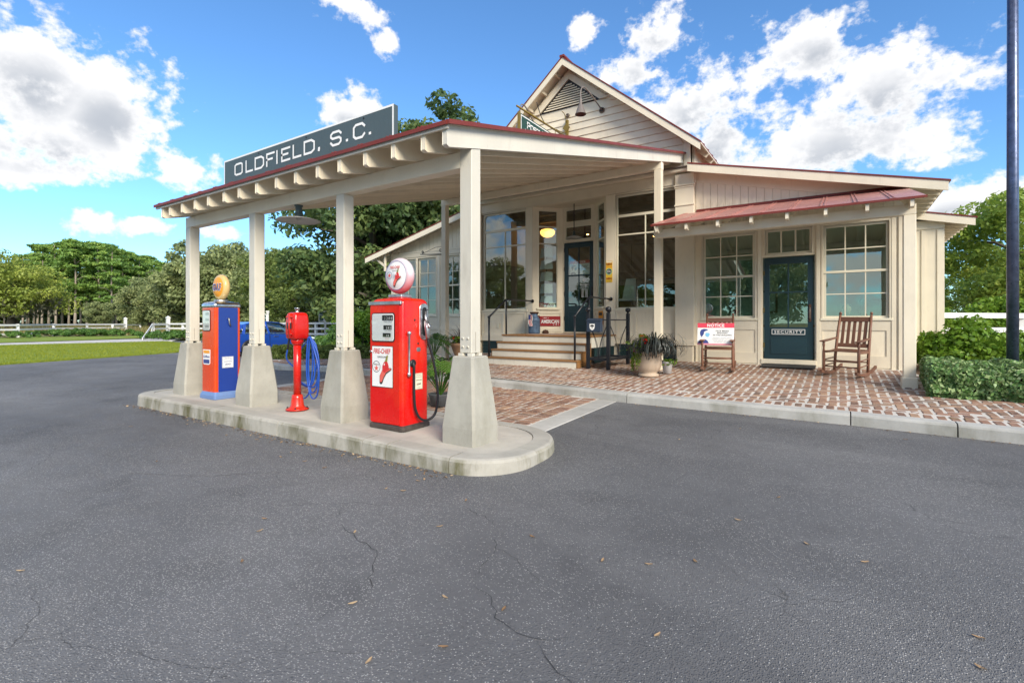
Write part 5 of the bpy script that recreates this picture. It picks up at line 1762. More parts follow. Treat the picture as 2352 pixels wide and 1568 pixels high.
# ------------------------------------------------------------------ blue and orange pump
gx, gy, gz0 = -7.525, 3.74, zi(-7.5) - .004
gp_ = thing('gas_pump', 'orange and blue gasoline pump with tan globe at the far end of the island', 'gas pump', (gx, gy, gz0))
m = MB(); stack(m, [rounded_ring(.215, .20, .02, 0, 2), rounded_ring(.215, .20, .02, .05, 2), rounded_ring(.188, .180, .02, .10, 2)], smooth=False); m.build('skirt', 'base_blue', gp_)
m = MB(); stack(m, [rounded_ring(.185, .18, .022, .098), rounded_ring(.185, .18, .022, 1.30)]); smooth_by_angle(m.build('body', 'pump_orange', gp_), 50)
m = MB(); m.prism(round_rect(-.130, .135, .105, 1.295, .012), .1855, .191, 'x'); side = m.build('side_panel', 'pump_blue', gp_, .003)
m = MB(); stack(m, [rounded_ring(.188, .183, .024, 1.30), rounded_ring(.193, .188, .028, 1.31), rounded_ring(.193, .188, .028, 1.345), rounded_ring(.175, .17, .04, 1.375), rounded_ring(.10, .10, .04, 1.388)]); smooth_by_angle(m.build('chrome_cap', 'chrome', gp_), 45)
m = MB(); m.prism(round_rect(-.145, .065, .965, 1.265, .022), -.187, -.1805, 'y'); m.build('dial_gasket', 'rubber', gp_)
m = MB(); m.prism(round_rect(-.134, .054, .977, 1.253, .016), -.190, -.1875, 'y'); dial = m.build('dial_face', 'print_white', gp_)
dp = Plane2D((0, -.190, 0), (1, 0, 0), (0, 0, 1))
for z0, z1 in ((1.19, 1.23), (1.11, 1.145), (1.02, 1.05)):
    m = MB(); dp.rect(m, -.06, .04, z0, z1); m.build('counter_slot', 'print_grey', dial)
m = MB(); m.prism(round_rect(-.134, .054, .977, 1.253, .016), -.199, -.197, 'y'); m.build('dial_glass', 'jar_glass', gp_)
m = MB(); m.prism([(-.145, .70), (.06, .70), (.055, .50), (.03, .485), (-.115, .485), (-.14, .50)], -.1835, -.1805, 'y'); badge = m.build('badge', 'print_white', gp_)
bp_ = Plane2D((-.0425, -.1835, 0), (1, 0, 0), (0, 0, 1))
m = MB(); bp_.rect(m, -.088, .088, .645, .688); m.build('emblem', 'print_orange', badge)
m = MB(); bp_.rect(m, -.085, .085, .502, .558); bp_.text(m, TX['gulftane'], 0, .602, w=.18); m.build('lettering', 'print_navy', badge)
m = MB(); m.prism(round_rect(-.085, .075, .435, .60, .004), .1915, .1945, 'x'); plate = m.build('warning_plate', 'print_white', gp_)
lp = Plane2D((.1945, -.005, 0), (0, 1, 0), (0, 0, 1))
m = MB(); lp.text(m, TX['lead1'], 0, .578, w=.10); lp.text(m, TX['lead2'], 0, .558, w=.125); lp.text(m, TX['lead3'], 0, .528, w=.11); lp.text(m, TX['lead4'], 0, .49, w=.08); lp.text(m, TX['lead5'], 0, .452, w=.08); lp.frame(m, -.078, .078, .437, .598, .004, .002); m.build('lettering', 'print_navy', plate)
m = MB(); m.tube([(.192, .0, 1.14), (.215, .0, 1.14), (.22, .0, 1.12), (.218, .004, 1.07), (.212, .02, 1.045)], [.014, .014, .012, .010, .014], 10); m.build('crank_handle', 'dull_steel', gp_)
m = MB(); m.tube(spline([(-.186, -.01, .78), (-.23, -.02, .72), (-.265, -.03, .5), (-.25, -.02, .28), (-.21, .03, .18), (-.19, .08, .3)]), .016, 10); m.build('hose', 'rubber', gp_)
m = MB(); m.lathe([(.085, 1.385), (.095, 1.392), (.095, 1.41), (.075, 1.418)], (0, 0, 0), 28); m.build('globe_base', 'aluminium', gp_)
f = globe(gp_, 1.60, .185, .046, 'globe_tan', 'print_orange')
g2 = Plane2D((0, -.063, 1.60), (1, 0, 0), (0, 0, 1))
m = MB(); g2.text(m, TX['gulf'], 0, 0, w=.245, h=.115, d=.000); m.build('lettering', 'print_white', f)
m = MB(); g2.text(m, TX['gulf'], 0, 0, w=.225, h=.10, d=.002); m.build('lettering', 'print_navy', f)

# ------------------------------------------------------------------ air meter with its blue hose
ax_, ay_, az0 = -5.66, 3.73, zi(-5.6) - .004
air = thing('air_meter', 'red air meter on a pole between two concrete piers, blue hose coiled on it', 'air pump', (ax_, ay_, az0))
m = MB(); m.lathe([(.135, 0), (.138, .012), (.112, .022), (.088, .035), (.078, .06), (.068, .15), (.062, .185), (.05, .19)], (0, 0, 0), 28); m.build('base', 'air_red', air)
for k in range(4):
    t = PI / 4 + PI / 2 * k
    MB().lathe([(.010, .018), (.010, .034), (.004, .038)], (.115 * math.cos(t), .115 * math.sin(t), 0), 6).build('bolt', 'black_iron', air)
m = MB(); m.tube([(0, 0, .185), (0, 0, .86)], .046, 20); m.build('pole', 'air_red', air)
m = MB(); m.lathe([(.046, .80), (.06, .82), (.075, .85), (.075, .875)], (0, 0, 0), 20); m.build('collar', 'air_red', air)
rings = []
for z, sx, sy in ((.872, .060, .055), (.882, .092, .085), (.90, .106, .098), (.98, .110, .103), (1.10, .107, .101), (1.17, .100, .096), (1.20, .088, .086), (1.212, .062, .06)):
    rings.append(rounded_ring(sx, sy, .032, z))
m = MB(); stack(m, rings); m.build('meter_box', 'air_red', air)
m = MB()
for z in (1.03,):
    rings = [rounded_ring(.022, .118, .012, zz, 2) for zz in (.895, 1.20)]
    stack(m, rings)
m.build('rib', 'air_red', air)
m = MB(); m.prism(round_rect(-.045, .045, 1.01, 1.085, .004), -.114, -.108, 'y'); m.build('dial_plate', 'black_iron', air)
for z in (1.155, .945):
    MB().cbox((0, -.108, z), (.12, .018, .016)).build('lug', 'air_red', air)
m = MB(); m.lathe([(.03, 1.208), (.018, 1.222), (.018, 1.235), (.034, 1.262), (.034, 1.27), (.01, 1.27)], (0, 0, 0), 16); m.build('cap', 'chrome', air)
m = MB(); m.tube([(.05, .05, .885), (.10, .06, .872), (.19, .07, .880)], .010, 8); m.build('hose_hook', 'black_iron', air)
pts = [(-.04, -.08, .90), (-.055, -.085, .82), (-.075, -.085, .75)]
m = MB(); m.tube(spline(pts, 4), .013, 8); m.build('hose_ferrule', 'rubber', air)
hose = [(-.075, -.085, .75), (-.115, -.085, .62), (-.12, -.08, .48), (-.07, -.08, .36), (.05, -.075, .30), (.16, -.07, .32), (.20, -.08, .48), (.17, -.08, .72), (.12, -.075, .885), (.16, -.07, .86), (.26, -.06, .66), (.31, -.05, .45), (.26, -.05, .27), (.16, -.06, .22), (.09, -.08, .34), (.075, -.08, .58), (.115, -.07, .885),
        (.15, -.06, .88), (.24, -.09, .72), (.27, -.09, .50), (.20, -.09, .31), (.08, -.09, .30), (.03, -.095, .50), (.085, -.085, .80), (.125, -.06, .888), (.17, -.05, .86), (.30, -.045, .60), (.335, -.04, .42), (.29, -.045, .20), (.18, -.055, .155), (.085, -.07, .28), (.06, -.06, .52), (.10, -.05, .86), (.14, -.055, .89), (.20, -.1, .80), (.22, -.1, .58), (.13, -.1, .36), (.02, -.095, .28), (-.09, -.09, .36), (-.10, -.09, .56), (-.055, -.10, .74), (.05, -.09, .86), (.11, -.08, .88), (.13, -.1, .7), (.11, -.105, .40), (.04, -.10, .18), (-.03, -.10, .13), (-.10, -.095, .25), (-.115, -.09, .45), (-.06, -.085, .78)]
hose = [(x + .05 if x > -.02 else x - .01, -y * .9 + .0, z) for x, y, z in hose]
hose[0] = (-.075, -.085, .75)
hose[1] = (-.125, -.06, .62)
hose[-1] = (-.07, .07, .70)
m = MB(); m.tube(spline(hose, 7), .0095, 8); m.build('hose', 'blue_hose', air)

# ================================================================== signs and lamps on the gable
ps = thing('post_office_sign', 'green POST OFFICE board hanging from a brass rod on the gable', 'sign', (-5.65, 11.1, 5.2), world=True)
m = MB(); m.prism([(8.90, 5.02), (10.70, 5.02), (10.70, 5.68), (8.90, 5.68)], -5.675, -5.625, 'x'); bd = m.build('board', 'sign_green', ps, .004)
sp = Plane2D((-5.625, 9.80, 5.35), (0, 1, 0), (0, 0, 1))
m = MB()
sp.frame(m, -.88, .88, -.31, .31, .022)
m.build('border', 'print_white', ps)
x = -.62
for ch in 'POST OFFICE':
    w = .036 if ch == 'I' else .105
    if ch != ' ':
        m = MB()
        big = ch == 'P' or (ch == 'O' and x > -.1 and x < .05)
        stroke(m, sp, ch, x, x + w, .10, .225 if big else .205, .024, .004)
        m.build('letter', 'print_white', bd)
    x += w + .035 if ch != ' ' else .08
m = MB(); sp.rect(m, -.72, .72, .035, .05, .004); m.build('rule', 'print_white', bd)
m = MB(); m.tube([(-5.65, 11.12, 5.85), (-5.65, 8.80, 5.80)], .022, 10); m.build('rod', 'brass_olive', ps)
m = MB(); m.bar((-5.65, 11.115, 5.62), (-5.65, 11.115, 6.28), .07, .05, (0, 1, 0)); m.build('wall_mount', 'brass_olive', ps)
m = MB(); m.prism([(-5.65 - .10, 6.08), (-5.65, 5.98), (-5.65 + .10, 6.08), (-5.65, 6.18)], 11.06, 11.09, 'y'); m.build('mount_boss', 'brass_olive', ps)
m = MB(); m.tube(spline([(-5.65, 11.09, 6.0), (-5.65, 10.95, 5.92), (-5.65, 10.72, 5.88), (-5.65, 10.55, 5.87)]), .010, 6); m.build('scroll', 'brass_olive', ps)
m = MB(); m.tube(spline([(-5.65, 9.95, 5.85), (-5.65, 9.80, 5.95), (-5.65, 9.62, 6.18)]), .010, 6); m.build('scroll', 'black_iron', ps)
m = MB(); m.tube(spline([(-5.65, 11.09, 6.22), (-5.65, 10.98, 6.38), (-5.65, 10.85, 6.40)]), .010, 6); m.build('scroll', 'brass_olive', ps)
m = MB(); m.cbox((-5.65, 8.885, 5.36), (.06, .03, .70)); m.build('end_strap', 'brass_olive', ps)
for yy in (9.1, 10.5):
    MB().tube([(-5.65, yy, 5.81), (-5.65, yy, 5.66)], .008, 6).build('hanger', 'brass_olive', ps)
def gooseneck(mx, sx, label):
    g = thing('gooseneck_lamp', label, 'lamp', (mx, 11.1, 6.32), group='barn lamps lighting the post office sign', world=True)
    m = MB(); m.lathe([(.07, 0), (.07, -.02), (.05, -.035)], (mx, F - .005, 6.325), 20, 'y'); m.build('wall_plate', 'lamp_bronze', g)
    m = MB(); m.tube(spline([(mx, F - .03, 6.325), (mx + (sx - mx) * .2, 10.95, 6.42), (mx + (sx - mx) * .7, 10.62, 6.60), (mx + (sx - mx) * .9, 10.42, 6.63), (sx, 10.31, 6.52), (sx, 10.30, 6.30)]), .016, 8); m.build('arm', 'lamp_bronze', g)
    m = MB(); m.lathe([(.025, .32), (.03, .28), (.03, .19), (.042, .17), (.078, .08), (.125, -.05), (.127, -.055), (.07, .07), (.025, .16)], (sx, 10.30, 6.02), 28); m.build('shade', 'lamp_bronze', g)
gooseneck(-4.73, -4.89, 'bronze gooseneck barn lamp on the gable, right of the hanging sign')
gooseneck(-6.55, -6.52, 'bronze gooseneck barn lamp on the gable, behind the hanging sign on its left')
MB_ = MB(); MB_.lathe([(.055, 0), (.055, -.02), (.03, -.05)], (-5.64, F - .012, 6.40), 16, 'y'); tag(MB_.build('junction_cap', 'lamp_bronze'), 'small round bronze cap on the siding above the sign mount', 'cap')

# pendant over the entrance
pn = thing('pendant_lamp', 'enamel disc pendant on a rod in front of the entrance door', 'lamp', (-5.62, 11.45, 4.26), world=True)
m = MB(); m.tube([(-5.62, 11.45, 4.262), (-5.62, 11.45, 3.56)], .012, 8); m.build('rod', 'black_iron', pn)
m = MB(); m.lathe([(.02, 3.58), (.032, 3.56), (.036, 3.48), (.06, 3.45)], (-5.62, 11.45, 0), 16); m.build('neck', 'lamp_green', pn)
m = MB(); m.lathe([(.05, 3.452), (.12, 3.435), (.215, 3.395), (.218, 3.39), (.12, 3.42), (.04, 3.44)], (-5.62, 11.45, 0), 32); m.build('shade', 'lamp_shade', pn)

# ------------------------------------------------------------------ enamel signs
def flat_sign(name, label, o, right, up, w, h, mat, t=.006):
    s = thing(name, label, 'sign', o, world=True)
    p = Plane2D(o, right, up)
    m = MB()
    c = [(-w / 2, -h / 2), (w / 2, -h / 2), (w / 2, h / 2), (-w / 2, h / 2)]
    m.hexa([p.pt(a, b, 0) for a, b in c] + [p.pt(a, b, t) for a, b in c])
    plate = m.build('plate', mat, s)
    p.o = p.o + p.n * t
    return s, p
s, p = flat_sign('soda_sign', 'tall yellow NEHI soda sign on the jamb right of the entrance', (-4.545, F - .017, 2.45), (1, 0, 0), (0, 0, 1), .165, .505, 'print_yellow')
m = MB(); p.rect(m, -.07, .07, .215, .24, .001); m.build('band', 'print_white', s)
m = MB(); p.text(m, TX['nehi'], 0, .175, w=.135, h=.05); p.text(m, TX['nehi'], 0, -.165, w=.135, h=.05); m.build('lettering', 'print_maroon', s)
m = MB(); p.rect(m, -.0825, .0825, .10, .125, .001); m.build('band', 'print_orange', s)
m = MB(); p.disc(m, 0, 0, .078, .002); m.build('disc', 'print_mint', s)
m = MB(); p.disc(m, 0, .005, .060, .003); p.text(m, TX['taste'], 0, -.225, w=.12, h=.02); m.build('disc', 'print_black', s)
m = MB(); p.text(m, TX['c17'], 0, .005, w=.09, h=.06, d=.005); m.build('lettering', 'print_white', s)
cd = Vector((TL(1, 0, 0)[0] - TL(0, 0, 0)[0], TL(1, 0, 0)[1] - TL(0, 0, 0)[1], 0))
s, p = flat_sign('enamel_sign', 'dark red BUY AMERICAN sign low on the wall left of the entrance door', TL(.44, -.018, 1.28), cd, (0, 0, 1), .62, .26, 'print_maroon')
m = MB(); p.text(m, TX['amer'], .02, -.01, w=.50, h=.10); p.text(m, TX['buy'], -.10, .085, w=.08, h=.03)
for a, b, r in ((.12, -.09, .02), (.19, -.088, .026), (.25, -.085, .018), (-.17, .085, .014), (-.03, .085, .014)): p.star(m, a, b, r)
m.build('lettering', 'print_white', s)
s, p = flat_sign('window_sign', 'small red and cream Tru Ade sign standing in the canted window', TL(.41, .07, 1.70), cd, (0, 0, 1), .44, .13, 'print_maroon')
m = MB(); p.poly(m, [(-.02, -.065), (.22, -.065), (.22, .065), (.06, .065)], .001); m.build('panel', 'print_cream', s)
m = MB(); p.text(m, TX['tru'], -.12, 0, w=.15, h=.075); m.build('lettering', 'print_white', s)
m = MB(); p.text(m, TX['ade'], .10, 0, w=.17, h=.075); m.build('lettering', 'print_maroon', s)
s, p = flat_sign('enamel_sign', 'narrow orange sign low on the canted wall right of the entrance door', TR(.50, -.018, 1.36), (TR(1, 0, 0)[0] - TR(0, 0, 0)[0], TR(1, 0, 0)[1] - TR(0, 0, 0)[1], 0), (0, 0, 1), .30, .34, 'print_orange')
m = MB(); p.rect(m, -.12, .12, .06, .13, .001); m.build('band', 'print_black', s)
s, p = flat_sign('security_sign', 'small SECURITY plate screwed across the blue office door', (-.825, W + .0215, 1.06), (1, 0, 0), (0, 0, 1), .60, .125, 'blue_green_door')
m = MB(); p.frame(m, -.29, .29, -.052, .052, .010, .001); p.text(m, TX['sec'], 0, 0, w=.49, h=.052); m.build('lettering', 'print_white', s)

def notice(label, o, right, up, w, h, hair):
    s, p = flat_sign('notice_sign', label, o, right, up, w, h, 'print_white', .005)
    k = w / .62
    S = lambda pts: [(a * k, b * k) for a, b in pts]
    m = MB(); p.rect(m, -w / 2, w / 2, h / 2 - .085 * k, h / 2, .001); m.build('header', 'print_rose' if hair == 'print_navy' else 'print_red', s)
    m = MB(); p.rect(m, -w / 2, w / 2, -h / 2, -h / 2 + .030 * k, .001); m.build('footer', 'print_pale_rose', s)
    m = MB(); p.text(m, TX['notice'], 0, h / 2 - .043 * k, h=.058 * k); m.build('lettering', 'print_white', s)
    m = MB()
    for key, y, ww in (('n1', .058, .22), ('n2', .020, .175), ('n3', -.018, .31)): p.text(m, TX[key], .115 * k, y * k, w=ww * k)
    m.build('lettering', 'print_black', s)
    m = MB()
    for key, y, ww in (('n4', -.066, .31), ('n5', -.092, .33), ('n6', -.118, .31), ('n7', -.144, .27)): p.text(m, TX[key], .115 * k, y * k, w=ww * k)
    m.build('lettering', 'print_grey', s)
    m = MB(); p.poly(m, S([(-.30, -.17), (-.285, -.13), (-.25, -.10), (-.18, -.095), (-.135, -.12), (-.11, -.17)]), .002); m.build('picture', hair, s)
    m = MB(); p.poly(m, S([(-.235, -.06), (-.26, -.02), (-.268, .03), (-.25, .075), (-.20, .095), (-.14, .085), (-.13, .07), (-.165, .058), (-.195, .04), (-.20, .0)]), .002); m.build('picture', hair, s)
    m = MB(); p.poly(m, S([(-.165, .02), (-.11, .02), (-.095, -.01), (-.12, -.055), (-.155, -.05), (-.175, -.02)]), .003); m.build('picture', 'print_sky', s)
    return s
notice('white NOTICE face-mask poster behind the glass of the entrance door', (-5.61, DY + .052, 2.66), (1, 0, 0), (0, 0, 1), .60, .40, 'print_black')

# ================================================================== rocking chairs
def rocker(label, loc, rz):
    t = thing('rocking_chair', label, 'chair', loc, rz, group='rocking chairs on the brick walk')
    mat = 'rocker_wood'
    hw = .255
    arc = lambda y: .012 + (y - .03) ** 2 / 2.6          # rocker curve
    for s in (-1, 1):
        m = MB()
        n = 14
        for k in range(n):
            y0 = -.36 + .86 * k / n; y1 = -.36 + .86 * (k + 1) / n
            x = s * hw
            m.hexa([(x - .018, y0, arc(y0)), (x + .018, y0, arc(y0)), (x + .018, y1, arc(y1)), (x - .018, y1, arc(y1)), (x - .018, y0, arc(y0) + .045), (x + .018, y0, arc(y0) + .045), (x + .018, y1, arc(y1) + .045), (x - .018, y1, arc(y1) + .045)])
        m.build('rocker', mat, t)
        x = s * hw
        m = MB(); m.tube([(x, -.24, .05), (x, -.24, .20), (x, -.24, .36), (x, -.24, .40), (x, -.24, .47), (x, -.24, .52), (x, -.24, .57)], [.020, .023, .023, .021, .015, .021, .018], 10); m.build('front_leg', mat, t)
        m = MB(); m.tube([(x * .97, .17, .04), (x * .96, .205, .30), (x * .95, .235, .45), (x * .93, .30, .72), (x * .90, .385, 1.0)], [.021, .023, .023, .022, .019], 10)
        m.sphere((x * .90, .392, 1.028), .024, 10, 8); m.build('back_post', mat, t)
        m = MB(); m.hexa([(x - .045, -.30, .57), (x + .045, -.30, .57), (x * .95 + .022, .27, .60), (x * .95 - .022, .27, .60), (x - .045, -.30, .592), (x + .045, -.30, .592), (x * .95 + .022, .27, .622), (x * .95 - .022, .27, .622)]); m.build('arm', mat, t, .006)
        for z in (.17, .27):
            MB().tube([(x, -.24, z), (x * .96, .19, z + .01)], .011, 8).build('side_stretcher', mat, t)
        MB().bar((x * .98, -.25, .405), (x * .95, .235, .385), .03, .035).build('seat_rail', mat, t)
    for z in (.165, .255):
        MB().tube([(-hw, -.24, z), (-.06, -.24, z), (0, -.24, z), (.06, -.24, z), (hw, -.24, z)], [.011, .013, .016, .013, .011], 8).build('front_stretcher', mat, t)
    MB().tube([(-hw * .96, .19, .22), (hw * .96, .19, .22)], .011, 8).build('rear_stretcher', mat, t)
    for k in range(9):
        y = -.262 + k * .056
        z = .415 - .012 * math.sin(k / 8 * PI)
        MB().box(-hw + .005, hw - .005, y, y + .042, z, z + .014).build('seat_slat', mat, t, .003)
    bk = lambda z: .235 + (z - .45) * .272                    # lean of the back
    for k in range(5):
        x = -.165 + k * .0825
        MB().hexa([(x - .026, bk(.50), .50), (x + .026, bk(.50), .50), (x + .026, bk(.50) + .012, .50), (x - .026, bk(.50) + .012, .50), (x - .024, bk(.90), .90), (x + .024, bk(.90), .90), (x + .024, bk(.90) + .012, .90), (x - .024, bk(.90) + .012, .90)]).build('back_slat', mat, t, .003)
    for z0, z1 in ((.455, .52), (.885, .965)):
        MB().hexa([(-.225, bk(z0) - .01, z0), (.225, bk(z0) - .01, z0), (.225, bk(z0) + .02, z0), (-.225, bk(z0) + .02, z0), (-.222, bk(z1) - .01, z1), (.222, bk(z1) - .01, z1), (.222, bk(z1) + .02, z1), (-.222, bk(z1) + .02, z1)]).build('back_rail', mat, t, .006)
    return t
def place(t, rz): t.rotation_euler = (math.atan(.043) * math.cos(rz), -math.atan(.043) * math.sin(rz), rz)
c1 = rocker('brown rocking chair with the notice board propped on its arms', (-1.85, 9.80, sz(9.80) + .012), R(6)); place(c1, R(6))
c2 = rocker('empty brown rocking chair standing right of the office door', (.12, 10.02, sz(10.02) + .012), R(-20)); place(c2, R(-20))
rr = Vector((math.cos(R(6)), math.sin(R(6)), 0))
nb_ = notice('white NOTICE face-mask board leaning on the rocking chair left of the office door', (-1.865, 9.60, sz(9.7) + .70), rr, (0, .12, 1), .62, .40, 'print_navy')

# ------------------------------------------------------------------ hand rails
def rail(label, x):
    t = thing('stair_rail', label, 'railing', (x, 9.2, .475), world=True, group='black pipe rails beside the steps')
    m = MB(); m.tube([(x, 9.20, .476), (x, 9.20, 1.36)], .022, 12); m.build('post', 'black_iron', t)
    m = MB(); m.sphere((x, 9.20, 1.37), .036, 12, 8); m.build('ball', 'black_iron', t)
    m = MB(); m.tube([(x, 9.90, .966), (x, 9.90, 1.79)], .020, 12); m.build('post', 'black_iron', t)
    m = MB(); m.tube([(x, 9.20, 1.37), (x, 9.88, 1.79), (x, 9.94, 1.80), (x, F - .03, 1.80)], .020, 12); m.build('hand_rail', 'black_iron', t)
    m = MB(); m.lathe([(.045, 0), (.045, -.015), (.024, -.03)], (x, F - .017, 1.80), 16, 'y'); m.build('wall_flange', 'black_iron', t)
rail('black pipe handrail on the left edge of the entrance steps', -6.66)
rail('black pipe handrail on the right edge of the entrance steps', -4.50)

# ------------------------------------------------------------------ black post stand with letter box
st = thing('iron_stand', 'black iron frame of four ball-topped posts beside the entrance steps', 'stand', (-3.98, 9.7, sz(9.7)), world=True)
SP = [(-4.20, 9.20), (-3.76, 9.17), (-3.74, 10.20), (-4.18, 10.22)]
for i, (x, y) in enumerate(SP):
    w = .034
    m = MB(); m.box(x - w, x + w, y - w, y + w, sz(y) - .01, 1.44); p_ = m.build('post', 'black_iron', st, .006)
    m = MB(); m.lathe([(.02, 1.44), (.018, 1.455), (.03, 1.465), (.052, 1.485), (.058, 1.51), (.048, 1.54), (.02, 1.556)], (x, y, 0), 16); m.build('ball', 'black_iron', p_)
for i in range(4):
    a, b = SP[i], SP[(i + 1) % 4]
    MB().bar((a[0], a[1], .52), (b[0], b[1], .52), .035, .05).build('lower_rail', 'black_iron', st)
    MB().tube([(a[0], a[1], 1.30), (b[0], b[1], 1.30)], .010, 8).build('upper_rail', 'black_iron', st)
    mid = ((a[0] + b[0]) / 2, (a[1] + b[1]) / 2)
    for e in (a, b):
        MB().tube(spline([(e[0], e[1], 1.28), (e[0] * .75 + mid[0] * .25, e[1] * .75 + mid[1] * .25, 1.14), (e[0] * .25 + mid[0] * .75, e[1] * .25 + mid[1] * .75, .86), (mid[0], mid[1], .54)], 6), .006, 6).build('bow', 'black_iron', st)
m = MB(); m.box(-4.165, -3.80, 9.2, 10.18, .50, .515); m.build('shelf', 'black_iron', st)
mbx = thing('letter_box', 'small dark blue box with a white shield emblem hung on the iron stand', 'box', (-4.02, 9.12, 1.12), world=True)
m = MB(); m.hexa([(-4.16, 9.03, 1.06), (-3.86, 9.03, 1.06), (-3.86, 9.13, 1.06), (-4.16, 9.13, 1.06), (-4.16, 9.03, 1.27), (-3.86, 9.03, 1.27), (-3.86, 9.13, 1.31), (-4.16, 9.13, 1.31)]); m.build('case', 'mail_blue', mbx, .005)
m = MB(); m.hexa([(-4.17, 9.02, 1.273), (-3.85, 9.02, 1.273), (-3.85, 9.13, 1.315), (-4.17, 9.13, 1.315), (-4.17, 9.02, 1.288), (-3.85, 9.02, 1.288), (-3.85, 9.13, 1.33), (-4.17, 9.13, 1.33)]); m.build('lid', 'mail_blue', mbx, .003)
p = Plane2D((-4.04, 9.03, 1.16), (1, 0, 0), (0, 0, 1))
m = MB(); p.poly(m, [(-.055, .06), (-.055, -.01), (-.04, -.045), (0, -.07), (.04, -.045), (.055, -.01), (.055, .06)], .002); m.build('shield', 'print_white', mbx)
m = MB(); p.poly(m, [(-.042, .005), (-.035, .03), (0, .045), (.035, .03), (.042, .005), (.01, .008), (.006, -.03), (-.006, -.03), (-.01, .008)], .003); m.build('emblem', 'print_black', mbx)

# ------------------------------------------------------------------ milk can with a flag
can = thing('milk_can', 'weathered blue milk can with a small flag by the entrance door', 'milk can', (-6.46, 10.88, .966))
m = MB(); m.lathe([(.135, 0), (.145, .01), (.15, .03), (.15, .33), (.153, .335), (.153, .345), (.14, .38), (.10, .43), (.088, .45), (.088, .50)], (0, 0, 0), 28); m.build('body', 'can_blue', can)
m = MB(); m.lathe([(.088, .495), (.11, .515), (.115, .535), (.11, .545), (.10, .54), (.02, .552)], (0, 0, 0), 28); m.build('lid', 'can_rust', can)
for s in (-1, 1):
    MB().tube(spline([(s * .10, 0, .44), (s * .15, 0, .45), (s * .155, 0, .39), (s * .14, 0, .375)], 5), .009, 8).build('handle', 'can_rust', can)
fl = thing('small_flag', 'small striped flag drooping over the front of the milk can', 'flag', (-6.46, 10.72, 1.35))
for k in range(7):
    m = MB(); vs = []
    for j in range(9):
        z = .08 - .28 * j / 8
        for e in (0, 1):
            x = -.05 + (k + e) * .0155 + .012 * math.sin(j * .9)
            vs.append((x, -.012 + .010 * math.sin(x * 70 + j * .6) - .01, z))
    m.add(vs, [(2 * j, 2 * j + 1, 2 * j + 3, 2 * j + 2) for j in range(8)])
    m.build('stripe', 'print_red' if k % 2 else 'print_white', fl)
m = MB(); m.add([(-.055, -.036, .085), (.012, -.036, .085), (.010, -.036, -.03), (-.05, -.036, -.03)], [(0, 1, 2, 3)]); m.build('canton', 'print_navy', fl)
m = MB(); m.tube([(-.06, -.015, .09), (.065, -.015, .09)], .004, 6); m.build('stick', 'porch_wood', fl)
rk = MB(); rk.lathe([(.001, .10), (.06, .08), (.085, .04), (.08, 0)], (-6.20, 11.0, .966), 12); tag(rk.build('rust_stone', 'can_rust'), 'small rusty knob-shaped doorstop behind the milk can', 'doorstop')
dm = thing('door_mat', 'pale half-round mat lying on the entrance landing', 'mat', (-5.5, 10.4, .966))
m = MB(); m.prism([(.62 * math.cos(PI * k / 16), -.45 + .55 * math.sin(PI * k / 16)) for k in range(17)], 0.001, .010, 'z'); m.build('pile', 'mat_pink', dm)
dm = thing('door_mat', 'dark rubber mat lying on the bricks before the office door', 'mat', (-.80, 10.85, sz(10.85) + .012))
m = MB(); m.hexa([(-.45, -.26, 0), (.45, -.26, 0), (.45, .26, .0224), (-.45, .26, .0224), (-.45, -.26, .016), (.45, -.26, .016), (.45, .26, .038), (-.45, .26, .038)]); m.build('pile', 'mat_dark', dm, .004)
ob = MB(); ob.box(-7.78, -7.71, F - .026, F - .019, 1.10, 1.22); o_ = ob.build('outlet_box', 'print_cream'); tag(o_, 'small cream outlet cover on the panel left of the steps', 'outlet')

# ================================================================== things seen through the glass
lampi = thing('bowl_pendant', 'amber glowing bowl pendant seen through the canted window', 'lamp', (-7.65, 13.7, 4.1), world=True)
m = MB(); m.lathe([(.02, .0), (.10, -.0), (.20, -.03), (.235, -.08), (.22, -.16), (.15, -.23), (.05, -.26), (.001, -.262)], (-7.65, 13.7, 4.18), 28); m.build('bowl', 'amber_bowl', lampi)
m = MB(); m.lathe([(.05, .10), (.045, .04), (.12, .01), (.12, 0)], (-7.65, 13.7, 4.19), 20); m.tube([(-7.65, 13.7, 4.42), (-7.65, 13.7, 4.28)], .012, 8); m.build('fitter', 'black_iron', lampi)
for (x, y, z, lab) in ((-4.6, 14.8, 3.85, 'small glowing bulb lamp hanging deep inside the right shop window'), (-7.1, 15.5, 4.25, 'small bare bulb glowing near the ceiling behind the canted window'), (-3.6, 15.8, 3.9, 'second glowing bulb lamp inside the right shop window')):
    l_ = thing('bulb_lamp', lab, 'lamp', (x, y, z), world=True)
    m = MB(); m.sphere((x, y, z), .045, 12, 8); m.build('bulb', 'warm_bulb', l_)
    m = MB(); m.lathe([(.10, z - .02), (.04, z + .06), (.02, z + .10)], (x, y, 0), 14); m.tube([(x, y, z + .09), (x, y, 4.43)], .008, 6); m.build('fitting', 'black_iron', l_)
rack = thing('card_rack', 'stacked rack of pale greeting cards inside the canted window', 'rack', TL(.42, .22, .965))
for k in range(5):
    z = .72 + k * .32 + .02
    for s in (-1, 1):
        for d in (0,):
            m = MB(); m.hexa([(s * .01, -.07, z), (s * .20, .02, z), (s * .19, .035, z), (s * .0, -.055, z), (s * .01, -.02, z + .25), (s * .17, .06, z + .25), (s * .165, .07, z + .25), (s * .005, -.01, z + .25)]); m.build('card', 'card_paper', rack)
m = MB(); m.tube([(0, .05, 0), (0, .05, 2.4)], .012, 8); m.build('pole', 'black_iron', rack)
ct = thing('shop_counter', 'wooden counter with white top behind the right shop window', 'counter', (-4.4, 12.4, .955), world=True)
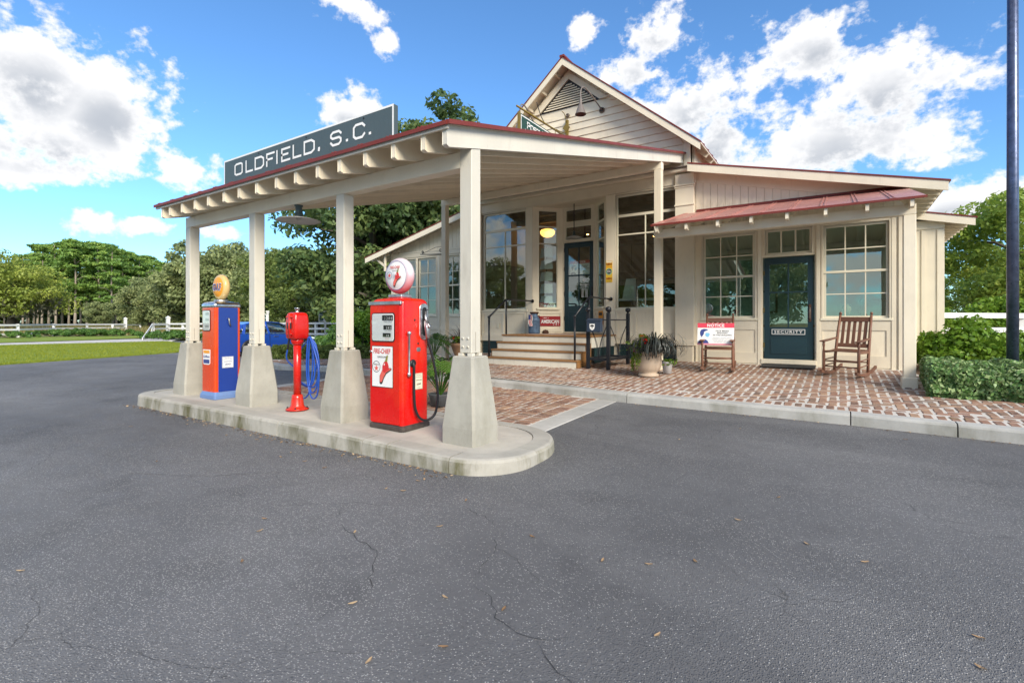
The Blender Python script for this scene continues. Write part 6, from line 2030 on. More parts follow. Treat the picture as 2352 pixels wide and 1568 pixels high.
part('front', 'porch_wood', ct, -4.75, -3.55, 12.35, 12.9, .957, 1.80); part('top', 'print_white', ct, -4.8, -3.5, 12.3, 12.95, 1.801, 1.86, .01)
mc = thing('menu_board', 'pale slanted card standing on the shop counter', 'card', (-4.5, 12.5, 1.862), world=True)
MB().hexa([(-4.72, 12.45, 1.863), (-4.36, 12.45, 1.863), (-4.36, 12.50, 1.863), (-4.72, 12.50, 1.863), (-4.62, 12.47, 2.38), (-4.36, 12.47, 2.38), (-4.36, 12.48, 2.38), (-4.62, 12.48, 2.38)]).build('card', 'card_paper', mc)
for k in range(7):
    x = -4.45 + k * .13
    j = thing('glass_globe', 'clear glass globe in the row above the shop counter', 'glass', (x, 12.75, 2.42), group='glasses above the counter')
    m = MB(); m.lathe([(.02, .12), (.03, .10), (.055, .05), (.06, 0), (.05, -.05), (.001, -.07)], (0, 0, .07), 14); m.build('bowl', 'jar_glass', j)
shf = thing('glass_shelf', 'dark hanging shelf carrying the row of glasses', 'shelf', (-4.0, 12.75, 2.4), world=True)
part('board', 'interior_wood', shf, -4.6, -3.1, 12.62, 12.9, 2.39, 2.415)
for x in (-4.58, -3.12): part('hanger', 'black_iron', shf, x, x + .012, 12.75, 12.762, 2.416, 4.415)
part('cabinet', 'interior_wood', store, -8.4, -3.0, 18.6, 19.2, .957, 3.2)
tk = thing('counter_urn', 'dark urn on a table inside the left shop window', 'urn', (-7.15, 12.1, 1.72))
m = MB(); m.lathe([(.12, 0), (.16, .02), (.165, .28), (.14, .34), (.05, .37), (.02, .39)], (0, 0, 0), 20); m.build('body', 'grey_plastic', tk)
tb = thing('display_table', 'wooden display table inside the left shop window', 'table', (-7.5, 12.1, .957), world=True)
part('top', 'porch_wood', tb, -8.2, -6.85, 11.75, 12.5, 1.66, 1.715, .008)
for x in (-8.15, -6.95):
    for y in (11.8, 12.4): part('leg', 'porch_wood', tb, x, x + .06, y, y + .06, .957, 1.659)
pf = thing('picture_frame', 'framed print on the office wall seen through the left window', 'picture', (-1.9, 14.98, 2.1), world=True)
part('frame', 'interior_wood', pf, -1.95, -1.35, 14.96, 14.995, 1.5, 2.1); part('print', 'card_paper', pf, -1.9, -1.4, 14.95, 14.959, 1.55, 2.05)
fl_ = thing('office_lamp', 'table lamp with pale shade inside the left office window', 'lamp', (-2.05, 12.2, 1.2))
m = MB(); m.lathe([(.10, 0), (.10, .02), (.02, .05), (.03, .2), (.02, .42)], (0, 0, 0), 16); m.build('base', 'black_iron', fl_)
m = MB(); m.lathe([(.09, .42), (.17, .70)], (0, 0, 0), 20); m.build('shade', 'lamp_shade', fl_)
dk = thing('office_desk', 'desk standing behind the office windows', 'desk', (-.8, 12.4, .47), world=True)
part('top', 'porch_wood', dk, -2.45, .75, 11.95, 12.6, 1.15, 1.195)
for x in (-2.4, -.9, .65): part('panel', 'porch_wood', dk, x, x + .04, 12.0, 12.55, .471, 1.149)
mo = thing('monitor', 'dark flat monitor on the desk inside the right office window', 'monitor', (.58, 12.2, 1.196), world=True)
part('screen', 'print_black', mo, .36, .82, 12.15, 12.18, 1.30, 1.70, .005); part('stand', 'grey_plastic', mo, .55, .63, 12.17, 12.22, 1.196, 1.32)
bk = thing('red_folder', 'red folder standing on the desk inside the left office window', 'folder', (-1.95, 12.1, 1.196), world=True)
part('cover', 'print_rose', bk, -1.98, -1.88, 12.02, 12.2, 1.196, 1.52, .004)

# the person at the desk: one continuous skinned body
pe = thing('person', 'person in a dark green shirt sitting at the desk behind the right office window', 'person', (.16, 12.95, .47))
vs = [(0, 0, .48), (0, 0, .62), (0, .0, .78), (0, -.01, .90), (0, -.03, .975), (-.16, -.01, .86), (-.24, -.10, .66), (-.14, -.32, .74), (.16, -.01, .86), (.24, -.10, .66), (.14, -.32, .74), (-.09, -.02, .47), (-.11, -.42, .47), (-.11, -.44, .06), (.09, -.02, .47), (.11, -.42, .47), (.11, -.44, .06)]
ed = [(0, 1), (1, 2), (2, 3), (3, 4), (2, 5), (5, 6), (6, 7), (2, 8), (8, 9), (9, 10), (0, 11), (11, 12), (12, 13), (0, 14), (14, 15), (15, 16)]
rd = [.14, .14, .15, .07, .055, .065, .05, .035, .065, .05, .035, .085, .065, .045, .085, .065, .045]
me = bpy.data.meshes.new('body'); me.from_pydata(vs, ed, [])
bo = meshobj('body', me, pe); me.materials.append(MATS['shirt_green'])
sk = bo.modifiers.new('skin', 'SKIN'); sd_ = bo.modifiers.new('sub', 'SUBSURF'); sd_.levels = 1; sd_.render_levels = 2
if not me.skin_vertices: pass
for v_, r_ in zip(me.skin_vertices[0].data if me.skin_vertices else [], rd): v_.radius = (r_, r_ * .8)
m = MB()
hd = []
for k in range(13):
    t = PI * k / 12
    hd.append((max(.001, .078 * math.sin(t) ** .8 * (1 - .18 * max(0, math.cos(t * 1.0)) * (1 if t < PI / 2 else 0))), -.115 * math.cos(t)))
m.lathe(hd, (0, -.04, 1.06), 20)
for i, v in enumerate(m.v):
    x, y, z = v
    if y < -.10 and abs(x) < .02 and 1.02 < z < 1.06: y -= .018          # nose
    if y < -.09 and abs(abs(x) - .03) < .014 and 1.05 < z < 1.08: y += .008
    m.v[i] = (x, y * 1.12, z)
m.build('head', 'skin', pe)
m = MB(); m.sphere((0, -.025, 1.095), (.084, .098, .092), 18, 10)
m.v = [(x, y, max(z, 1.085 - (y + .03) * .6 if y > -.06 else 1.125)) for x, y, z in m.v]
m.build('hair', 'hair', pe)
oc = thing('desk_chair', 'dark office chair under the person at the desk', 'chair', (.16, 12.97, .47))
m = MB(); m.cbox((0, 0, .36), (.46, .44, .06)); m.build('seat', 'rubber', oc, .02)
m = MB(); m.cbox((0, .24, .66), (.42, .05, .46)); m.build('back', 'rubber', oc, .02)
m = MB(); m.tube([(0, 0, .33), (0, 0, .06)], .03, 10); m.build('column', 'black_iron', oc)
for k in range(5):
    t = 2 * PI * k / 5
    MB().bar((0, 0, .06), (.26 * math.cos(t), .26 * math.sin(t), .04), .035, .03).build('foot', 'black_iron', oc)

# ================================================================== planting by the store
def blade_mesh(name, mat, n, base_r, len0, len1, lean0, lean1, width, seg=7, droop=1.0, loc=(0, 0, 0)):
    vs, fs, tn = [], [], []
    for i in range(n):
        a = random.uniform(0, 2 * PI)
        d = Vector((math.cos(a), math.sin(a), 0))
        sd_ = Vector((-d.y, d.x, 0))
        p = Vector(loc) + d * random.uniform(0, base_r)
        L = random.uniform(len0, len1)
        th = random.uniform(lean0, lean1)
        dr = droop * random.uniform(.6, 1.3)
        b = len(vs)
        w = width * random.uniform(.6, 1.2)
        for k in range(seg + 1):
            ww = w * (1 - (k / seg) ** 1.6) * .5 + .0004
            vs += [p + sd_ * ww, p - sd_ * ww]
            st_ = L / seg
            p = p + (d * math.sin(th) + Vector((0, 0, 1)) * math.cos(th)) * st_
            th += dr * (k + 1) / seg * .42
        fs += [(b + 2 * k, b + 2 * k + 1, b + 2 * k + 3, b + 2 * k + 2) for k in range(seg)]
        tn += [random.uniform(.1, .95)] * seg
    m = MB(); m.v = [tuple(v) for v in vs]; m.f = fs; m.sm = [True] * len(fs)
    return m, tn
def small_leaves(name, mat, parent, pts, size, aspect=1.5):
    pts = np.array(pts)
    me = leaf_mesh(name, mat, pts, np.tile((0, 0, 1.0), (len(pts), 1)), size, rng.uniform(0, 1, len(pts)), aspect, .8)
    return meshobj(name, me, parent)

pot = thing('flower_pot', 'big weathered stone pot with arching dark grass and trailing lime vine', 'planter', (-2.80, 8.66, sz(8.66) + .010))
pot.scale = (1.18, 1.18, 1.08)
m = MB(); m.lathe([(.14, 0), (.15, .01), (.15, .035), (.12, .05), (.115, .06), (.15, .09), (.185, .16), (.195, .25), (.19, .33), (.20, .36), (.215, .375), (.218, .40), (.205, .41), (.18, .40), (.17, .36)], (0, 0, 0), 32); m.build('pot', 'stone_pot', pot)
m = MB(); m.lathe([(.175, .37), (.001, .385)], (0, 0, 0), 24); m.build('soil', 'dark_soil', pot)
m, tn = blade_mesh('g', '', 330, .10, .55, 1.05, .15, .80, .019, 12, 3.3, (.08, .03, .38)); m.build('dark_grass', 'dark_grass_blades', pot, tone=tn)
pts = [(random.gauss(-.08, .09), random.gauss(-.09, .07), random.uniform(.40, .58)) for _ in range(320)]
small_leaves('lime_foliage', 'lime_vine', pot, pts, .030)
pts = []
for s in range(26):
    a = random.uniform(PI * .95, PI * 1.45); x0, y0 = .205 * math.cos(a), .205 * math.sin(a)
    L = random.uniform(.15, .40)
    for k in range(int(L / .012)):
        t = k * .012
        pts.append((x0 * (1 + .18 * min(1, t * 6)) + random.gauss(0, .008), y0 * (1 + .18 * min(1, t * 6)) + random.gauss(0, .008), .42 + .02 - t))
small_leaves('trailing_vine', 'lime_vine', pot, pts, .022)
def heart(mb, c, right, up, s):
    p = Plane2D(c, right, up)
    p.poly(mb, [(0, -.55 * s), (.25 * s, -.25 * s), (.36 * s, .05 * s), (.30 * s, .34 * s), (.12 * s, .40 * s), (0, .28 * s), (-.12 * s, .40 * s), (-.30 * s, .34 * s), (-.36 * s, .05 * s), (-.25 * s, -.25 * s)], 0)
for (x, y, z, s) in ((.0, -.17, .58, .22), (.05, -.20, .47, .15), (-.05, -.13, .64, .15)):
    m = MB(); heart(m, (x, y, z), (1, .25, 0), (0.05, -.35, 1), s); lf = m.build('caladium_leaf', 'caladium', pot, tone=.5)
    m = MB(); heart(m, (x, y - .003, z + .01 * s), (1, .25, 0), (0.05, -.35, 1), s * .5); m.build('leaf_heart', 'red_petals', lf, tone=.5)
for (x, y, z) in ((-.17, -.14, .44), (-.15, -.16, .42)):
    m = MB()
    for k in range(5):
        t = 2 * PI * k / 5
        m.sphere((x + .016 * math.cos(t), y - .01, z + .016 * math.sin(t)), (.012, .005, .012), 8, 5)
    m.build('blossom', 'pink_petals', pot)
pot2 = thing('flower_pot', 'smaller pale pot with ivy behind the big stone pot', 'planter', (-2.60, 9.12, sz(9.12) + .010))
pot2.scale = (.72, .72, .72)
m = MB(); m.lathe([(.10, 0), (.13, .26), (.14, .27), (.14, .30), (.12, .30), (.11, .27), (.001, .27)], (0, 0, 0), 20); m.build('pot', 'pale_pot', pot2)
pts = [(random.gauss(.02, .10), random.gauss(0, .08), random.uniform(.22, .36)) for _ in range(160)]
small_leaves('ivy', 'shrub_leaves', pot2, pts, .04)
pot3 = thing('flower_pot', 'terracotta planter with spiky burgundy grass left of the entrance steps', 'planter', (-7.62, 9.42, sz(9.42) + .010))
m = MB(); m.lathe([(.15, 0), (.17, .02), (.16, .05), (.22, .20), (.27, .34), (.30, .36), (.30, .42), (.28, .42), (.26, .38), (.001, .38)], (0, 0, 0), 28); m.build('pot', 'terracotta', pot3)
m, tn = blade_mesh('g', '', 120, .12, .35, .75, .05, .9, .020, 7, .8, (0, 0, .38)); m.build('burgundy_grass', 'burgundy_blades', pot3, tone=tn)
pts = [(random.gauss(0, .14), random.gauss(-.05, .13), random.uniform(.38, .56)) for _ in range(260)]
small_leaves('low_foliage', 'shrub_leaves', pot3, pts, .05)
pts = [(random.gauss(0, .16), random.gauss(-.06, .13), random.uniform(.44, .60)) for _ in range(26)]
small_leaves('red_flowers', 'red_petals', pot3, pts, .035)
def lobed_leaf(mb, c, direction, droop, s):
    d = Vector(direction).normalized()
    up = Vector((0, 0, 1))
    side = d.cross(up).normalized()
    axis = (d * math.cos(droop) - up * math.sin(droop)).normalized()
    nrm = side.cross(axis)
    c = Vector(c)
    n = 7
    for k in range(n):
        t = k / (n - 1)
        L = s * (.55 - .38 * abs(t - .35) - .12 * t)
        p0 = c + axis * s * t
        for sg in (-1, 1):
            tip = p0 + (side * sg * L + axis * L * (.35 + .6 * t)) - nrm * 0 - up * L * .22
            b0 = p0 - axis * s * .055; b1 = p0 + axis * s * .06
            mid0 = (b0 + tip) / 2 - axis * s * .035; mid1 = (b1 + tip) / 2 + axis * s * .04
            mb.add([b0, mid0, tip, mid1, b1], [(0, 1, 2, 3, 4)])
    tip = c + axis * s * 1.25
    mb.add([c + axis * s * .9 - side * .06 * s, tip, c + axis * s * .9 + side * .06 * s], [(0, 1, 2)])
def philodendron(label, loc, n, h, s, potmat):
    t = thing('philodendron', label, 'plant', loc)
    m = MB(); m.lathe([(.13, 0), (.17, .16), (.18, .17), (.16, .17), (.001, .15)], (0, 0, 0), 20); m.build('pot', potmat, t)
    for k in range(n):
        a = 2 * PI * k / n * 1.62 + random.uniform(-.2, .2)
        r = random.uniform(.12, .34); hh = h * random.uniform(.45, 1.0)
        tip = Vector((r * math.cos(a), r * math.sin(a), .16 + hh))
        m = MB(); m.tube(spline([(0, 0, .14), tip * .5 + Vector((0, 0, hh * .28)), tip], 5), .007, 6); st_ = m.build('stem', 'philodendron', t, tone=.6)
        m = MB(); lobed_leaf(m, tip, (math.cos(a), math.sin(a), 0), random.uniform(.2, .9), s * random.uniform(.7, 1.2)); m.build('leaf', 'philodendron', t, tone=random.uniform(.2, .9))
philodendron('lobed-leaf philodendron in a dark pot behind the red pump', (-4.72, 5.35, zg(5.35) + .02), 22, .55, .30, 'grey_plastic')
philodendron('lobed-leaf philodendron beside the terracotta planter', (-7.95, 8.78, sz(8.78) + .012), 18, .55, .30, 'pale_pot')

# ------------------------------------------------------------------ clipped hedges
def hedge(name, label, path, width, h, base, mat, size, dens, cat='hedge', group=None):
    """path of (x, y); leaves spread over the top and the sides of a rounded box"""
    t = thing(name, label, cat, (path[0][0], path[0][1], base))
    o = Vector((path[0][0], path[0][1]))
    inner = MB(); C_, N_, = [], []
    for (a, b) in zip(path, path[1:]):
        a = Vector(a) - o; b = Vector(b) - o
        d = (b - a); L = d.length; d.normalize(); s = Vector((-d.y, d.x))
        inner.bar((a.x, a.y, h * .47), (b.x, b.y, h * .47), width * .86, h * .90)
        area = L * width + 2 * L * h + 2 * width * h
        n = int(area * dens)
        for _ in range(n):
            q = random.random() * area
            u = random.uniform(-.02, L + .02)
            bump_ = .022 * math.sin(u * 9) + .02 * math.sin(u * 23 + 1)
            if q < L * width:
                v = random.uniform(-width / 2, width / 2); z = h + bump_ + .018 * math.sin(v * 17) - .05 * max(0, abs(v) / (width / 2) - .8) * 4 + random.gauss(0, .012); nn = (0, 0, 1)
            elif q < L * width + 2 * L * h:
                sg = random.choice((-1, 1)); z = random.uniform(0.01, h * .985); v = sg * (width / 2 + bump_ * .8 + .02 * math.sin(z * 20 + u * 5) - (0.05 if z < .08 else 0) + random.gauss(0, .012)); nn = (s.x * sg, s.y * sg, .3)
            else:
                sg = random.choice((0, 1)); z = random.uniform(.01, h * .985); v = random.uniform(-width / 2, width / 2); u = (L + .02 if sg else -.02) + random.gauss(0, .014); nn = (d.x * (sg * 2 - 1), d.y * (sg * 2 - 1), .3)
            p = a + d * u + s * v
            C_.append((p.x, p.y, z)); N_.append(nn)
    inner.build('inner_dark_box', 'dark_soil', t)  # solid dark box filling the hedge behind its leaves
    n = len(C_)
    tn = np.clip(.45 + .35 * (rng.random(n) - .5) + rng.normal(0, .22, n), 0, 1)
    meshobj('foliage', leaf_mesh('foliage', mat, C_, N_, size, tn, 1.6, .75), t)
    return t
hedge('clipped_hedge', 'low clipped hedge with glossy pale leaves right of the porch post', [(1.08, 9.27), (4.4, 9.05)], 1.80, .40, .27, 'hedge_leaves', .034, 4300)
hedge('boxwood_hedge', 'low boxwood hedge at the far end of the brick walk', [(-12.9, 7.95), (-10.1, 9.25)], .62, .36, .22, 'boxwood_leaves', .045, 2300)
def shrub(label, loc, rx, ry, rz_, mat, n, size, name='shrub', cat='shrub', group=None):
    t = thing(name, label, cat, loc, group=group)
    k = 26
    d = sph(k); d[:, 2] = np.abs(d[:, 2])
    cl = d * rng.uniform(.62, .92, (k, 1)) * np.array([rx, ry, rz_])
    cl[:, 2] += .12
    c, nn, tn = crown(cl, n // k, min(min(rx, ry) * .42, rz_ * .45), size)
    c[:, 2] = np.maximum(c[:, 2], .02)
    up = np.clip(c[:, 2] / (rz_ + .2), 0, 1)
    meshobj('foliage', leaf_mesh('foliage', mat, c, nn, size, tn, 1.7), t)
    m = MB()
    for j in range(7):
        a = 2 * PI * j / 7
        m.tube([(0.03 * math.cos(a), .03 * math.sin(a), -.02), (rx * .45 * math.cos(a), ry * .45 * math.sin(a), rz_ * .55)], [.02, .008], 6)
    m.build('stems', 'bark', t)
    return t
def at(px, Z):
    r = (px - 1176) / 1141.93
    return (Z * (.83618 * r - .54846), Z * (.54846 * r + .83618))
def P(px, Z, z): x, y = at(px, Z); return (x, y, z)
shrub('rounded bright green shrub behind the clipped hedge, left of the blue pole', P(2228, 9.4, .32), .80, .75, .80, 'shrub_leaves', 7000, .055)
shrub('smaller bright green shrub against the rear wing wall', P(2150, 9.9, .32), .42, .42, .62, 'shrub_leaves', 3000, .05)
shrub('bright green shrub half hidden by the blue pole', P(2345, 9.6, .32), .55, .55, .62, 'shrub_leaves', 3500, .05)
shrub('wide leafy shrub behind the white rail, nearest the store', P(2215, 15.5, .3), 1.2, 1.0, 1.75, 'shrub_leaves', 6000, .075)
shrub('wide leafy shrub behind the white rail, farther right', P(2330, 15.0, .3), 1.2, 1.0, 1.60, 'shrub_leaves', 6000, .075)
shrub('big dark glossy shrub at the corner of the left wing', P(838, 15.0, .2), 1.0, .9, 1.55, 'shrub_leaves', 9000, .055)
shrub('low shrub beside the big glossy shrub near the car', P(800, 16.5, .2), .9, .8, .85, 'juniper_needles', 5000, .06)
for i, (pxx, Z, r, h, lab) in enumerate([(705, 21.5, 1.0, .5, 'nearest the car'), (745, 22.5, 1.1, .85, 'under the sign post'), (785, 21.5, 1.1, .9, 'nearest the big glossy shrub'), (352, 37, 1.5, .85, 'left end of the fence bed'), (392, 35.5, 1.6, .9, 'behind the first pier'), (425, 35, 1.5, .9, 'behind the first canopy post'),
                                          (20, 38, 1.8, .75, 'farthest left on the path'), (120, 42, 1.7, .8, 'left of the long juniper row'), (150, 43, 1.8, .9, 'second in the long juniper row'), (180, 43.5, 1.8, .95, 'in the middle of the long juniper row'), (212, 44, 1.7, .85, 'fourth in the long juniper row'), (243, 44.5, 1.5, .75, 'right end of the long juniper row'), (275, 45, 1.6, .9, 'by the capped gate post')]):
    shrub('spreading dark juniper along the white fence, ' + lab, P(pxx, Z, .08), r, r, h * .48, 'juniper_needles', 2600, .10, 'juniper', 'juniper', 'junipers along the white fences')

# ------------------------------------------------------------------ blue pole
x, y = at(2326, 6.95)
fp_ = thing('flag_pole', 'tall dark blue metal pole rising out of the clipped hedge', 'pole', (x, y, .27))
m = MB(); m.tube([(0, 0, 0), (0, 0, 3), (0, 0, 9)], [.066, .063, .052], 28); m.build('shaft', 'pole_blue', fp_)
m = MB(); m.lathe([(.12, 0), (.12, .03), (.085, .06), (.068, .09)], (0, 0, 0), 28); m.build('base_collar', 'pole_blue', fp_)

# ================================================================== fences
def fence(label, pts, rails, post_h, capped=(), zf=lambda i: 0.05, name='white_fence', group='white board fences', rw=.13):
    t = thing(name, label, 'fence', (pts[0][0], pts[0][1], 0), group=group)
    o = Vector((pts[0][0], pts[0][1], 0))
    for i, (x, y) in enumerate(pts):
        z0 = zf(i) - .05
        h = post_h(i) if callable(post_h) else post_h
        w = .075 if i not in capped else .12
        p = MB(); p.box(x - o.x - w, x - o.x + w, y - o.y - w, y - o.y + w, z0, z0 + h); q = p.build('post', 'white_paint', t)
        if i in capped:
            w2 = .16
            m = MB(); m.box(x - o.x - w2, x - o.x + w2, y - o.y - w2, y - o.y + w2, z0 + h + .001, z0 + h + .06)
            m.add([(x - o.x - .13, y - o.y - .13, z0 + h + .061), (x - o.x + .13, y - o.y - .13, z0 + h + .061), (x - o.x + .13, y - o.y + .13, z0 + h + .061), (x - o.x - .13, y - o.y + .13, z0 + h + .061), (x - o.x, y - o.y, z0 + h + .20)], [(0, 1, 4), (1, 2, 4), (2, 3, 4), (3, 0, 4), (3, 2, 1, 0)])
            m.build('cap', 'white_paint', q)
    for i in range(len(pts) - 1):
        a, b = Vector((*pts[i], 0)) - o, Vector((*pts[i + 1], 0)) - o
        d = (b - a).normalized()
        for rz_ in rails(i) if callable(rails) else rails:
            za, zb_ = (rz_ if isinstance(rz_, tuple) else (rz_, rz_))
            nn = Vector((d.y, -d.x, 0)) * .095
            MB().bar(a + nn + Vector((0, 0, za)), b + nn + Vector((0, 0, zb_)), .04, rw).build('rail', 'white_paint', t)
    return t
fence('three-rail white fence left of the road, behind the junipers', [at(-60, 36), at(41, 39), at(123, 45), at(200, 50), at(288, 55)], (1.03, .68, .33), lambda i: 1.62 if i == 4 else 1.12, (4,))
fence('far low white fence at the left edge of the meadow', [at(-40, 58), at(20, 60), at(78, 62), at(126, 63)], (1.0, .62), 1.08)
fence('short white fence with a slanting end left of the gap', [at(258, 52), at(322, 60)], (.95, .55), 1.0)
fence('white fence with capped post running behind the blue car', [at(352, 40), at(386, 43.5), at(420, 42.5), at(470, 41.5), at(530, 40.0), at(590, 38.5), at(655, 37.0), at(726, 35.5), at(800, 34.0), at(880, 33)], lambda i: (1.10 + .012 * i, .72 + .012 * i, .34 + .012 * i), lambda i: 1.62 if i == 1 else 1.16, (1,))
sl = thing('fence_end', 'slanting white boards where the fence meets the path', 'fence', P(327, 34.5, .05))
a, b = Vector(P(327, 34.5, .05)), Vector(P(350, 39.5, 1.06))
o = Vector(P(327, 34.5, .05))
MB().bar(a - o + Vector((0, 0, .03)), b - o, .05, .16).build('rail', 'white_paint', sl)
MB().bar(b - o, Vector(P(386, 43.2, 1.08)) - o, .05, .14).build('rail', 'white_paint', sl)
MB().bar(Vector(P(345, 39, .1)) - o, Vector(P(352, 39.6, 1.0)) - o, .05, .16).build('rail', 'white_paint', sl)
fence('white rail behind the shrubs right of the store', [at(2150, 12.2), at(2240, 12.6), at(2345, 13.0), at(2460, 13.4)], (1.42, 1.05), 1.18, zf=lambda i: .3)
for lab, pxx, Z, top in (('white post with a green plaque standing beside the fence, right one', 747, 34.5, 2.2), ('white post with a green plaque behind the blue car', 615, 36.0, 2.0)):
    x, y = at(pxx, Z)
    t = thing('marker_post', lab, 'sign', (x, y, .05), YAW + R(20), group='marker posts along the fence')
    m = MB(); m.box(-.07, .07, -.07, .07, 0, top - .18); m.build('post', 'white_paint', t)
    m = MB(); m.box(-.10, .10, -.10, .10, top - .179, top - .15); stack(m, [rounded_ring(.07, .07, .005, top - .149, 1), rounded_ring(.12, .12, .005, top - .02, 1), rounded_ring(.12, .12, .005, top + .03, 1)], smooth=False); m.build('cap', 'white_paint', t)
    m = MB(); m.prism([(-.42, top - .95), (-.075, top - .95), (-.075, top - .30), (-.16, top - .17), (-.34, top - .17), (-.42, top - .30)], -.02, .02, 'y'); pq = m.build('plaque', 'white_paint', t)
    m = MB(); m.prism([(-.38, top - .91), (-.11, top - .91), (-.11, top - .50), (-.38, top - .50)], -.026, -.021, 'y'); m.build('panel', 'sign_green', pq)
    m = MB(); m.prism([(-.38, top - .46), (-.11, top - .46), (-.11, top - .31), (-.17, top - .22), (-.32, top - .22), (-.38, top - .31)], -.026, -.021, 'y'); m.build('panel', 'sign_green', pq)

# ================================================================== parked car
cx_, cy_ = at(606, 19.4)
car = thing('parked_car', 'blue hatchback parked behind the canopy facing the white fence', 'car', (cx_, cy_, zg(cy_, cx_) + .002), R(8))
# stations along +Y (front): y, half width, sill, belt, (roof, half roof width)
ST = [(-1.98, .62, .42, .74), (-1.92, .74, .30, .80), (-1.6, .80, .20, .83), (-1.0, .82, .18, .82), (-.2, .82, .18, .80), (.6, .82, .18, .78), (1.1, .81, .20, .76), (1.55, .78, .22, .68), (1.9, .68, .28, .58), (2.02, .5, .36, .50)]
rings = []
for (y, w, s_, b_) in ST:
    mid = s_ + (b_ - s_) * .55
    rings.append([(-w * .94, y, s_), (-w * 1.0, y, mid), (-w * .965, y, b_ - .02), (-w * .90, y, b_), (0, y, b_ + (.03 if y > .8 else .0)), (w * .90, y, b_), (w * .965, y, b_ - .02), (w * 1.0, y, mid), (w * .94, y, s_), (0, y, s_ - .02)])
m = MB(); stack(m, [r[::-1] for r in rings]); smooth_by_angle(m.build('body', 'car_blue', car), 40)
CB = [(-1.75, .66, .82, .90, .55), (-1.35, .70, .82, 1.14, .56), (-.9, .72, .81, 1.25, .57), (-.3, .73, .80, 1.275, .58), (.25, .73, .79, 1.235, .57), (.62, .73, .785, 1.10, .58), (1.12, .72, .77, .80, .62)]
rings = [[(-w, y, b_), (-w2, y, r_ - .03), (-w2 + .06, y, r_), (w2 - .06, y, r_), (w2, y, r_ - .03), (w, y, b_)] for (y, w, b_, r_, w2) in CB]
m = MB(); stack(m, [r[::-1] for r in rings]); m.build('window_glass', 'car_glass', car)
rings = [[(-w2 - .008, y, r_ - .045), (-w2 + .055, y, r_ + .008), (w2 - .055, y, r_ + .008), (w2 + .008, y, r_ - .045)] for (y, w, b_, r_, w2) in CB[1:6]]
m = MB()
for i in range(len(rings) - 1):
    for k in range(3):
        m.add([rings[i][k], rings[i][k + 1], rings[i + 1][k + 1], rings[i + 1][k]], [(0, 1, 2, 3)], True)
m.build('roof', 'car_blue', car)
for s in (-1, 1):
    for (y0, z0, w0, y1, z1, w1, wd) in ((.60, 1.10, .58, 1.14, .79, .72, .05), (-.35, .81, .733, -.42, 1.25, .585, .07), (-1.40, .82, .705, -1.25, 1.16, .57, .10), (-1.72, .83, .67, -1.36, 1.13, .57, .12)):
        MB().bar((s * (w0 + .006), y0, z0), (s * (w1 + .006), y1, z1), .02, wd, (0, 1, .3)).build('pillar', 'car_blue', car)
    MB().box(*sorted((s * .815, s * .835)), -.22, .0, .70, .725).build('door_handle', 'chrome', car, .006)
    for y in (-.38, .72):
        MB().box(*sorted((s * .79, s * .823)), y, y + .008, .26, .77).build('door_gap', 'print_black', car)
    MB().box(*sorted((s * .76, s * .92)), .62, .72, .80, .90).build('mirror', 'car_blue', car, .02)
    MB().sphere((s * .60, 1.80, .58), (.12, .16, .06), 10, 6).build('headlight', 'card_paper', car)
    MB().sphere((s * .66, -1.88, .74), (.10, .08, .06), 10, 6).build('tail_light', 'print_red', car)
    for y in (-1.22, 1.24):
        m = MB(); m.lathe([(.20, -.09), (.29, -.09), (.31, -.06), (.31, .06), (.29, .09), (.20, .09)], (s * .74, y, .31), 28, 'x'); wh = m.build('wheel', 'rubber', car)
        m = MB(); m.lathe([(.20, 0), (.19, s * .03), (.05, s * .05), (.02, s * .055)], (s * .79, y, .31), 24, 'x'); m.build('rim', 'aluminium', wh)
        for k in range(5):
            t_ = 2 * PI * k / 5
            MB().bar((s * .835, y, .31), (s * .825, y + .18 * math.cos(t_), .31 + .18 * math.sin(t_)), .03, .03, (1, 0, 0)).build('spoke', 'aluminium', wh)

# ================================================================== trees
def trunk_mesh(h, r0, r1, bend=.3, limbs=0, lh=(.4, .9), ll=2.0, seed=0, mat='bark'):
    rr = random.Random(seed)
    m = MB()
    pts = []
    for k in range(8):
        t = k / 7
        pts.append((bend * math.sin(t * 2.1 + seed) * t, bend * math.cos(t * 1.7 + seed) * t, h * t - .1))
    m.tube(pts, [r0 * (1.25 if k == 0 else 1) + (r1 - r0) * k / 7 for k in range(8)], 9)
    for k in range(limbs):
        t = rr.uniform(*lh)
        i = min(6, int(t * 7))
        p = Vector(pts[i]).lerp(Vector(pts[i + 1]), t * 7 - i)
        a = 2 * PI * k / limbs + rr.uniform(-.4, .4)
        L = ll * rr.uniform(.6, 1.2)
        q = p + Vector((math.cos(a) * L, math.sin(a) * L, L * rr.uniform(.25, .8)))
        mid = (p + q) / 2 + Vector((0, 0, L * .12))
        rb = (r0 + (r1 - r0) * t) * .55
        m.tube([p, mid, q], [rb, rb * .65, rb * .2], 7)
    me = bpy.data.meshes.new('trunk')
    me.from_pydata(m.v, [], m.f)
    me.polygons.foreach_set('use_smooth', m.sm)
    me.materials.append(MATS[mat])
    return me
def ellipsoid_clumps(n, c, r, shell=.55, flatbottom=None):
    d = sph(n)
    k = rng.uniform(shell, 1.16, (n, 1))
    p = d * k * np.array(r) + np.array(c)
    if flatbottom is not None: p[:, 2] = np.maximum(p[:, 2], flatbottom + rng.uniform(0, .5, n))
    return p
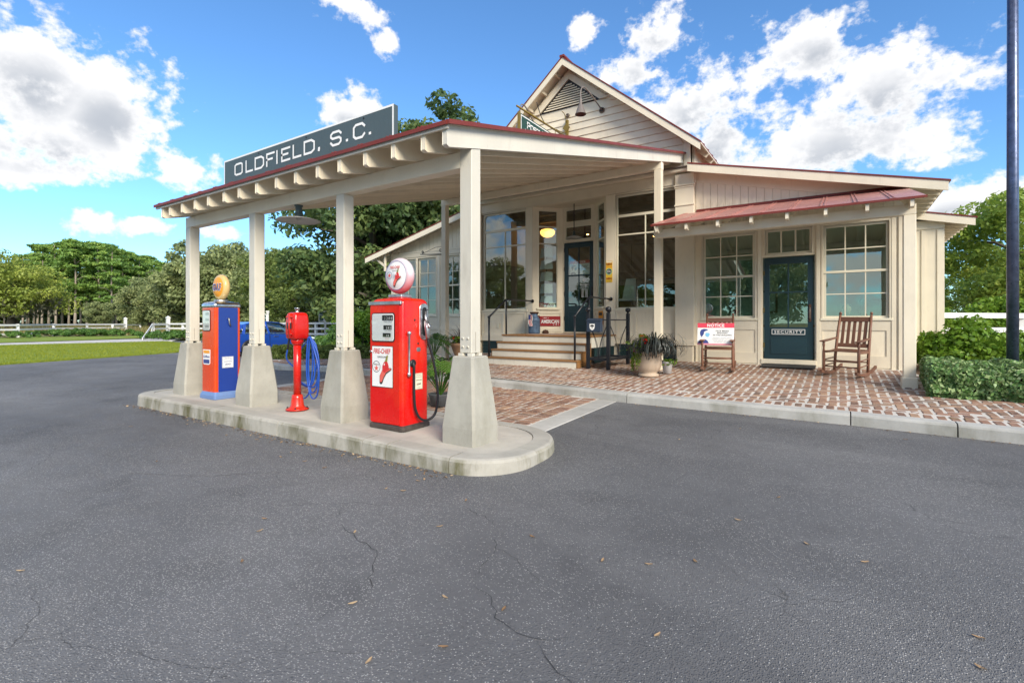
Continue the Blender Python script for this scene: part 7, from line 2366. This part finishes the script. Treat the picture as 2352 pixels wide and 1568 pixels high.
def pine_proto(seed, h):
    n = 40
    z = rng.uniform(.26, 1.0, n) ** .8 * h
    spread = 2.2 * np.sin(np.clip((z / h - .20) / .84, 0, 1) * PI * .92) ** .7 + .25
    a = rng.uniform(0, 2 * PI, n)
    r = spread * rng.uniform(.35, 1.0, n)
    cl = np.stack([r * np.cos(a), r * np.sin(a), z], 1)
    c, nn, tn = crown(cl, 110, rng.uniform(.7, 1.25, n), .22, .30)
    return leaf_mesh('crown', 'pine_needles', c, nn, .22, tn, 2.4), trunk_mesh(h * .96, .20, .05, .25, 9, (.4, .92), 1.7, seed, 'pine_bark')
def broad_proto(mat, seed, h, r, trunk_h, k=60, per=110, size=.28, low=.9, moss=False, shell=.5):
    cz = (h + low) / 2
    cl = ellipsoid_clumps(k, (0, 0, cz), (r, r, (h - low) / 2), shell)
    c, nn, tn = crown(cl, per, r * rng.uniform(.18, .34, k), size, .7)
    me = leaf_mesh('crown', mat, c, nn, size, tn, 1.8)
    return me, trunk_mesh(h * .75, .05 * h, .02 * h, .5, 10, (.25, .8), r * .7, seed)
def put_tree(name, label, proto, loc, s=1.0, rz=0.0, group=None, cat='tree'):
    t = thing(name, label, cat, loc, rz, group)
    t.scale = (s, s, s)
    meshobj('crown', proto[0], t); meshobj('trunk', proto[1], t)
    return t
pines = [pine_proto(i, h) for i, h in enumerate((16.0, 15.0, 16.5, 13.5))]
olives = [broad_proto('olive_leaves', 20 + i, h, r, 2, 75, 190, .19, .8) for i, (h, r) in enumerate(((9.0, 3.6), (8.0, 4.0), (10.0, 4.2)))]
K = 0
PL = [(52, 96, 14.5), (78, 102, 15.6), (96, 90, 15.2), (112, 98, 16.3), (128, 92, 16.2), (143, 104, 17.2), (158, 95, 16.4), (172, 90, 16.0), (186, 100, 17.0), (200, 94, 16.5), (214, 103, 16.8), (228, 92, 15.8), (243, 98, 16.4), (258, 88, 14.9), (268, 101, 15.8), (285, 95, 14.6), (300, 103, 15.5), (318, 96, 14.2), (336, 104, 15.0), (262, 108, 16.0), (292, 108, 15.6), (315, 110, 15.2), (345, 108, 14.6), (62, 104, 14), (86, 96, 14.6), (352, 98, 13.6), (372, 106, 13.8), (392, 100, 12.4),
      (66, 112, 13), (104, 115, 16), (150, 118, 17), (192, 116, 17), (236, 115, 16), (278, 116, 15), (330, 116, 14), (600, 100, 13.5), (622, 96, 14.0), (645, 102, 14.2), (668, 97, 13.6), (690, 104, 14.0), (712, 100, 13.2), (-20, 104, 12), (10, 108, 12.5), (30, 100, 13), (-60, 100, 13), (-110, 104, 14), (-170, 98, 13), (-230, 102, 14), (-300, 98, 13.5), (-380, 96, 14), (-470, 92, 13), (-570, 90, 14)]
HH = (16.0, 15.0, 16.5, 13.5)
for i, (pxx, Z, h) in enumerate(PL):
    j = i % 4
    put_tree('pine_tree', 'tall pine in the wood across the meadow, left of the canopy' if pxx < 500 else 'pine in the wood seen between the canopy posts', pines[j], P(pxx, Z, 0), h / HH[j], i * 1.3, 'pines in the far wood')
und = broad_proto('dark_oak_leaves', 77, 8.5, 4.4, 1, 60, 110, .36, .1)
for i, pxx in enumerate((-420, -260, -140, -40, 40, 85, 130, 170, 210, 255, 300, 345, 395, 440, 500, 560, 605, 650, 700)):
    put_tree('understory_tree', 'dark low tree under the pines at the edge of the meadow', und, P(pxx, 112 + (i % 3) * 5, 0), 1.05 + .12 * (i % 3), i * 1.1, 'low trees under the pines')
for i, (pxx, Z, h, lab) in enumerate([(305, 80, 5.8, 'grey-green tree at the right edge of the pines'), (345, 70, 7.2, 'grey-green mossy tree left of the first canopy post'), (395, 66, 8.3, 'olive-green tree just left of the first canopy post'), (448, 62, 10.3, 'tall olive-green tree right behind the first canopy post'), (500, 60, 10.0, 'olive-green tree behind the tan pump globe'), (550, 61, 10.2, 'olive-green tree left of the second canopy post'), (610, 58, 9.0, 'olive-green tree right of the second canopy post'), (225, 84, 4.6, 'low grey-green tree standing in front of the pines')]):
    j = i % 3
    put_tree('mossy_tree', lab, olives[j], P(pxx, Z, 0), h / (9.0, 8.0, 10.0)[j], i * .9)
bo_ = broad_proto('bright_oak_leaves', 31, 8.3, 5.0, 2, 90, 230, .17, 1.6)
put_tree('live_oak', 'bright yellow-green oak with hanging moss at the left edge', bo_, P(22, 56, .05), 1.0, .4)
mid = broad_proto('boxwood_leaves', 32, 7.5, 3.6, 2, 75, 210, .16, .7)
put_tree('roadside_oak', 'yellow-green tree hung with vines behind the air meter', mid, P(665, 44, .05), 1.0, 1.0)
put_tree('roadside_oak', 'darker tree between the air meter and the third canopy post', mid, P(728, 40, .05), .92, 2.2)
dk_ = broad_proto('dark_oak_leaves', 33, 11.5, 5.0, 3, 120, 230, .20, .9)
put_tree('shade_oak', 'large dark live oak behind the left wing, beside the third canopy post', dk_, P(868, 29, .05), .84, .3)
dk2 = broad_proto('dark_oak_leaves', 34, 14.2, 4.6, 3, 130, 230, .20, 1.5)
put_tree('shade_oak', 'tallest dark live oak, its top showing above the canopy roof', dk2, P(985, 31, .05), .97, 1.4)
put_tree('shade_oak', 'dark live oak low behind the left wing roof', dk_, P(930, 35, .05), .80, 4.0)
pc = broad_proto('pecan_leaves', 35, 6.9, 3.6, 2, 70, 330, .115, 1.6, shell=.66)
put_tree('pecan_tree', 'leafy green tree behind the blue pole at the right edge', pc, P(2395, 21, .3), .93, .6)
put_tree('pecan_tree', 'farther green tree low beyond the rear wing of the store', pc, P(2235, 36, .3), .72, 2.6)
put_tree('pecan_tree', 'green tree farthest right beyond the pole', pc, P(2480, 26, .3), 1.0, 3.9)
# trees across the road: the shop windows mirror them
for i, (x, y, s) in enumerate([(-38, -30, 1.2), (-24, -38, 1.2), (-12, -30, 1.05), (-7, -40, 1.2), (9, -33, 1.0), (20, -40, 1.2), (27, -9, .9), (33, 3, .9), (38, -22, 1.1)]):
    put_tree('road_tree', 'tree across the road mirrored in the shop windows', (olives[1], mid, olives[0])[i % 3], (x, y, -.3), s, i * 1.7, 'trees across the road')
# Spanish moss on the left oak
x, y = at(22, 56)
vs = []
for _ in range(900):
    a = random.uniform(0, 2 * PI); r = 4.6 * math.sqrt(random.random())
    z0 = 1.7 + random.uniform(0, 3.0)
    vs.append((r * math.cos(a), r * math.sin(a), z0 + .05))
me = leaf_mesh('moss', 'moss_beard', vs, np.tile((1., 0, 0), (len(vs), 1)), .22, rng.random(len(vs)), 3.0, .6)
ms_ = [o for o in C.objects if o.get('label', '').startswith('bright yellow-green oak')][0]
meshobj('hanging_moss', me, ms_)

# ================================================================== grass
def inside(poly, x, y):
    c = False
    for (x0, y0), (x1, y1) in zip(poly, poly[1:] + poly[:1]):
        if (y0 > y) != (y1 > y) and x < (x1 - x0) * (y - y0) / (y1 - y0) + x0: c = not c
    return c
def upright(name, mat, pts, h, w, label, cat):
    n = len(pts)
    p = np.array(pts)
    a = rng.uniform(0, 2 * PI, n)
    hh = h * rng.uniform(.5, 1.2, n)
    lean = rng.normal(0, .3, (n, 2)) * hh[:, None]
    dx = np.stack([np.cos(a), np.sin(a), np.zeros(n)], 1) * w
    top = p + np.concatenate([lean, hh[:, None]], 1)
    v = np.stack([p - dx, p + dx, top], 1).reshape(-1, 3)
    me = bpy.data.meshes.new(name)
    me.vertices.add(3 * n); me.vertices.foreach_set('co', v.ravel())
    me.loops.add(3 * n); me.loops.foreach_set('vertex_index', np.arange(3 * n, dtype=np.int32))
    me.polygons.add(n); me.polygons.foreach_set('loop_start', np.arange(0, 3 * n, 3, dtype=np.int32))
    me.update(calc_edges=True)
    at_ = me.attributes.new('tone', 'FLOAT', 'FACE'); at_.data.foreach_set('value', rng.random(n).astype(np.float32))
    me.materials.append(MATS[mat])
    return tag(meshobj(name, me), label, cat, kind='stuff')
pts = []
while len(pts) < 45000:
    x, y = random.uniform(-37, -20), random.uniform(1, 14.5)
    if inside(LAWN, x, y): pts.append((x, y, zg(y, x) + .03))
for (x0, y0), (x1, y1) in zip(LAWN[2:7], LAWN[3:8]):
    for _ in range(900):
        t = random.random(); pts.append((x0 + (x1 - x0) * t - random.uniform(-.02, .25), y0 + (y1 - y0) * t, zg(y0, x0) + .02))
upright('grass', 'lawn_blades', pts, .045, .012, 'short mown grass of the lawn by the road', 'grass')
pts = []
while len(pts) < 26000:
    Z = random.uniform(47, 92); pxx = random.uniform(-60, 760)
    x, y = at(pxx, Z)
    pts.append((x, y, .02))
upright('meadow_grass', 'meadow_grass', pts, .75, .05, 'tall pale grass of the meadow beyond the fences', 'grass')

# ================================================================== fallen leaves on the asphalt
def leaf_proto(sd_):
    r = random.Random(sd_)
    m = MB(); n = 7
    L, w = .030, .011
    vs = []
    for k in range(n):
        t = k / (n - 1)
        y = -L + 2 * L * t
        ww = w * math.sin(PI * (t * .9 + .05)) * (1 + r.uniform(-.1, .1))
        z = .004 + .010 * abs(t - .5) * r.uniform(.6, 1.4)
        vs += [(-ww, y, z + .004), (0, y, z), (ww, y, z + .005)]
    fs = []
    for k in range(n - 1):
        b = 3 * k
        fs += [(b, b + 1, b + 4, b + 3), (b + 1, b + 2, b + 5, b + 4)]
    me = bpy.data.meshes.new('fallen_leaf')
    me.from_pydata(vs, [], fs)
    at_ = me.attributes.new('tone', 'FLOAT', 'FACE'); at_.data.foreach_set('value', [r.random()] * len(fs))
    me.materials.append(MATS['dry_leaf'])
    return me
LP = [leaf_proto(i) for i in range(6)]
FL = [(597, 1220), (607, 1192), (815, 1223), (1010, 1210), (1222, 1233), (1384, 1288), (1490, 1297), (1597, 1290), (810, 1387), (1022, 1373), (1157, 1400), (1987, 1292), (1853, 1250), (1789, 1143), (1695, 1195), (847, 1520), (1018, 1487), (2252, 1535), (1510, 1460), (2247, 1465), (887, 1123), (926, 1128), (556, 1290), (700, 1060), (645, 1050), (1070, 1150), (47, 1312), (668, 1040), (745, 1075), (960, 1105), (520, 1000), (590, 1010), (1340, 960), (1700, 985), (2080, 1010), (430, 975), (300, 980), (360, 1060), (1560, 1010)]
for i, (pxx, pyy) in enumerate(FL):
    r = (pxx - 1176) / 1141.93; u = -(pyy - 740) / 1141.93
    dx, dy = .83618 * r - .54846, .54846 * r + .83618
    t_ = (-1.25 - .0736) / (u - .023 * dy)
    x, y = dx * t_, dy * t_
    o = meshobj('fallen_leaf', LP[i % 6], None, (x, y, zg(y) + .001))
    o.rotation_euler = (0, 0, i * 1.9)
    s = .68
    o.scale = (s, s, s)
    tag(o, 'small dry brown leaf lying on the asphalt', 'leaf', 'fallen leaves on the asphalt')
# leaf litter along the kerbs
pts = []
for _ in range(420):
    x = random.uniform(-9.0, -2.6); pts.append((x, 3.14 - abs(random.gauss(0, .07)), zg(3.1) + .006))
for _ in range(160):
    x = random.uniform(-2.5, 4.5); pts.append((x, kerb_y(x) - .03 - abs(random.gauss(0, .05)), zg(6.8) + .006))
me = leaf_mesh('leaf_litter', 'dry_leaf', pts, np.tile((0, 0, 1.0), (len(pts), 1)), .016, rng.random(len(pts)), 1.8, .25)
tag(meshobj('leaf_litter', me), 'crumbs of dry leaves gathered along the kerbs', 'leaf litter', kind='stuff')
